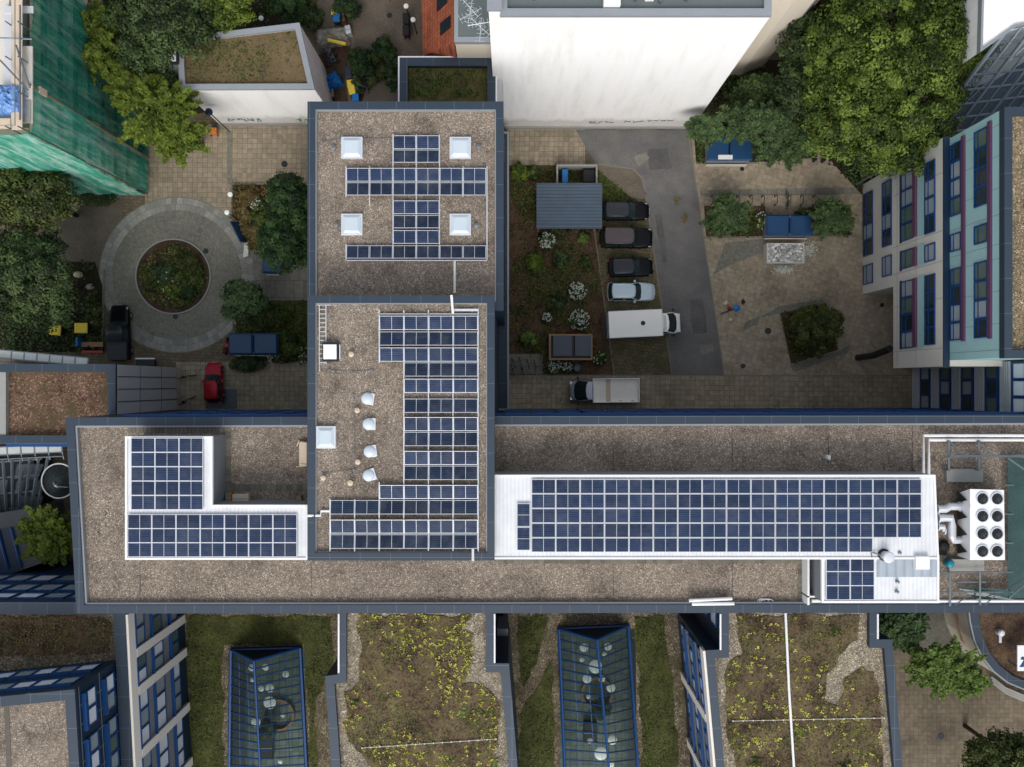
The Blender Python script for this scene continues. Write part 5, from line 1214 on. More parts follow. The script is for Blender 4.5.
bin_(334.5, 11, 0, 'yellow', 'darkmetal', 'yellow-lidded bin beside the fence, next to a blue one', s=.62)
bin_(336.5, 17.5, 0, 'bluebright', 'darkmetal', 'blue-lidded bin just south of the yellow one by the fence', s=.68)
bin_(350.5, 83.5, 0, 'yellow', 'darkmetal', 'yellow-lidded bin, northern of the touching pair near the annex', s=.62, ang=.15)
bin_(352, 90.5, 0, 'yellow', 'darkmetal', 'yellow-lidded bin, southern of the touching pair near the annex', s=.62, ang=.15)
bin_(355.5, 97, 0, 'bluebright', 'darkmetal', 'blue-lidded bin at the south end of the bin row', s=.62, ang=.05)
bin_(348, 72, 0, 'ribblack', 'darkmetal', 'dark grey wide bin at the north end of the bin row', s=.65, sy=1.05, ang=.1)
bin_(54.5, 330, 0, 'yellow', 'darkmetal', 'yellow-lidded large bin, western one under the dark trees', s=1.15, sy=.9, h=1.2, ang=-.1)
bin_(81, 328, 0, 'yellow', 'darkmetal', 'yellow-lidded large bin, eastern one beside the driveway kerb', s=1.15, sy=.9, h=1.2)
bin_(212, 130.5, 0, 'orange', 'orange', 'orange grit box against the white wall', s=.8, sy=.55, h=.8)
# blue-roofed shelters
def shelter(px0, py0, px1, py1, zr, label, split=.5, crate_=True, seam=True):
    q = prect(px0, py0, px1, py1, zr); x0, y0 = q[0]; x1, y1 = q[2]; r_ = empty('blue_shelter', ((x0+x1)/2, (y0+y1)/2, 0), label, 'shelter')
    MB().ring(offset(q, .12), offset(q, .2), 0, zr-.1).build('wall', 'wallgrey', r_)
    m = MB(); xm = x0+(x1-x0)*split; ym = (y0+y1)/2
    for a0, a1 in ((x0, xm-.03), (xm+.03, x1)):
        m.add([(a0, y0, zr-.12), (a1, y0, zr-.12), (a1, y1, zr-.12), (a0, y1, zr-.12), (a0+.15, y0+.15, zr+.02), (a1-.15, y0+.15, zr+.02), (a1-.15, y1-.15, zr+.02), (a0+.15, y1-.15, zr+.02)], [(3,2,1,0), (4,5,6,7), (0,1,5,4), (1,2,6,5), (2,3,7,6), (3,0,4,7)])
    m.build('roof', 'bluetarp', r_); MB().box(x0+.2, y0-.1, 0, x1-.2, y0-.02, .5).build('sill', 'concrete_light', r_)
    return r_
shelter(707, 131, 753, 160.5, 1.7, 'blue-roofed shelter half under the trees beside the white wall')
shelter(766.5, 214.5, 814, 235.5, 1.7, 'blue-roofed shelter between two shrubs on the plaza')
shelter(228.5, 333, 277.5, 354.5, 1.7, 'blue-roofed shelter with dark east end in the western lower bed')
shelter(262, 257, 279, 273, 1.2, 'bright blue small shelter tucked under the dense tree', .98)
m = MB(); a = pz(725, 157, 1.8); m.box(a[0]-.6, a[1]-.2, 1.72, a[0]+.7, a[1]+.2, 1.78); tag(m.build('white_board', 'white'), 'white notched board lying on the blue shelter roof by the trees', 'board')
# planter boxes with dark lids in the bed
x, y = P(570, 346, 1); r_ = empty('bin_housing', (x, y, 0), 'timber housing with two dark grey lids in the planting bed', 'bin housing')
o = prect(549, 334, 592.5, 360, 1.2); MB().ring(o, offset(o, .16), 0, 1.2).build('frame', 'wood', r_); MB().prism(offset(o, .15), 0, .9).build('box', 'darkmetal', r_)
for a0, a1 in ((553, 573), (575, 592)): q = prect(a0, 335.5, a1-.8, 356, 1.3); MB().prism(q, 1.2, 1.27).build('lid', 'lidblue', r_, bevel=.02)
x, y = P(577.5, 368, 1); m = MB(); m.lathe(0, 0, [(.3, 0), (.36, .5), (.36, .85), (.3, .88), (.28, .7), (.01, .7)], 18); o = m.build('rain_barrel', 'lidblue'); o.location = (x, y, .05); tag(o, 'round blue-grey water barrel among white flowers', 'barrel')
# rubble skip
x, y = P(786, 253, 1.2); r_ = empty('skip', (x, y, 0), 'low skip heaped with pale rubble standing on the plaza', 'skip')
o = rect(-1.72, -.92, 1.72, .92); MB().ring(o, offset(o, .07), 0, 1.1).build('body', 'concrete_light', r_, local=True)
m = MB(); n_ = 26
hs_ = [[.95+.12*random.random() for _ in range(n_+1)] for _ in range(n_+1)]
vs = [(-1.66+3.32*i/n_, -.86+1.72*j/n_, hs_[i][j]) for i in range(n_+1) for j in range(n_+1)]; fs = [(i*(n_+1)+j, (i+1)*(n_+1)+j, (i+1)*(n_+1)+j+1, i*(n_+1)+j+1) for i in range(n_) for j in range(n_)]
m.add(vs, fs); m.build('rubble', 'rubble', r_, local=True); MB().box(-.9, -1.0, .6, .9, -.92, .8).build('hook_bar', 'steel', r_, local=True)
def spill(px, py, rx, ry, seed, label):
    x, y = P(px, py); o = leaves_mesh('rubble_dust', np.stack([x+RNG.normal(size=240)*rx, y+RNG.normal(size=240)*ry, np.full(240, .03)], 1), RNG.normal(size=(240, 3))*.1+np.array([0, 0, 1.]), .06, .05, RNG.uniform(0, 1, 240), 'petal'); tag(o, kind='stuff')
spill(785, 270, .5, .18, 1, ''); spill(808, 250, .4, .35, 2, '')
# bike stands and bicycles
def bike(px, py, ang, label, group, mat='darkmetal', lean=.1):
    x, y = P(px, py, .5); r_ = empty('bicycle', (x, y, 0), label, 'bicycle', group, rz=ang)
    for wx in (-.52, .52):
        m = MB(); pts = [(wx+.33*math.cos(t), lean*.34, .34+.33*math.sin(t)) for t in [2*math.pi*k/18 for k in range(19)]]; m.tube(pts, .022, 5)
        for k in range(6): t = k*math.pi/6; m.tube([(wx-.3*math.cos(t), lean*.34, .34-.3*math.sin(t)), (wx+.3*math.cos(t), lean*.34, .34+.3*math.sin(t))], .004, 3)
        m.build('wheel', 'tyre', r_, local=True)
    m = MB(); y0_ = lean*.34
    for a, b in (((-.52, y0_, .34), (-.15, y0_, .34)), ((-.15, y0_, .34), (-.22, y0_*2, .85)), ((-.15, y0_, .34), (.38, y0_*2, .8)), ((-.22, y0_*2, .78), (.38, y0_*2, .85)), ((-.52, y0_, .34), (-.22, y0_*2, .78)), ((.52, y0_, .34), (.36, y0_*2, .95))): m.tube([a, b], .022, 5)
    m.build('frame', mat, r_, local=True)
    MB().box(-.36, y0_*2-.07, .87, -.1, y0_*2+.07, .92).build('saddle', 'black', r_, local=True, bevel=.02)
    m = MB(); m.tube([(.3, y0_*2-.28, .98), (.37, y0_*2, .95), (.3, y0_*2+.28, .98)], .018, 5); m.build('handlebar', 'steel', r_, local=True); return r_
def stand(px, py, label, group, ang=math.pi/2):
    x, y = P(px, py, .4); r_ = empty('bike_stand', (x, y, 0), label, 'bike stand', group, rz=ang)
    m = MB(); m.tube([(-.4, 0, 0), (-.4, 0, .65), (-.3, 0, .78), (.3, 0, .78), (.4, 0, .65), (.4, 0, 0)], .035, 6); m.build('hoop', 'darkmetal', r_, local=True)
    m = MB(); m.box(-.5, -.05, 0, -.3, .05, .03); m.box(.3, -.05, 0, .5, .05, .03); m.build('foot', 'darkmetal', r_, local=True)
for i, px in enumerate((712, 725, 738, 751, 763, 776, 789.5, 802, 814.5)): stand(px, 200, 'dark bike stand, %s from the asphalt drive in the plaza row' % ORD[i], 'bike stands in a row on the plaza')
bike(788, 200, math.pi/2, 'dark bicycle locked at the plaza bike stands', None)
for i, (px, m_) in enumerate(((514, 'steel'), (521, 'bluebright'), (528, 'steel'), (535, 'steel'))): stand(px, 364, 'metal bike stand, %s from the wall beside the planting bed' % ORD[i], 'bike stands beside the planting bed', math.pi/2+.25)
bike(522, 366, math.pi/2+.25, 'blue bicycle in the stands beside the planting bed', None, 'bluebright'); bike(513, 367, math.pi/2+.1, 'grey bicycle nearest the wall beside the planting bed', None, 'steel')
for i in range(5): bike(327+i*1.5+random.uniform(-1, 1), 53+i*2.6, random.uniform(-.3, .5)+(i % 2)*.9, 'tangled dark bicycle, %s from the tarps, in the heap behind the white wall' % ORD[i], 'heap of bicycles behind the white wall', random.choice(['darkmetal', 'steel', 'steel']))
for i, (px, py, a_) in enumerate(((364, 66, 1.4), (367, 76, 1.3), (369, 84, 1.5), (364, 92, 1.2))): bike(px, py, a_, 'dark bicycle, %s from the north in the line beside the hedge' % ORD[i], 'bicycles beside the hedge', 'darkmetal')
for i, (px, py) in enumerate(((187, 377), (187, 401))): bike(px, py, .2+i*.3, ['dark bicycle by the grey panelled wall, northern one', 'dark bicycle by the grey panelled wall, southern one'][i], 'bicycles by the grey wall')
crate('timber_box', 503, 370, 0, .75, .6, .6, 'orange', 'orange-brown wooden crate at the foot of the low annex')
# stroller-like red and black scooter by the blue shelter
def scooter(px, py, ang, mat, label):
    x, y = P(px, py, .7); r_ = empty('motor_scooter', (x, y, 0), label, 'scooter', rz=ang)
    for wx in (-.6, .6): m = MB(); m.cylx((wx, 0, .24), (0, 1, 0), .24, .12, 16); m.build('wheel', 'tyre', r_, local=True)
    m = MB(); m.hexa([(-.75, -.15, .35), (-.05, -.18, .3), (-.05, .18, .3), (-.75, .15, .35)], [(-.8, -.12, .75), (-.1, -.14, .72), (-.1, .14, .72), (-.8, .12, .75)]); m.box(-.1, -.17, .28, .4, .17, .34); m.hexa([(.35, -.2, .3), (.5, -.2, .3), (.5, .2, .3), (.35, .2, .3)], [(.28, -.14, .95), (.4, -.14, .95), (.4, .14, .95), (.28, .14, .95)]); m.build('body', mat, r_, local=True, bevel=.04)
    MB().box(-.75, -.13, .75, -.12, .13, .83).build('seat', 'black', r_, local=True, bevel=.03); m = MB(); m.tube([(.25, -.33, 1.0), (.32, 0, .98), (.25, .33, 1.0)], .022, 6); m.build('handlebar', 'black', r_, local=True)
scooter(225, 346, 1.45, 'red', 'red and black scooter beside the blue shelter')
scooter(826, 153, 1.3, 'p_black', 'black scooter parked in the shade under the big tree')
scooter(816, 152, 1.5, 'darkmetal', 'slim dark moped left of the black scooter under the big tree')
# blue play column on the plaza
x, y = P(737, 308, 1.2); r_ = empty('parasol', (x, y, 0), 'small round blue parasol with a long shadowy pole on the plaza', 'parasol')
m = MB(); m.lathe(0, 0, [(.32, 1.15), (.3, 1.2), (.12, 1.32), (.01, 1.35)], 16); m.build('canopy', 'bluebright', r_, local=True); m = MB(); m.tube([(0, 0, 0), (0, 0, 1.2)], .03, 6); m.tube([(0, 0, .1), (-1.25, -.45, .12)], .05, 6); m.build('pole', 'darkmetal', r_, local=True)
for i, (px, py, mt) in enumerate(((729, 308, 'red'), (726, 302, 'tan_s'), (730, 320, 'tan_s'), (743, 302, 'darkmetal'), (725, 304, 'tan_s'))):
    if mt == 'tan_s': mt = 'woodpale'
    x, y = P(px, py); m = MB(); m.lathe(0, 0, [(.16, 0), (.2, .12), (.12, .3), (.02, .34)], 8); m.box(-.05, -.25, 0, .08, .12, .1); o = m.build('litter', mt); o.location = (x, y, 0); o.rotation_euler.z = i; tag(o, ['red toy lying beside the small blue parasol', 'pale crumpled object north-west of the small blue parasol', 'pale crumpled object south of the small blue parasol', 'dark drain cover object north-east of the small blue parasol', 'pale bag just west of the small blue parasol'][i], 'object')
for i, (px, py) in enumerate(((676.5, 200), (684.5, 218.5))):
    x, y = P(px, py); c = np.stack([x+RNG.normal(size=60)*.14, y+RNG.normal(size=60)*.22, np.full(60, .06)], 1); o = leaves_mesh('leaf_pile', c, RNG.normal(size=(60, 3))*.3+np.array([0, 0, 1.]), .09, .05, RNG.uniform(0, 1, 60), 'leaf_rust'); tag(o, ['small pile of dry leaves on the asphalt, northern', 'small pile of dry leaves on the asphalt, southern'][i], 'leaf pile')
# manhole covers
for i, (px, py, r, lab) in enumerate(((284.5, 164, .3, 'in the tan yard by the north block'), (175.5, 316.5, .25, 'in the setts south of the round bed'), (206, 251, .25, 'in the setts north-east of the round bed'), (768, 331, .3, 'on the plaza west of the diamond bed'), (743, 366, .22, 'on the plaza near the drive'), (742, 169, .2, 'on the plaza south of the blue shelter'), (941, 736, .3, 'on the southern plaza'), (389.5, 15.5, .25, 'in the back yard'), (882, 305, .2, 'in the shade under the grey frame'))):
    x, y = P(px, py); q = MB(); q.cyl(0, 0, 0, .03, r, 18); o = q.build('drain_cover', 'darkmetal'); o.location = (x, y, .004); tag(o, 'round dark drain cover '+lab, 'drain cover', 'drain covers')
# lamps and small posts
def lamp(px, py, z, label, grp=None):
    x, y = P(px, py, z); r_ = empty('street_lamp', (x, y, 0), label, 'lamp', grp); MB().cyl(0, 0, 0, z, .05, 8).build('pole', 'darkmetal', r_, local=True)
    m = MB(); m.lathe(0, 0, [(.06, z-.2), (.22, z-.1), (.22, z+.02), (.02, z+.06)], 14); m.build('lamp_head', 'lampwhite', r_, local=True)
lamp(226.8, 212.5, 3.2, 'round white lamp head at the edge of the rusty flower bed'); lamp(230, 194.5, 3.0, 'white-faced lamp with dark body at the corner of the flower bed')
lamp(413, 19.5, 3.0, 'white lamp head beside the orange tiled house, southern'); lamp(406, 6, 3.0, 'white lamp head beside the orange tiled house, northern'); lamp(261, 18, 3, 'white lamp head between the bushes at the top')
x, y = P(209, 112, 6); m = MB(); m.tube([(x+.9, y-.9, 3.5), (x, y, 6)], .05, 6); m.lathe(x, y, [(.3, 5.9), (.34, 6.05), (.2, 6.2)], 12); tag(m.build('wall_lamp', 'navy'), 'dark square floodlight on an arm from the white wall', 'lamp')
for i, (px, py) in enumerate(((406, 18), (406, 30))): bin_(px, py, 0, 'black', 'black', ['black bin by the tiled house, northern', 'black bin by the tiled house, southern'][i], 'black bins by the tiled house', s=.6, sy=.9)
# people-free clutter of the back yard
def tarp(name, px, py, z, rx, ry, h, mat, label, rz=0, seed=0):
    x, y = P(px, py, z+h); rr = random.Random(seed); m = MB(); n_ = 14; vs = []
    for i in range(n_+1):
        for j in range(n_+1):
            u, v = i/n_*2-1, j/n_*2-1; e = max(0, 1-max(abs(u), abs(v))**4); vs.append((u*rx*(1+.08*rr.uniform(-1, 1)), v*ry*(1+.08*rr.uniform(-1, 1)), h*(.35+.65*e)*(1+.18*rr.uniform(-1, 1)) if e > .05 else .02))
    m.add(vs, [(i*(n_+1)+j, (i+1)*(n_+1)+j, (i+1)*(n_+1)+j+1, i*(n_+1)+j+1) for i in range(n_) for j in range(n_)]); o = m.build(name, mat); o.location = (x, y, z); o.rotation_euler.z = rz; tag(o, label, 'tarp'); return o
M['tarp_clear'] = plain('milky_tarp', S(150,146,136), .4, 0, .3, 2)
tarp('tarp', 331, 34, 0, 1.6, .8, 1.0, 'tarp_clear', 'milky plastic tarp over a pile in the back yard', .1, 1)
m = MB(); m.tube([pz(328, 40, 1.1), pz(346, 44, 1.1)], .16, 6); tag(m.build('yellow_beam', 'yellow'), 'yellow beam lying across the milky tarp', 'beam')
tarp('tarp', 332, 79, 0, .75, .7, .9, 'bluebright', 'blue tarp heap, larger one, beside the white wall', .6, 3); tarp('tarp', 327, 86, 0, .45, .8, .8, 'bluebright', 'blue tarp heap, narrow one, at the foot of the white wall', .1, 4)
crate('wooden_board', 321, 73, 0, .5, 1.5, 1.0, 'wood', 'brown board stack against the white wall', .25); crate('cardboard_box', 331, 95, 0, .7, .7, .6, 'wood', 'brown cardboard box south of the blue tarps', .1)
crate('grey_box', 349.5, 33, 0, .5, .8, .8, 'alu', 'grey and white box at the end of the fence', .2)
r_ = empty('timber_fence', (*P(345, 15), 0), 'reddish timber fence beside the yellow bin', 'fence'); a = P(336, -20); b = P(348, 30); d = (Vector(b)-Vector(a)); m = MB(); L_ = d.length; d.normalize()
for k in range(int(L_/.16)): p = Vector(a)+d*k*.16; m.box(p.x-.02, p.y-.02, .0, p.x+.06, p.y+.11, 1.5)
m.build('boards', 'red_wood', r_) if 'red_wood' in M else m.build('boards', 'brick', r_)
for k in range(4): p = Vector(a)+d*k*(L_/3.2); MB().box(p.x-.1, p.y-.05, 0, p.x-.03, p.y+.03, 1.6).build('post', 'wood', r_)
x, y = P(390, 1); m = MB(); m.lathe(0, 0, [(.5, 1.9), (.45, 2.0), (.1, 2.3), (.01, 2.32)], 8); m.tube([(0, 0, 0), (0, 0, 2)], .03, 6); o = m.build('parasol', 'red'); o.location = (x, y, 0); tag(o, 'red parasol at the top edge of the back yard', 'parasol')
barrel(386, 43, .02, 'tealp', 'pale teal drum in the bushes of the back yard'); barrel(394, 66, .02, 'tealp', 'small teal drum near the navy annex coping')
x, y = P(767, 51, 1); m = MB(); m.lathe(x, y, [(.5, .3), (.6, .9), (.4, 1.0), (.02, 1.0)], 14); m.cyl(x, y, 0, .31, .2, 10); tag(m.build('green_awning', 'tealp'), 'teal round tub at the foot of the cream house', 'tub')
# blue boards near the roundabout
a = P(243, 232); r_ = empty('blue_board', (a[0], a[1], 0), 'leaning blue sign board at the edge of the rusty flower bed', 'board'); d = Vector((P(250, 251)[0]-P(238, 227)[0], P(250, 251)[1]-P(238, 227)[1])).normalized(); nn = Vector((-d.y, d.x))
m = MB(); p0 = Vector((-d.x*1.0, -d.y*1.0)); p1 = Vector((d.x*1.1, d.y*1.1)); m.hexa([(*(p0-nn*.05), .05), (*(p1-nn*.05), .05), (*(p1+nn*.05), .05), (*(p0+nn*.05), .05)], [(*(p0-nn*.4), 1.3), (*(p1-nn*.4), 1.3), (*(p1-nn*.32), 1.3), (*(p0-nn*.32), 1.3)]); m.build('board', 'bluetarp', r_, local=True)
m = MB(); m.prism([tuple(p1+nn*.1), tuple(p1+d*1.2-nn*.5), tuple(p1+d*1.1-nn*1.0), tuple(p1-nn*.3)], .03, .3); m.build('base', 'concrete_light', r_, local=True)
# white bench and dark gate by the lower drive
x, y = P(143.5, 363, 1); r_ = empty('white_bench', (x, y, 0), 'dark table with two white edge boards south of the pickup', 'bench'); MB().box(-.85, -.4, .6, .85, .35, .66).build('top', 'darkmetal', r_, local=True)
for yy in (-.42, .42): MB().box(-.9, yy-.06, .66, .9, yy+.06, .72).build('edge_board', 'white', r_, local=True)
for sx in (-.7, .7): MB().box(sx-.04, -.35, 0, sx+.04, .35, .6).build('leg', 'darkmetal', r_, local=True)
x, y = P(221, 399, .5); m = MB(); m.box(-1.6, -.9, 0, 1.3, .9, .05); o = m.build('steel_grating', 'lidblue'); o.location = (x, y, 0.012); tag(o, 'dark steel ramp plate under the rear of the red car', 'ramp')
r_ = empty('planter_bench', (*P(91, 345), 0), 'grey wooden bench with a blue end board by the yellow bins', 'bench')
a = P(91, 344, .8); MB().box(a[0]-1.0, a[1]-.25, .5, a[0]+1.0, a[1]+.2, .6).build('seat', 'wood', r_); MB().box(a[0]-1.0, a[1]-.8, .5, a[0]+1.0, a[1]-.6, .6).build('seat', 'red', r_)
for s in (-.8, .8): MB().box(a[0]+s-.05, a[1]-.75, 0, a[0]+s+.05, a[1]+.15, .5).build('leg', 'darkmetal', r_)
MB().box(a[0]-1.25, a[1]-.2, 0, a[0]-1.1, a[1]+.6, 1.1).build('end_board', 'bluebright', r_)
for i, (px, py, mt, r, lab) in enumerate(((79, 275, 'woodpale', .38, 'rounded pinkish boulder beside the shaded path'), (91, 287, 'concrete', .35, 'grey boulder beside the roundabout kerb'), (71.5, 296.5, 'lidblue', .34, 'blue-grey round tub in the shaded bed'))):
    x, y = P(px, py); m = MB(); m.lathe(0, 0, [(r, 0), (r*1.05, .15), (r*.8, .4), (r*.3, .5), (.02, .5)], 9); o = m.build(['boulder', 'boulder', 'round_tub'][i], mt, smooth=True); o.location = (x, y, 0); o.scale = (1.1, .85, 1); tag(o, lab, 'boulder' if i < 2 else 'tub')
# satellite dish
M['dishgrey'] = glass('smoked_dish_mesh', S(70,84,84), .55, .5)
zd = 4.5; x, y = P(63, 480, zd); r_ = empty('satellite_dish', (x, y, 0), 'large round mesh satellite dish with white rim beside the long roof', 'satellite dish')
MB().cyl(0, 0, 0, zd, .09, 10).build('mast', 'darkmetal', r_, local=True)
m = MB(); R_ = 1.5
prof = [(R_*q, zd+.15+.5*q*q) for q in (.08, .3, .5, .7, .85, 1)]
for k in range(len(prof)-1): pass
for k in range(14):
    t = 2*math.pi*k/14; m.tube([(prof[j][0]*math.cos(t), prof[j][0]*math.sin(t), prof[j][1]) for j in (0, 2, 4, 5)], .012, 3)
for j in (1, 2, 3, 4): m.tube([(prof[j][0]*math.cos(2*math.pi*k/36), prof[j][0]*math.sin(2*math.pi*k/36), prof[j][1]) for k in range(37)], .014, 3)
m.build('dish_mesh', 'steel', r_, local=True); m = MB(); m.lathe(0, 0, [(a_, b_-.02) for a_, b_ in prof], 32); m.build('dish_bowl', 'dishgrey', r_, local=True, smooth=True)
m = MB(); m.tube([(R_*math.cos(2*math.pi*k/40), R_*math.sin(2*math.pi*k/40), zd+.66) for k in range(41)], .06, 6); m.build('rim', 'white', r_, local=True)
m = MB(); m.tube([(-.75, -.05, zd+.3), (0, -.35, zd+1.3), (.3, -.5, zd+1.35)], .05, 6); m.tube([(.9, -.6, zd+.4), (.1, -.4, zd+1.3)], .04, 6); m.box(.05, -.42, zd+1.25, .2, -.27, zd+1.42); m.build('feed_arm', 'alu', r_, local=True)
# dark glazed shed structures at the lower left
r_ = empty('glasshouse', (*P(15, 495), 0), 'dark ruined-looking glazed lean-to with grey rafters, far left', 'glasshouse')
MB().prism(prect(-60, 460, 34, 520, 3), 0, 3.0).build('wall', 'darkmetal', r_)
m = MB()
for k in range(9): m.tube([pz(-24+k*9, 462-k*.6, 5.6), pz(-12+k*6.2, 516-k*1.2, 3.2)], .13, 5)
for j in range(4): m.tube([pz(-30, 464+j*16, 5.5-j*.8), pz(42-j*3, 459+j*16, 5.5-j*.8)], .08, 5)
m.build('rafter', 'steel', r_); m = MB()
rr = random.Random(4)
for k in range(8):
    for j in range(3):
        if rr.random() < .25: continue
        z_ = 5.5-j*.8; m.add([pz(-28+k*9, 464+j*16, z_+.1), pz(-19+k*9, 464+j*16, z_+.1), pz(-21+k*8.4, 479+j*16, z_-.65), pz(-28+k*8.4, 479+j*16, z_-.65)], [(0, 3, 2, 1)])
m.build('glass_panel', 'roofglass', r_)
M['darkwall'] = plain('dark_grey_render', S(84,86,88), .8, 0, .2, .6)
lb2 = empty('grey_annex', (*P(20, 560), 0), 'grey annex with deep blue windows wedged at the lower left edge', 'building')
q = [P(-60, 523, 5), P(32, 508, 5), P(42, 563, 5), P(-60, 598, 5)]; MB().prism(q, 0, 5).build('wall', 'darkwall', lb2)
q2 = [P(-50, 538, 5.1), P(10, 527, 5.1), P(23, 570, 5.1), P(-50, 590, 5.1)]; MB().prism(q2, 5.0, 5.06).build('roof_glazing', 'navy', lb2)
for k in range(4):
    a0 = pz(-28+k*13, 535-k*2.6, 5.15); b0 = pz(-18+k*13, 574-k*2.6, 5.15); MB().tube([a0, b0], .12, 5).build('glazing_bar', 'blueframe', lb2)
# north wall of the south-west wing: skewed blue windows
FW = Facade(psw[0], psw[1], (0, 1), sw); FW.n = Vector((0, 1, 0))
for (z0, z1) in ((6.2, 8.2), (9.4, 11.4), (12.2, 13.7)):
    for k in range(7): a = FW.L-.8-(k+1)*2.1; FW.window(a, a+1.9, z0, z1, pane=random.choice(['panegrey', 'panelight', 'panegrey']), fw=.09); FW.panel('blue_reveal', 'blueframe', a, a+1.9, z1, z1+.12, .003, .12)

# --- scaffolding with green net at the top left
gb = empty('scaffolded_building', (*P(10, 100, 15), 0), 'building wrapped in green scaffold net, top left corner', 'building')
MB().prism(rect(-60, 18.8, -35.0, 60), 0, 18.6).build('wall', 'concrete', gb)
MB().prism(rect(-59.5, 19.2, -35.4, 59.6), 18.6, 18.7).build('roof', 'concrete_light', gb)
Fz = Facade((-35.0, 18.8), (-35.0, 42), (1, 0), gb); Fy = Facade((-58, 18.8), (-35, 18.8), (0, -1), gb)
for z in range(5):
    for k in range(6): Fz.window(1.2+k*3.4, 2.7+k*3.4, 1.5+z*3.4, 3.3+z*3.4, 'alu', 'panedark')
    for k in range(5): Fy.window(1.2+k*3.8, 2.7+k*3.8, 1.5+z*3.4, 3.3+z*3.4, 'alu', 'panegrey')
sc = empty('scaffold', (-34.2, 24, 0), 'tall steel scaffold with planks, tarpaulin and green net around the corner house', 'scaffold')
xs_, ys_ = -33.9, 17.6
for i in range(8):
    y_ = ys_+.05+i*2.4; m = MB(); m.tube([(xs_, y_, 0), (xs_, y_, 20.2)], .05, 6); m.tube([(xs_-.85, y_, 0), (xs_-.85, y_, 20.2)], .05, 6); m.build('standard', 'steel', sc)
for i in range(1, 7):
    x_ = xs_-i*2.4; m = MB(); m.tube([(x_, ys_, 0), (x_, ys_, 20.2)], .05, 6); m.tube([(x_, ys_+.85, 0), (x_, ys_+.85, 20.2)], .05, 6); m.build('standard', 'steel', sc)
for k in range(9):
    z = 2.2*(k+1)-.3; MB().box(xs_-.85, ys_+.0, z, xs_-.08, ys_+17, z+.05).build('deck', 'woodpale', sc); MB().box(xs_-16, ys_+.08, z, xs_-.9, ys_+.8, z+.05).build('deck', 'woodpale', sc)
    m = MB(); m.tube([(xs_-.02, ys_, z+1), (xs_-.02, ys_+17, z+1)], .03, 5); m.tube([(xs_, ys_+.02, z+1), (xs_-16, ys_+.02, z+1)], .03, 5); m.build('ledger', 'steel', sc)
def net(p0, p1, z0, z1, nrm, mat, name='safety_net', amp=.14, seed=0):
    rr = random.Random(seed); m = MB(); a = Vector(p0); b = Vector(p1); L = (b-a).length; nx = int(L/.3); nz = int((z1-z0)/.55); nn = Vector(nrm)
    vs = []
    for i in range(nx+1):
        for j in range(nz+1):
            p = a.lerp(b, i/nx); w = amp*(math.sin(i*.9+j*.15+seed)*.5+math.sin(i*.37-j*.4)*.4+rr.uniform(-.35, .35)) * (1 if j % 4 else .3)
            vs.append((p.x+nn.x*(w+.12), p.y+nn.y*(w+.12), z0+(z1-z0)*j/nz))
    m.add(vs, [(i*(nz+1)+j, (i+1)*(nz+1)+j, (i+1)*(nz+1)+j+1, i*(nz+1)+j+1) for i in range(nx) for j in range(nz)]); return m.build(name, mat, sc, smooth=True)
net((xs_+.08, ys_), (xs_+.08, 20.9), .3, 18.9, (1, 0), 'net', seed=1); net((xs_+.02, 20.95), (xs_+.02, 30), .3, 18.8, (1, 0), 'net_dark', seed=2, amp=.2)
net((xs_-16, ys_-.05), (xs_+.08, ys_-.05), .3, 18.9, (0, -1), 'net', seed=3)
MB().tube([(xs_+.2, 20.9, .3), (xs_+.2, 20.9, 19.2)], .07, 6).build('corner_pole', 'wood', sc)
# roof level planks and junk
for i, (a, b, c, d, mt) in enumerate(((3, 5, 11, 122, 'alu'), (20, 45, 31, 122, 'concrete_light'), (3, 5, 32, 12, 'alu'), (11, 40, 20, 70, 'woodpale'), (0, 100, 30, 122, 'concrete'))):
    q = prect(a, b, c, d, 19.2); MB().prism(q, 18.9+i*.03, 19.0+i*.03).build('deck', mt, sc, bevel=0)
for a, b in (((16, 45), (30, 88)), ((0, 38), (32, 39)), ((20, 5), (20, 120)), ((0, 60), (28, 90))): MB().tube([pz(*a, 20.2), pz(*b, 19.8)], .06, 6).build('ledger', 'steel', sc)
o = tarp('tarp', 4, 97, 19.1, 1.1, 1.15, .9, 'tarp_blue', 'bright blue shiny tarp bundle on the scaffold top', 0, 8) if False else None
M['tarp_blue'] = plain('shiny_blue_tarp', S(110,150,205), .25, 0, .4, 1.2)
tarp('tarp', 5, 97, 19.1, .9, 1.05, .8, 'tarp_blue', 'shiny light blue tarp bundle on top of the scaffold', 0, 8)
crate('brick_stack', 44, 94, 17.2, .5, .5, .9, 'woodpale', 'pale stack standing on the scaffold corner')
crate('cargo_bundle', 144, 180, 0, .5, 1.3, .8, 'white', 'white bags at the foot of the green net corner', .1)
# dark lift shaft at far corner
# --- curved-roof pavilion, bottom right
zp = 5.0; pv = empty('curved_pavilion', (*P(1010, 650, zp), 0), 'pavilion with curved navy coping and brown mossy roof, bottom right', 'building')
cv = [(970, 604), (972, 622), (976, 640), (984, 657), (995, 671), (1009, 682), (1028, 690), (1060, 696), (1120, 696), (1120, 604)]
pp = PP(cv, zp); MB().prism(pp, 0, zp-.3).build('wall', 'cream', pv); MB().prism(offset(pp, .4), zp-.35, zp-.2).build('roof', 'mossdark', pv); MB().ring(offset(pp, -.03), offset(pp, .62), zp-.5, zp).build('coping', 'coping', pv); MB().ring(offset(pp, -.16), offset(pp, -.035), zp-.4, zp-.08).build('edge_trim', 'coping_pale', pv)
for k in range(3):
    q = PP([(a+2*k-4 if a < 1100 else a, b+6+3.5*k) for a, b in cv[4:9]], .5); m = MB(); m.tube([(x, y, .45-.15*k) for x, y in q], .14, 4); m.build('step', 'concrete', pv)
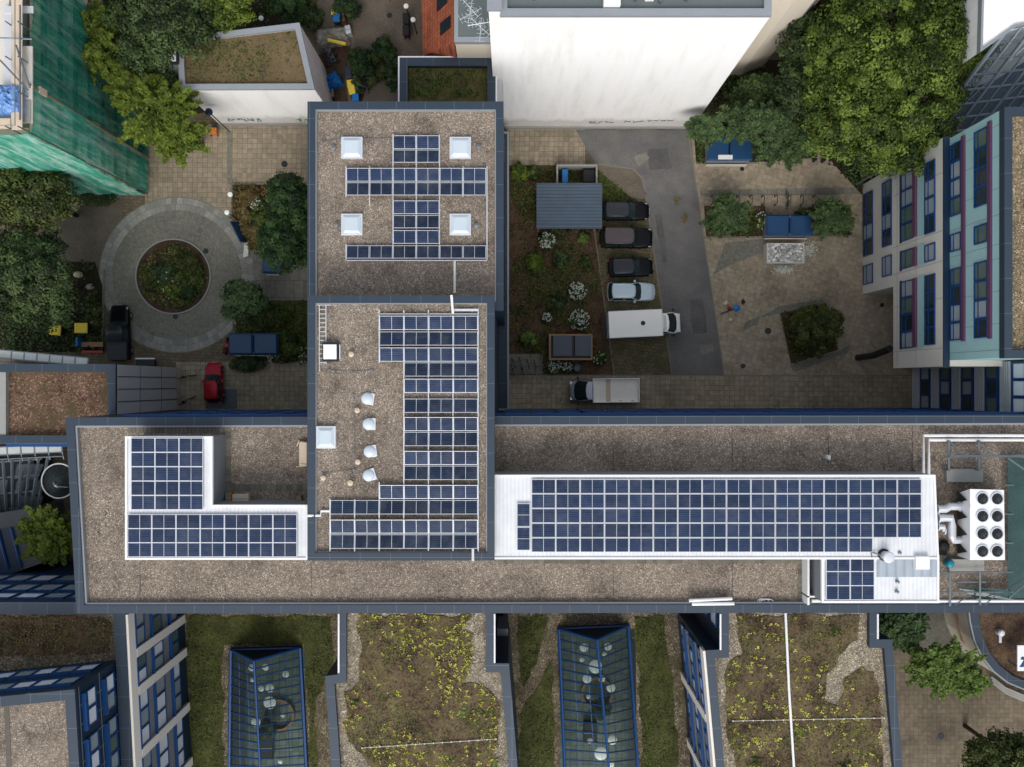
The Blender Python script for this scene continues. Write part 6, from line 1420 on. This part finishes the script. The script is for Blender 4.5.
m = MB(); m.tube([pz(947, 602, 2.5), pz(957, 620, 2.5), pz(962, 640, 2.2), pz(975, 652, 2)], .12, 6); tag(m.build('curved_wall_cap', 'wood'), 'curved pale low wall beside the pavilion', 'wall')
# sign with blue lettering strokes (cut by the picture edge)
x0, y0 = P(1017.5, 671, 6.5); x1, y1 = P(1040, 645.5, 6.5); sg_ = empty('sign_board', ((x0+x1)/2, (y0+y1)/2, 5), 'white sign board with slanted blue mark on the pavilion roof', 'sign')
MB().box(x0, y0, 6.4, x1, y1, 6.5).build('board', 'white', sg_); m = MB(); xx = x0+.15; yy = (y0+y1)/2
m.prism([(xx, yy-.75), (xx+.35, yy-.75), (xx+.95, yy+.2), (xx+.6, yy+.2)], 6.502, 6.51); m.prism([(xx+.1, yy-.1), (xx+.9, yy-.25), (xx+1.1, yy-.02), (xx+.2, yy+.15)], 6.512, 6.52); m.build('blue_mark', 'blueframe', sg_)
m = MB(); m.box(x0+.2, y0+.2, 4.8, x0+.3, y0+.3, 6.4); m.box(x0+.2, y1-.3, 4.8, x0+.3, y1-.2, 6.4); m.build('post', 'steel', sg_)
x, y = P(1003, 634, 5.5); m = MB(); m.lathe(0, 0, [(.28, 0), (.3, .5), (.2, .6), (.02, .62)], 12); m.tube([(0, 0, .3), (.1, -.9, .1)], .12, 6); o = m.build('roof_vent', 'alu'); o.location = (x, y, 4.8); tag(o, 'grey vent cowl on the curved pavilion roof', 'vent')
# grey gully box between the wings
MB
q = prect(497, 629, 508, 663, 8); o = MB().prism(q, 4, 8).build('stair_head', 'wallgrey'); tag(o, 'small grey stair head beside the middle wing', 'stair head')

# --- atrium interiors
def pend(px, py, z, r, label, group):
    x, y = P(px, py, z); rt = empty('pendant_lamp', (x, y, z), label, 'lamp', group)
    m = MB(); m.lathe(0, 0, [(.02, .02), (r*.6, .0), (r, -.06), (r*.98, -.12), (r*.5, -.16), (.02, -.16)], 22); m.build('lamp_shade', 'lampwhite', rt, smooth=False, local=True)
    MB().tube([(0, 0, 0), (0, 0, max(.5, 6.2-z))], .012, 4).build('cord', 'darkmetal', rt, local=True)
LA = [(251.5, 668, .32), (252, 680, .2), (265.5, 667.5, .3), (285.5, 674.5, .3), (261, 689, .26), (269.5, 688.5, .38), (269.5, 703, .56), (255.5, 722.5, .42), (282.5, 715.5, .2), (253, 680, .16), (280, 762, .2)]
for i, (px, py, r) in enumerate(LA): pend(px, py, 2.6+(i % 3)*.5, r, 'white disc pendant lamp, %s from the north, under the western skylight' % ORD[sorted(range(len(LA)), key=lambda q: LA[q][1]).index(i)], 'disc lamps under the western skylight')
LB = [(584, 648, .38), (608, 647, .34), (604.5, 654.5, .2), (582, 660, .22), (595.5, 667, .6), (587, 679, .4), (602, 679, .3), (611, 688, .4), (588.5, 697, .2), (612.5, 740.5, .42), (590, 741, .24), (601, 754, .58), (611, 765, .3)]
for i, (px, py, r) in enumerate(LB): pend(px, py, 2.6+(i % 3)*.5, r, 'white disc pendant lamp, %s from the north, under the eastern skylight' % ORD[sorted(range(len(LB)), key=lambda q: LB[q][1]).index(i)], 'disc lamps under the eastern skylight')
for i, (px, py, lab) in enumerate(((278, 716, 'western'), (597, 694, 'eastern'))):
    x, y = P(px, py, .5); m = MB(); m.ring(circ(1.5, 32, x, y), circ(1.25, 32, x, y), .1, .45); tag(m.build('round_bench', 'wood'), 'round wooden bench inside the %s atrium' % lab, 'bench')
    shrub(px+(-12 if i == 0 else 3), py+(12 if i == 0 else 14), 1.0, 2.2, 'leaf_dark', 'dark palm-like plant inside the %s atrium' % lab, name='indoor_plant', n=30, leaf=(.22, .06), base_z=.1, cat='plant')
crate('grand_table', 268, 745, .1, 1.2, 2.0, .75, 'black', 'dark table inside the western atrium'); crate('grand_table', 590, 730, .1, 1.2, 1.8, .75, 'black', 'dark table inside the eastern atrium')

# ================================================================ roof greenery
def mossbed(pts, z, mat, seed, name='moss_carpet', amp=.35):
    q = wobble(PP(pts, z), amp, .4, seed); o = MB().prism(q, z-.04, z).build(name, mat); tag(o, kind='stuff'); return q
zw = 14.46
mA = mossbed([(358, 615), (470, 615), (462, 628), (474, 634), (473, 655), (463, 683), (488, 690), (497, 700), (498, 745), (494, 767), (490, 800), (385, 800), (372, 765), (352, 740), (346, 725), (344, 692), (360, 686)], zw, 'mossmat', 3, amp=.3)
q1 = mossbed([(736, 615), (858, 615), (858, 640), (838, 655), (828, 680), (826, 702), (838, 706), (845, 680), (862, 668), (876, 672), (880, 710), (884, 767), (886, 800), (738, 800), (735, 760), (728, 730), (724, 690), (728, 665), (740, 655)], zw, 'mossmat', 5, amp=.25)
scatter('sedum', mA, zw, 3200, 'sedum', .085, .1, clump=5, spread=.07, seed=1, dens=patchy(.3, -.7, 3)); scatter('sedum', mA, zw, 160, 'leaf_bright', .13, .15, clump=14, spread=.16, seed=2, dens=patchy(.5, .6, 9))
scatter('sedum', q1, zw, 1500, 'sedum', .09, .1, clump=6, spread=.09, seed=3, dens=patchy(.3, -.6, 5)); scatter('sedum', q1, zw, 130, 'leaf_yel', .14, .2, clump=26, spread=.24, seed=4, dens=patchy(.45, .3, 12))
scatter('sedum', mA, zw, 3200, 'leaf_bed', .07, .08, clump=2, spread=.1, seed=7, dens=patchy(.7, .1, 71)); scatter('sedum', q1, zw, 3200, 'leaf_bed', .07, .08, clump=2, spread=.1, seed=8, dens=patchy(.7, .1, 81))
zt_ = ZG+.03
b1 = mossbed([(186, 616), (332, 616), (332, 672), (315, 700), (318, 800), (312, 800), (308, 700), (304, 645), (222, 645), (224, 800), (190, 800)], zt_, 'grassbed', 11, 'terrace_turf', .2)
b2 = mossbed([(518, 616), (548, 616), (540, 650), (525, 690), (519, 680)], zt_, 'grassbed', 12, 'terrace_turf', .2); b3 = mossbed([(520, 712), (536, 690), (551, 660), (553, 700), (556, 800), (520, 800)], zt_, 'grassbed', 13, 'terrace_turf', .2)
b4 = mossbed([(634, 616), (662, 616), (668, 650), (673, 690), (677, 740), (680, 800), (644, 800), (640, 700)], zt_, 'grassbed', 14, 'terrace_turf', .2)
for i, b_ in enumerate((b1, b2, b3, b4)): scatter('turf_grass', b_, zt_, (2600, 500, 900, 1900)[i], 'leaf_olive', .08, .1, clump=2, spread=.12, seed=20+i, dens=patchy(.5, -.3, 30+i))
scatter('roof_moss', offset(K([(400, 58), (495, 58), (495, 104), (400, 104)], 12), .7), 11.92, 900, 'leaf_bed', .1, .1, clump=5, spread=.14, seed=31, dens=patchy(.8, .3, 4))
scatter('roof_moss', offset(plw, .6), 9.07, 1500, 'leaf_bed', .07, .08, clump=2, spread=.1, seed=32, dens=patchy(.5, .2, 8))

mS = mossbed([(-60, 617), (100, 617), (111, 622), (110, 652), (60, 654), (-60, 660)], zw, 'mossdark', 41, amp=.2)
scatter('roof_moss', mS, zw, 1800, 'leaf_rust', .08, .1, clump=2, spread=.12, seed=61, dens=patchy(.8, .1, 6)); scatter('roof_moss', mS, zw, 700, 'leaf_bed', .08, .1, clump=2, spread=.12, seed=62, dens=patchy(.8, .5, 16))
for i, q_ in enumerate(([(82, 564), (800, 564), (800, 601), (82, 601)], [(498, 425), (920, 425), (920, 474), (498, 474)], [(80, 424), (124, 424), (124, 600), (84, 600)])):
    scatter('roof_moss', PP(q_, 17.75), 17.75, 260, 'leaf_olive', .05, .03, clump=5, spread=.12, seed=70+i, dens=patchy(.35, .6, 40+i))
scatter('parking_moss', PP([(600, 212), (645, 212), (669, 372), (616, 372), (597, 232)]), .006, 2600, 'leaf_bed', .06, .04, clump=2, spread=.12, seed=77, dens=patchy(.9, .2, 50))
# ================================================================ ground greenery
bc = PP([(510, 168), (596, 168), (596, 230), (611, 372), (545, 372), (540, 352), (510, 350)])
scatter('bed_plants', bc, .05, 8500, 'leaf_bed', .1, .3, clump=3, spread=.16, seed=41, dens=patchy(.55, .1, 2)); scatter('bed_litter', bc, .05, 1200, 'leaf_rust', .08, .06, clump=1, seed=42)
for q, nn_, mt, s_ in ((bedA, 2200, 'leaf_rust', 43), (bedA, 900, 'leaf_bed', 44), (bedB, 3000, 'leaf_bed', 45), (bedC, 900, 'leaf_bed', 46), (bedD, 1200, 'leaf_bed', 47), (bedE, 600, 'leaf_bed', 48), (bedF, 500, 'leaf_olive', 49)):
    scatter('bed_plants', offset(q, .15), .06, nn_, mt, .12, .6, clump=4, spread=.2, seed=s_, dens=patchy(.7, .1, s_))
scatter('bed_plants', circ(2.85, 40, gx, gy), .07, 5200, 'leaf_bed', .12, .6, clump=4, spread=.18, seed=50, dens=patchy(.9, -.1, 9)); scatter('bed_plants', circ(2.6, 40, gx-.1, gy), .07, 500, 'leaf_rust', .14, .7, clump=5, spread=.15, seed=51, dens=patchy(.9, .6, 19))
scatter('verge_grass', PP([(598, 170), (640, 203), (644, 211), (598, 211)]), .01, 900, 'leaf_bed', .09, .15, clump=3, spread=.1, seed=52)
for q, n_, s_ in ((PP([(-60, 264), (93, 264), (102, 290), (102, 350), (-60, 350)]), 3000, 53), (PP([(50, -60), (250, -60), (300, -30), (298, 78), (160, 120), (130, 170), (60, 120)]), 5000, 54), (PP([(700, 66), (868, 66), (896, 160), (862, 190), (812, 138), (757, 130), (705, 130)]), 4500, 55), (PP([(-60, 152), (98, 152), (118, 186), (60, 204), (-60, 204)]), 1800, 56)):
    scatter('undergrowth', q, .03, n_, 'leaf_dark', .15, .8, clump=4, spread=.28, seed=s_, dens=patchy(.35, .0, s_))
for (px, py, r, h, mat, lab, fl) in ((547, 241, .85, .9, 'leaf_mid', 'white-flowering shrub just south of the ribbed shed', 70), (577, 291, .9, .9, 'leaf_mid', 'white-flowering shrub in the middle of the bed near the pale car', 90), (579, 320, 1.0, .9, 'leaf_mid', 'white-flowering shrub north of the two-lid timber housing', 110), (547, 318, .5, .7, 'leaf_mid', 'small white-flowering shrub west of the large one', 30), (554, 366, .7, .7, 'leaf_mid', 'white-flowering shrub south of the timber housing', 45), (567, 367, .5, .7, 'leaf_mid', 'white-flowering shrub beside the water barrel', 28),
        (560, 258, .9, 1.1, 'leaf_dark', 'blue-green shrub in the bed below the shed', 0), (556, 302, .95, 1.1, 'leaf_dark', 'dark shrub left of the middle flowering one', 0), (583, 238, .6, .7, 'leaf_bright', 'bright green shrub near the parking kerb', 0), (585, 262, .6, .7, 'leaf_bed', 'olive shrub near the parking kerb by the black hatchback', 0), (600, 358, .7, .7, 'leaf_bed', 'loose green shrub beside the timber housing', 12), (528, 338, .8, .6, 'leaf_bright', 'low lime-green clump near the bike stands', 0),
        (534, 262, .9, .8, 'leaf_yel', 'yellow-green tall weeds along the western part of the bed', 0), (519, 172, .9, .9, 'leaf_yel', 'yellow-green shrub in the north corner of the bed', 0), (533, 172, .7, .9, 'leaf_bed', 'olive shrub left of the bin enclosure', 0)):
    shrub(px, py, r, h, mat, lab, name='flowering_shrub' if fl else 'shrub', flowers=fl, n=34, per=34, leaf=(.12, .06))
for (px, py, r, h, mat, lab, fl, ry) in ((184, 262, 1.3, 1.0, 'leaf_olive', 'rust-tinged shrub in the northern half of the round bed', 0, 1.0), (163, 272, 1.3, .9, 'leaf_mid', 'dark green shrub on the west side of the round bed', 5, 1.1), (187, 292, .9, .8, 'leaf_dense', 'dark low shrub on the south-east side of the round bed', 0, .7), (172, 292, 1.0, .8, 'leaf_yel', 'yellow-green shrub at the south of the round bed', 5, .8), (178, 276, 1.0, .9, 'leaf_bed', 'olive shrub at the centre of the round bed', 2, .9)):
    shrub(px, py, r, h, mat, lab, flowers=fl, ry=ry, n=40, per=40, leaf=(.14, .06))
for (px, py, r, h, mat, lab, fl, ry) in ((247, 198, 1.1, .9, 'leaf_rust', 'rusty grass clump in the north of the flower bed', 0, .9), (242, 212, .8, .8, 'leaf_rust', 'rusty grass clump at the west of the flower bed', 0, 1.0), (252, 232, 1.0, .8, 'leaf_rust', 'rusty grass clump at the south of the flower bed', 0, 1.0), (257, 204, .7, .8, 'leaf_bed', 'small white-dotted shrub amid the rusty grass', 26, .6), (258, 219, 1.0, .8, 'leaf_bed', 'olive shrub beside the dense tree', 0, .9),
        (287, 345, 1.3, 1.0, 'leaf_bed', 'loose green shrub east of the blue shelter', 0, 1.6), (304, 355, .5, .6, 'leaf_mid', 'small white-flowering shrub at the foot of the tower wall', 20, .8), (273, 358, .6, .6, 'leaf_mid', 'small white-flowering shrub under the blue shelter end', 22, .4), (247, 364, 1.6, .8, 'leaf_dark', 'dark low hedge south of the blue shelter', 0, .5), (270, 317, 1.8, .9, 'leaf_bed', 'yellow-green shrub mass north of the blue shelter', 0, 1.1),
        (805, 213, 1.0, .7, 'leaf_bed', 'low green planting behind the blue plaza shelter', 6, .3), (762, 221, .7, .8, 'leaf_bed', 'loose shrub with white dots west of the blue plaza shelter', 22, .9),
        (346, 7, 1.3, 2, 'leaf_dense', 'dark bush beside the timber fence', 0, 1.5), (313, 19, 1.0, 1.5, 'leaf_dark', 'round dark bush in the upper back yard', 0, 1.3), (360, 63, 1.2, 2.0, 'leaf_dense', 'rounded dark hedge bush in the middle of the back yard', 0, 1.7), (356, 82, .6, 1.4, 'leaf_mid', 'narrow hedge beside the yellow bins', 0, 1.8), (384, 46, 1.1, 1.6, 'leaf_dense', 'bush at the north end of the planting strip by the annex', 0, 1.1), (391, 70, .8, 1.3, 'leaf_dense', 'tall bush along the annex coping', 0, 2.6), (374, 66, 1.2, 1.0, 'leaf_olive', 'sparse olive shrub beside the bicycles', 0, 2.0), (307, 4, .9, 1.4, 'leaf_olive', 'olive bush at the top edge', 0, .9),
        (713, 148, .5, .8, 'leaf_mid', 'small shrub between kerb and blue shelter', 5, 1.2), (92, 310, .9, .9, 'leaf_olive', 'sparse shrub at the kerb west of the roundabout', 4, 2.2), (97, 197, 1.8, 1.0, 'leaf_dark', 'low dark shrubs south of the green net', 0, .6)):
    shrub(px, py, r, h, mat, lab, name='shrub', flowers=fl, ry=ry, n=44, per=40, leaf=(.13, .06))
M['asphalt_patch'] = mottled('asphalt_repair', [(.36, S(76,75,75)), (.5, S(92,91,90)), (.64, S(108,106,102))], .5, 9, .9, .01)
M['stain'] = mottled('pale_scuff', [(.36, S(104,101,96)), (.5, S(124,120,113)), (.64, S(140,136,128))], .6, 7, .9, .01)
for i, (q_, mt_) in enumerate((([(648, 150), (668, 147), (672, 168), (650, 170)], 'asphalt_patch'), ([(690, 300), (704, 298), (707, 332), (693, 334)], 'asphalt_patch'), ([(634, 158), (646, 152), (650, 158), (638, 166)], 'stain'), ([(700, 345), (713, 343), (714, 352), (702, 354)], 'stain'), ([(655, 215), (661, 214), (668, 262), (662, 262)], 'asphalt_patch'))):
    struct('road_patch', wobble(PP(q_), .12, .3, i+3), .0125+.0008*i, mt_)
scatter('fallen_leaves', PP([(600, 132), (860, 132), (900, 370), (640, 370)]), .02, 700, 'leaf_rust', .05, .02, clump=1, spread=.1, seed=90)
scatter('fallen_leaves', PP([(150, 126), (306, 126), (306, 215), (240, 220), (130, 200)]), .02, 350, 'leaf_rust', .05, .02, clump=1, spread=.1, seed=91)
scatter('joint_weeds', PP([(700, 240), (860, 240), (912, 372), (725, 372)]), .02, 500, 'leaf_bed', .05, .03, clump=4, spread=.08, seed=92, dens=patchy(.4, .5, 93))
scatter('joint_weeds', PP([(500, 377), (910, 377), (910, 408), (500, 408)]), .02, 260, 'leaf_bed', .05, .03, clump=4, spread=.08, seed=93, dens=patchy(.4, .5, 95))
# --- trees
tree('broadleaf_tree', 890, 85, 12, [(4.6, 4.2, 0, 3.4, 3.8, 3), (0, .5, 0, 6.0, 6.4, 4.2), (-2.2, -2, -1, 4.2, 4, 3.2), (3.2, 3, 0, 4, 4.4, 3.2), (1.2, -4, -1.5, 4.2, 2.8, 2.6), (-3.2, 3, -.5, 3.4, 3.6, 3)], 'leaf_big', 'very large dense green tree filling the upper right', nclump=900, per=75, rc=.85, leaf=(.17, .1), trunk_r=.45)
tree('broadleaf_tree', 900, 150, 7, [(0, 0, 0, 3.6, 2.0, 2.0), (-2.4, -.4, 0, 2, 1.6, 1.6)], 'leaf_olive', 'smaller shaded tree under the south edge of the very large tree', nclump=220, per=55, rc=.7)
tree('broadleaf_tree', 822, 45, 9, [(0, 0, 0, 3.2, 3.6, 2.5), (-1.5, -3.5, -.5, 2.4, 2.2, 2)], 'leaf_dark', 'dark green tree between the cream house and the very large tree', nclump=320, per=55, rc=.7)
tree('ash_tree', 742, 123, 7, [(0, 0, 0, 2.9, 1.9, 1.6), (-3.0, -.4, -.4, 1.7, 1.4, 1.2), (2.6, .2, 0, 2.2, 1.7, 1.4)], 'leaf_mid', 'feathery green tree overhanging the blue shelter below the white wall', nclump=130, per=130, rc=.5, leaf=(.2, .065), style='branch')
tree('ash_tree', 786, 143, 5.5, [(0, 0, 0, 2.8, 2.2, 1.6)], 'leaf_mid', 'feathery shrub-like tree east of the blue shelter', nclump=80, per=110, rc=.7, leaf=(.2, .06), style='branch')
tree('ash_tree', 765, 95, 5, [(0, 0, 0, 3.4, 1.8, 1.4)], 'leaf_dark', 'dark small tree below the cream house', nclump=90, per=100, rc=.8, leaf=(.2, .08), style='branch')
tree('young_ash_tree', 728, 214, 3.2, [(0, 0, 0, 2.3, 1.9, 1.3)], 'leaf_mid', 'feathery young tree at the west end of the plaza bed', nclump=75, per=100, rc=.6, leaf=(.17, .05), style='branch', trunk_r=.12)
tree('young_ash_tree', 833, 218, 3.2, [(0, 0, 0, 2.1, 2.1, 1.3)], 'leaf_mid', 'young tree at the east end of the plaza bed beside the grey facade', nclump=80, per=90, rc=.6, leaf=(.15, .05), style='branch', trunk_r=.12)
tree('broadleaf_shrub_tree', 813, 330, 2.2, [(0, 0, 0, 2.3, 2.3, 1.2), (.9, 1.0, .3, 1.4, 1.2, .9)], 'leaf_olive', 'spreading bush filling the diamond bed on the plaza', nclump=130, per=60, rc=.5, leaf=(.14, .06), trunk_r=.12)
tree('robinia_tree', 156, 110, 10, [(0, 0, 0, 3.9, 3.9, 2.4), (1.6, -2.2, -.3, 2.6, 2.2, 1.6), (-1.8, 1.6, 0, 2.4, 2.2, 1.6)], 'leaf_yel', 'bright yellow-green tree with long leafy branches beside the green net', nclump=150, per=170, rc=.5, leaf=(.19, .09), style='branch', trunk_r=.25)
tree('robinia_tree', 92, 40, 11, [(0, 0, 0, 3.6, 3.8, 2.3), (-1.6, 1.8, .2, 2.2, 2.4, 1.5)], 'leaf_yel', 'yellow-green tree with long branches north of the green net', nclump=120, per=170, rc=.5, leaf=(.19, .09), style='branch', trunk_r=.25)
tree('broadleaf_tree', 160, 22, 10, [(0, 0, 0, 4.5, 3.4, 2.6), (-1.8, -1.8, -.5, 2.6, 2.2, 2)], 'leaf_dark', 'dark green tree behind the yellow-green ones at the top edge', nclump=400, per=60, rc=.75)
tree('broadleaf_tree', 222, 4, 9, [(0, 0, 0, 2.4, 2.4, 1.9)], 'leaf_yel', 'small lime tree at the top edge above the turf roof', nclump=120, per=55, rc=.6)
tree('broadleaf_tree', 285, 4, 4, [(0, 0, 0, 1.7, 1.5, 1.6)], 'leaf_dense', 'small round dark tree at the top edge of the back yard', nclump=110, per=50, rc=.5)
tree('broadleaf_tree', 45, 60, 8, [(0, 0, 0, 2.5, 4.4, 2)], 'leaf_dark', 'dark tree close behind the scaffold', nclump=200, per=50, rc=.7)
tree('broadleaf_tree', 26, 196, 8, [(0, 0, 0, 4.0, 2.7, 2.2), (-3, .5, 0, 3, 2.6, 2)], 'leaf_olive', 'olive tree south of the green net at the left edge', nclump=340, per=60, rc=.75)
tree('broadleaf_tree', 34, 276, 8, [(0, 0, 0, 3.8, 3.6, 2.4), (-3, 0, 0, 3.2, 3.6, 2.2), (.5, -2.4, -.5, 2.8, 2, 1.8)], 'leaf_dark', 'large dark tree west of the roundabout', nclump=480, per=60, rc=.75)
tree('broadleaf_tree', 284, 201, 6.5, [(.5, 0, 0, 1.9, 2.0, 1.9), (0, 1.2, -.5, 1.3, 1.2, 1.2)], 'leaf_dense', 'dense dark tree against the north block, northern one', nclump=240, per=60, rc=.5, leaf=(.13, .08))
tree('broadleaf_tree', 286, 242, 6.5, [(0, 0, 0, 2.3, 2.6, 2.0), (.8, 1.6, 0, 1.6, 1.4, 1.4)], 'leaf_dense', 'dense dark tree against the north block, southern one', nclump=340, per=60, rc=.5, leaf=(.13, .08))
tree('small_maple', 245, 301, 4.2, [(0, 0, 0, 2.0, 1.75, 1.2)], 'leaf_mid', 'small grey-green tree overhanging the slab ring of the roundabout', nclump=110, per=55, rc=.5, trunk_r=.1)
tree('acacia_tree', 43, 534, 8, [(0, 0, 0, 2.3, 2.9, 1.8), (1.2, -.6, 0, 1.8, 2.0, 1.5)], 'leaf_yel', 'loose yellow-green tree left of the long roof below the satellite dish', nclump=90, per=120, rc=.5, leaf=(.16, .08), style='branch', trunk_r=.16)
tree('plane_tree', 948, 672, 6, [(0, 0, 0, 3.5, 2.8, 1.5), (-1.4, .9, .1, 2.1, 1.8, 1.2), (1.6, -.9, 0, 2.1, 1.5, 1.1)], 'leaf_bright', 'bright green spreading tree on the southern plaza', nclump=130, per=120, rc=.55, leaf=(.17, .09), style='branch', trunk_r=.18)
tree('plane_tree', 900, 628, 5, [(0, 0, 0, 2.6, 2.2, 1.4)], 'leaf_mid', 'green tree half hidden by the eastern wing', nclump=110, per=100, rc=.8, leaf=(.18, .1), style='branch', trunk_r=.16)
tree('broadleaf_tree', 1010, 760, 7, [(0, 0, 0, 3.9, 2.2, 2)], 'leaf_olive', 'dark olive tree in the bottom right corner', nclump=260, per=60, rc=.7)
# --- graffiti tags on the white walls (illegible scribbles)
def scribble(name, x0, x1, y, z, h, seed, mat, label, n_=14):
    rr = random.Random(seed); m = MB(); x = x0
    while x < x1:
        w = rr.uniform(.25, .6); pts = [(x+w*k/5+rr.uniform(-.06, .06), y-.02, z+h*rr.uniform(0, 1)) for k in range(6)]; m.tube(pts, .03, 4); x += w+rr.uniform(.02, .3)
    tag(m.build(name, mat), label, 'graffiti')
scribble('graffiti', 7.0, 9.2, 23.8, 1.2, .7, 1, 'darkmetal', 'black scrawled graffiti tag on the white firewall, left one'); scribble('graffiti', 10.2, 11.9, 23.8, 1.5, .6, 2, 'darkmetal', 'black scrawled graffiti tag on the white firewall, middle one'); scribble('graffiti', 12.3, 14.4, 23.8, 1.9, .3, 3, 'darkmetal', 'thin black graffiti line on the white firewall, right one')
M['pale_green'] = plain('pale_green_paint', S(120,160,140), .8, 0, .2, 3)
scribble('graffiti', plw[0][0]+1.2, plw[0][0]+4.2, plw[0][1], 1.0, 1.0, 4, 'tealp', 'teal graffiti on the low white wall near the floodlight'); scribble('graffiti', plw[0][0]+7.5, plw[0][0]+11.5, plw[0][1], .8, 1.2, 5, 'pale_green', 'pale green graffiti on the low white wall near the north block')
# ================================================================ light and camera
w = bpy.data.worlds.new('World'); scene.world = w; w.use_nodes = True; nt = w.node_tree; nt.nodes.clear()
sky = nt.nodes.new('ShaderNodeTexSky'); sky.sky_type = 'NISHITA'; sky.sun_disc = False
sky.sun_elevation = R(46); sky.sun_rotation = R(188); sky.air_density = 1.2; sky.dust_density = 3.5; sky.ozone_density = 1.0
hs = nt.nodes.new('ShaderNodeHueSaturation'); hs.inputs['Saturation'].default_value = .36; nt.links.new(sky.outputs[0], hs.inputs['Color'])
bg = nt.nodes.new('ShaderNodeBackground'); bg.inputs[1].default_value = .2; nt.links.new(hs.outputs[0], bg.inputs[0])
ow = nt.nodes.new('ShaderNodeOutputWorld'); nt.links.new(bg.outputs[0], ow.inputs[0])
ld = bpy.data.lights.new('sun', 'SUN'); ld.energy = .95; ld.angle = R(26); ld.color = (1, .955, .9)
lo = bpy.data.objects.new('sun', ld); COL.objects.link(lo); lo.location = (0, 0, 60); lo.rotation_euler = (R(44), 0, R(6))
cam = bpy.data.cameras.new('camera'); cam.sensor_width = 36; cam.lens = FPX/1024*36; cam.clip_end = 2000; cam.clip_start = .5
co = bpy.data.objects.new('camera', cam); COL.objects.link(co); co.location = (0, 0, CAM_H); scene.camera = co
scene.view_settings.view_transform = 'Standard'; scene.view_settings.look = 'None'; scene.view_settings.exposure = 0
scene.cycles.max_bounces = 6; scene.cycles.transparent_max_bounces = 8; scene.cycles.use_denoising = True
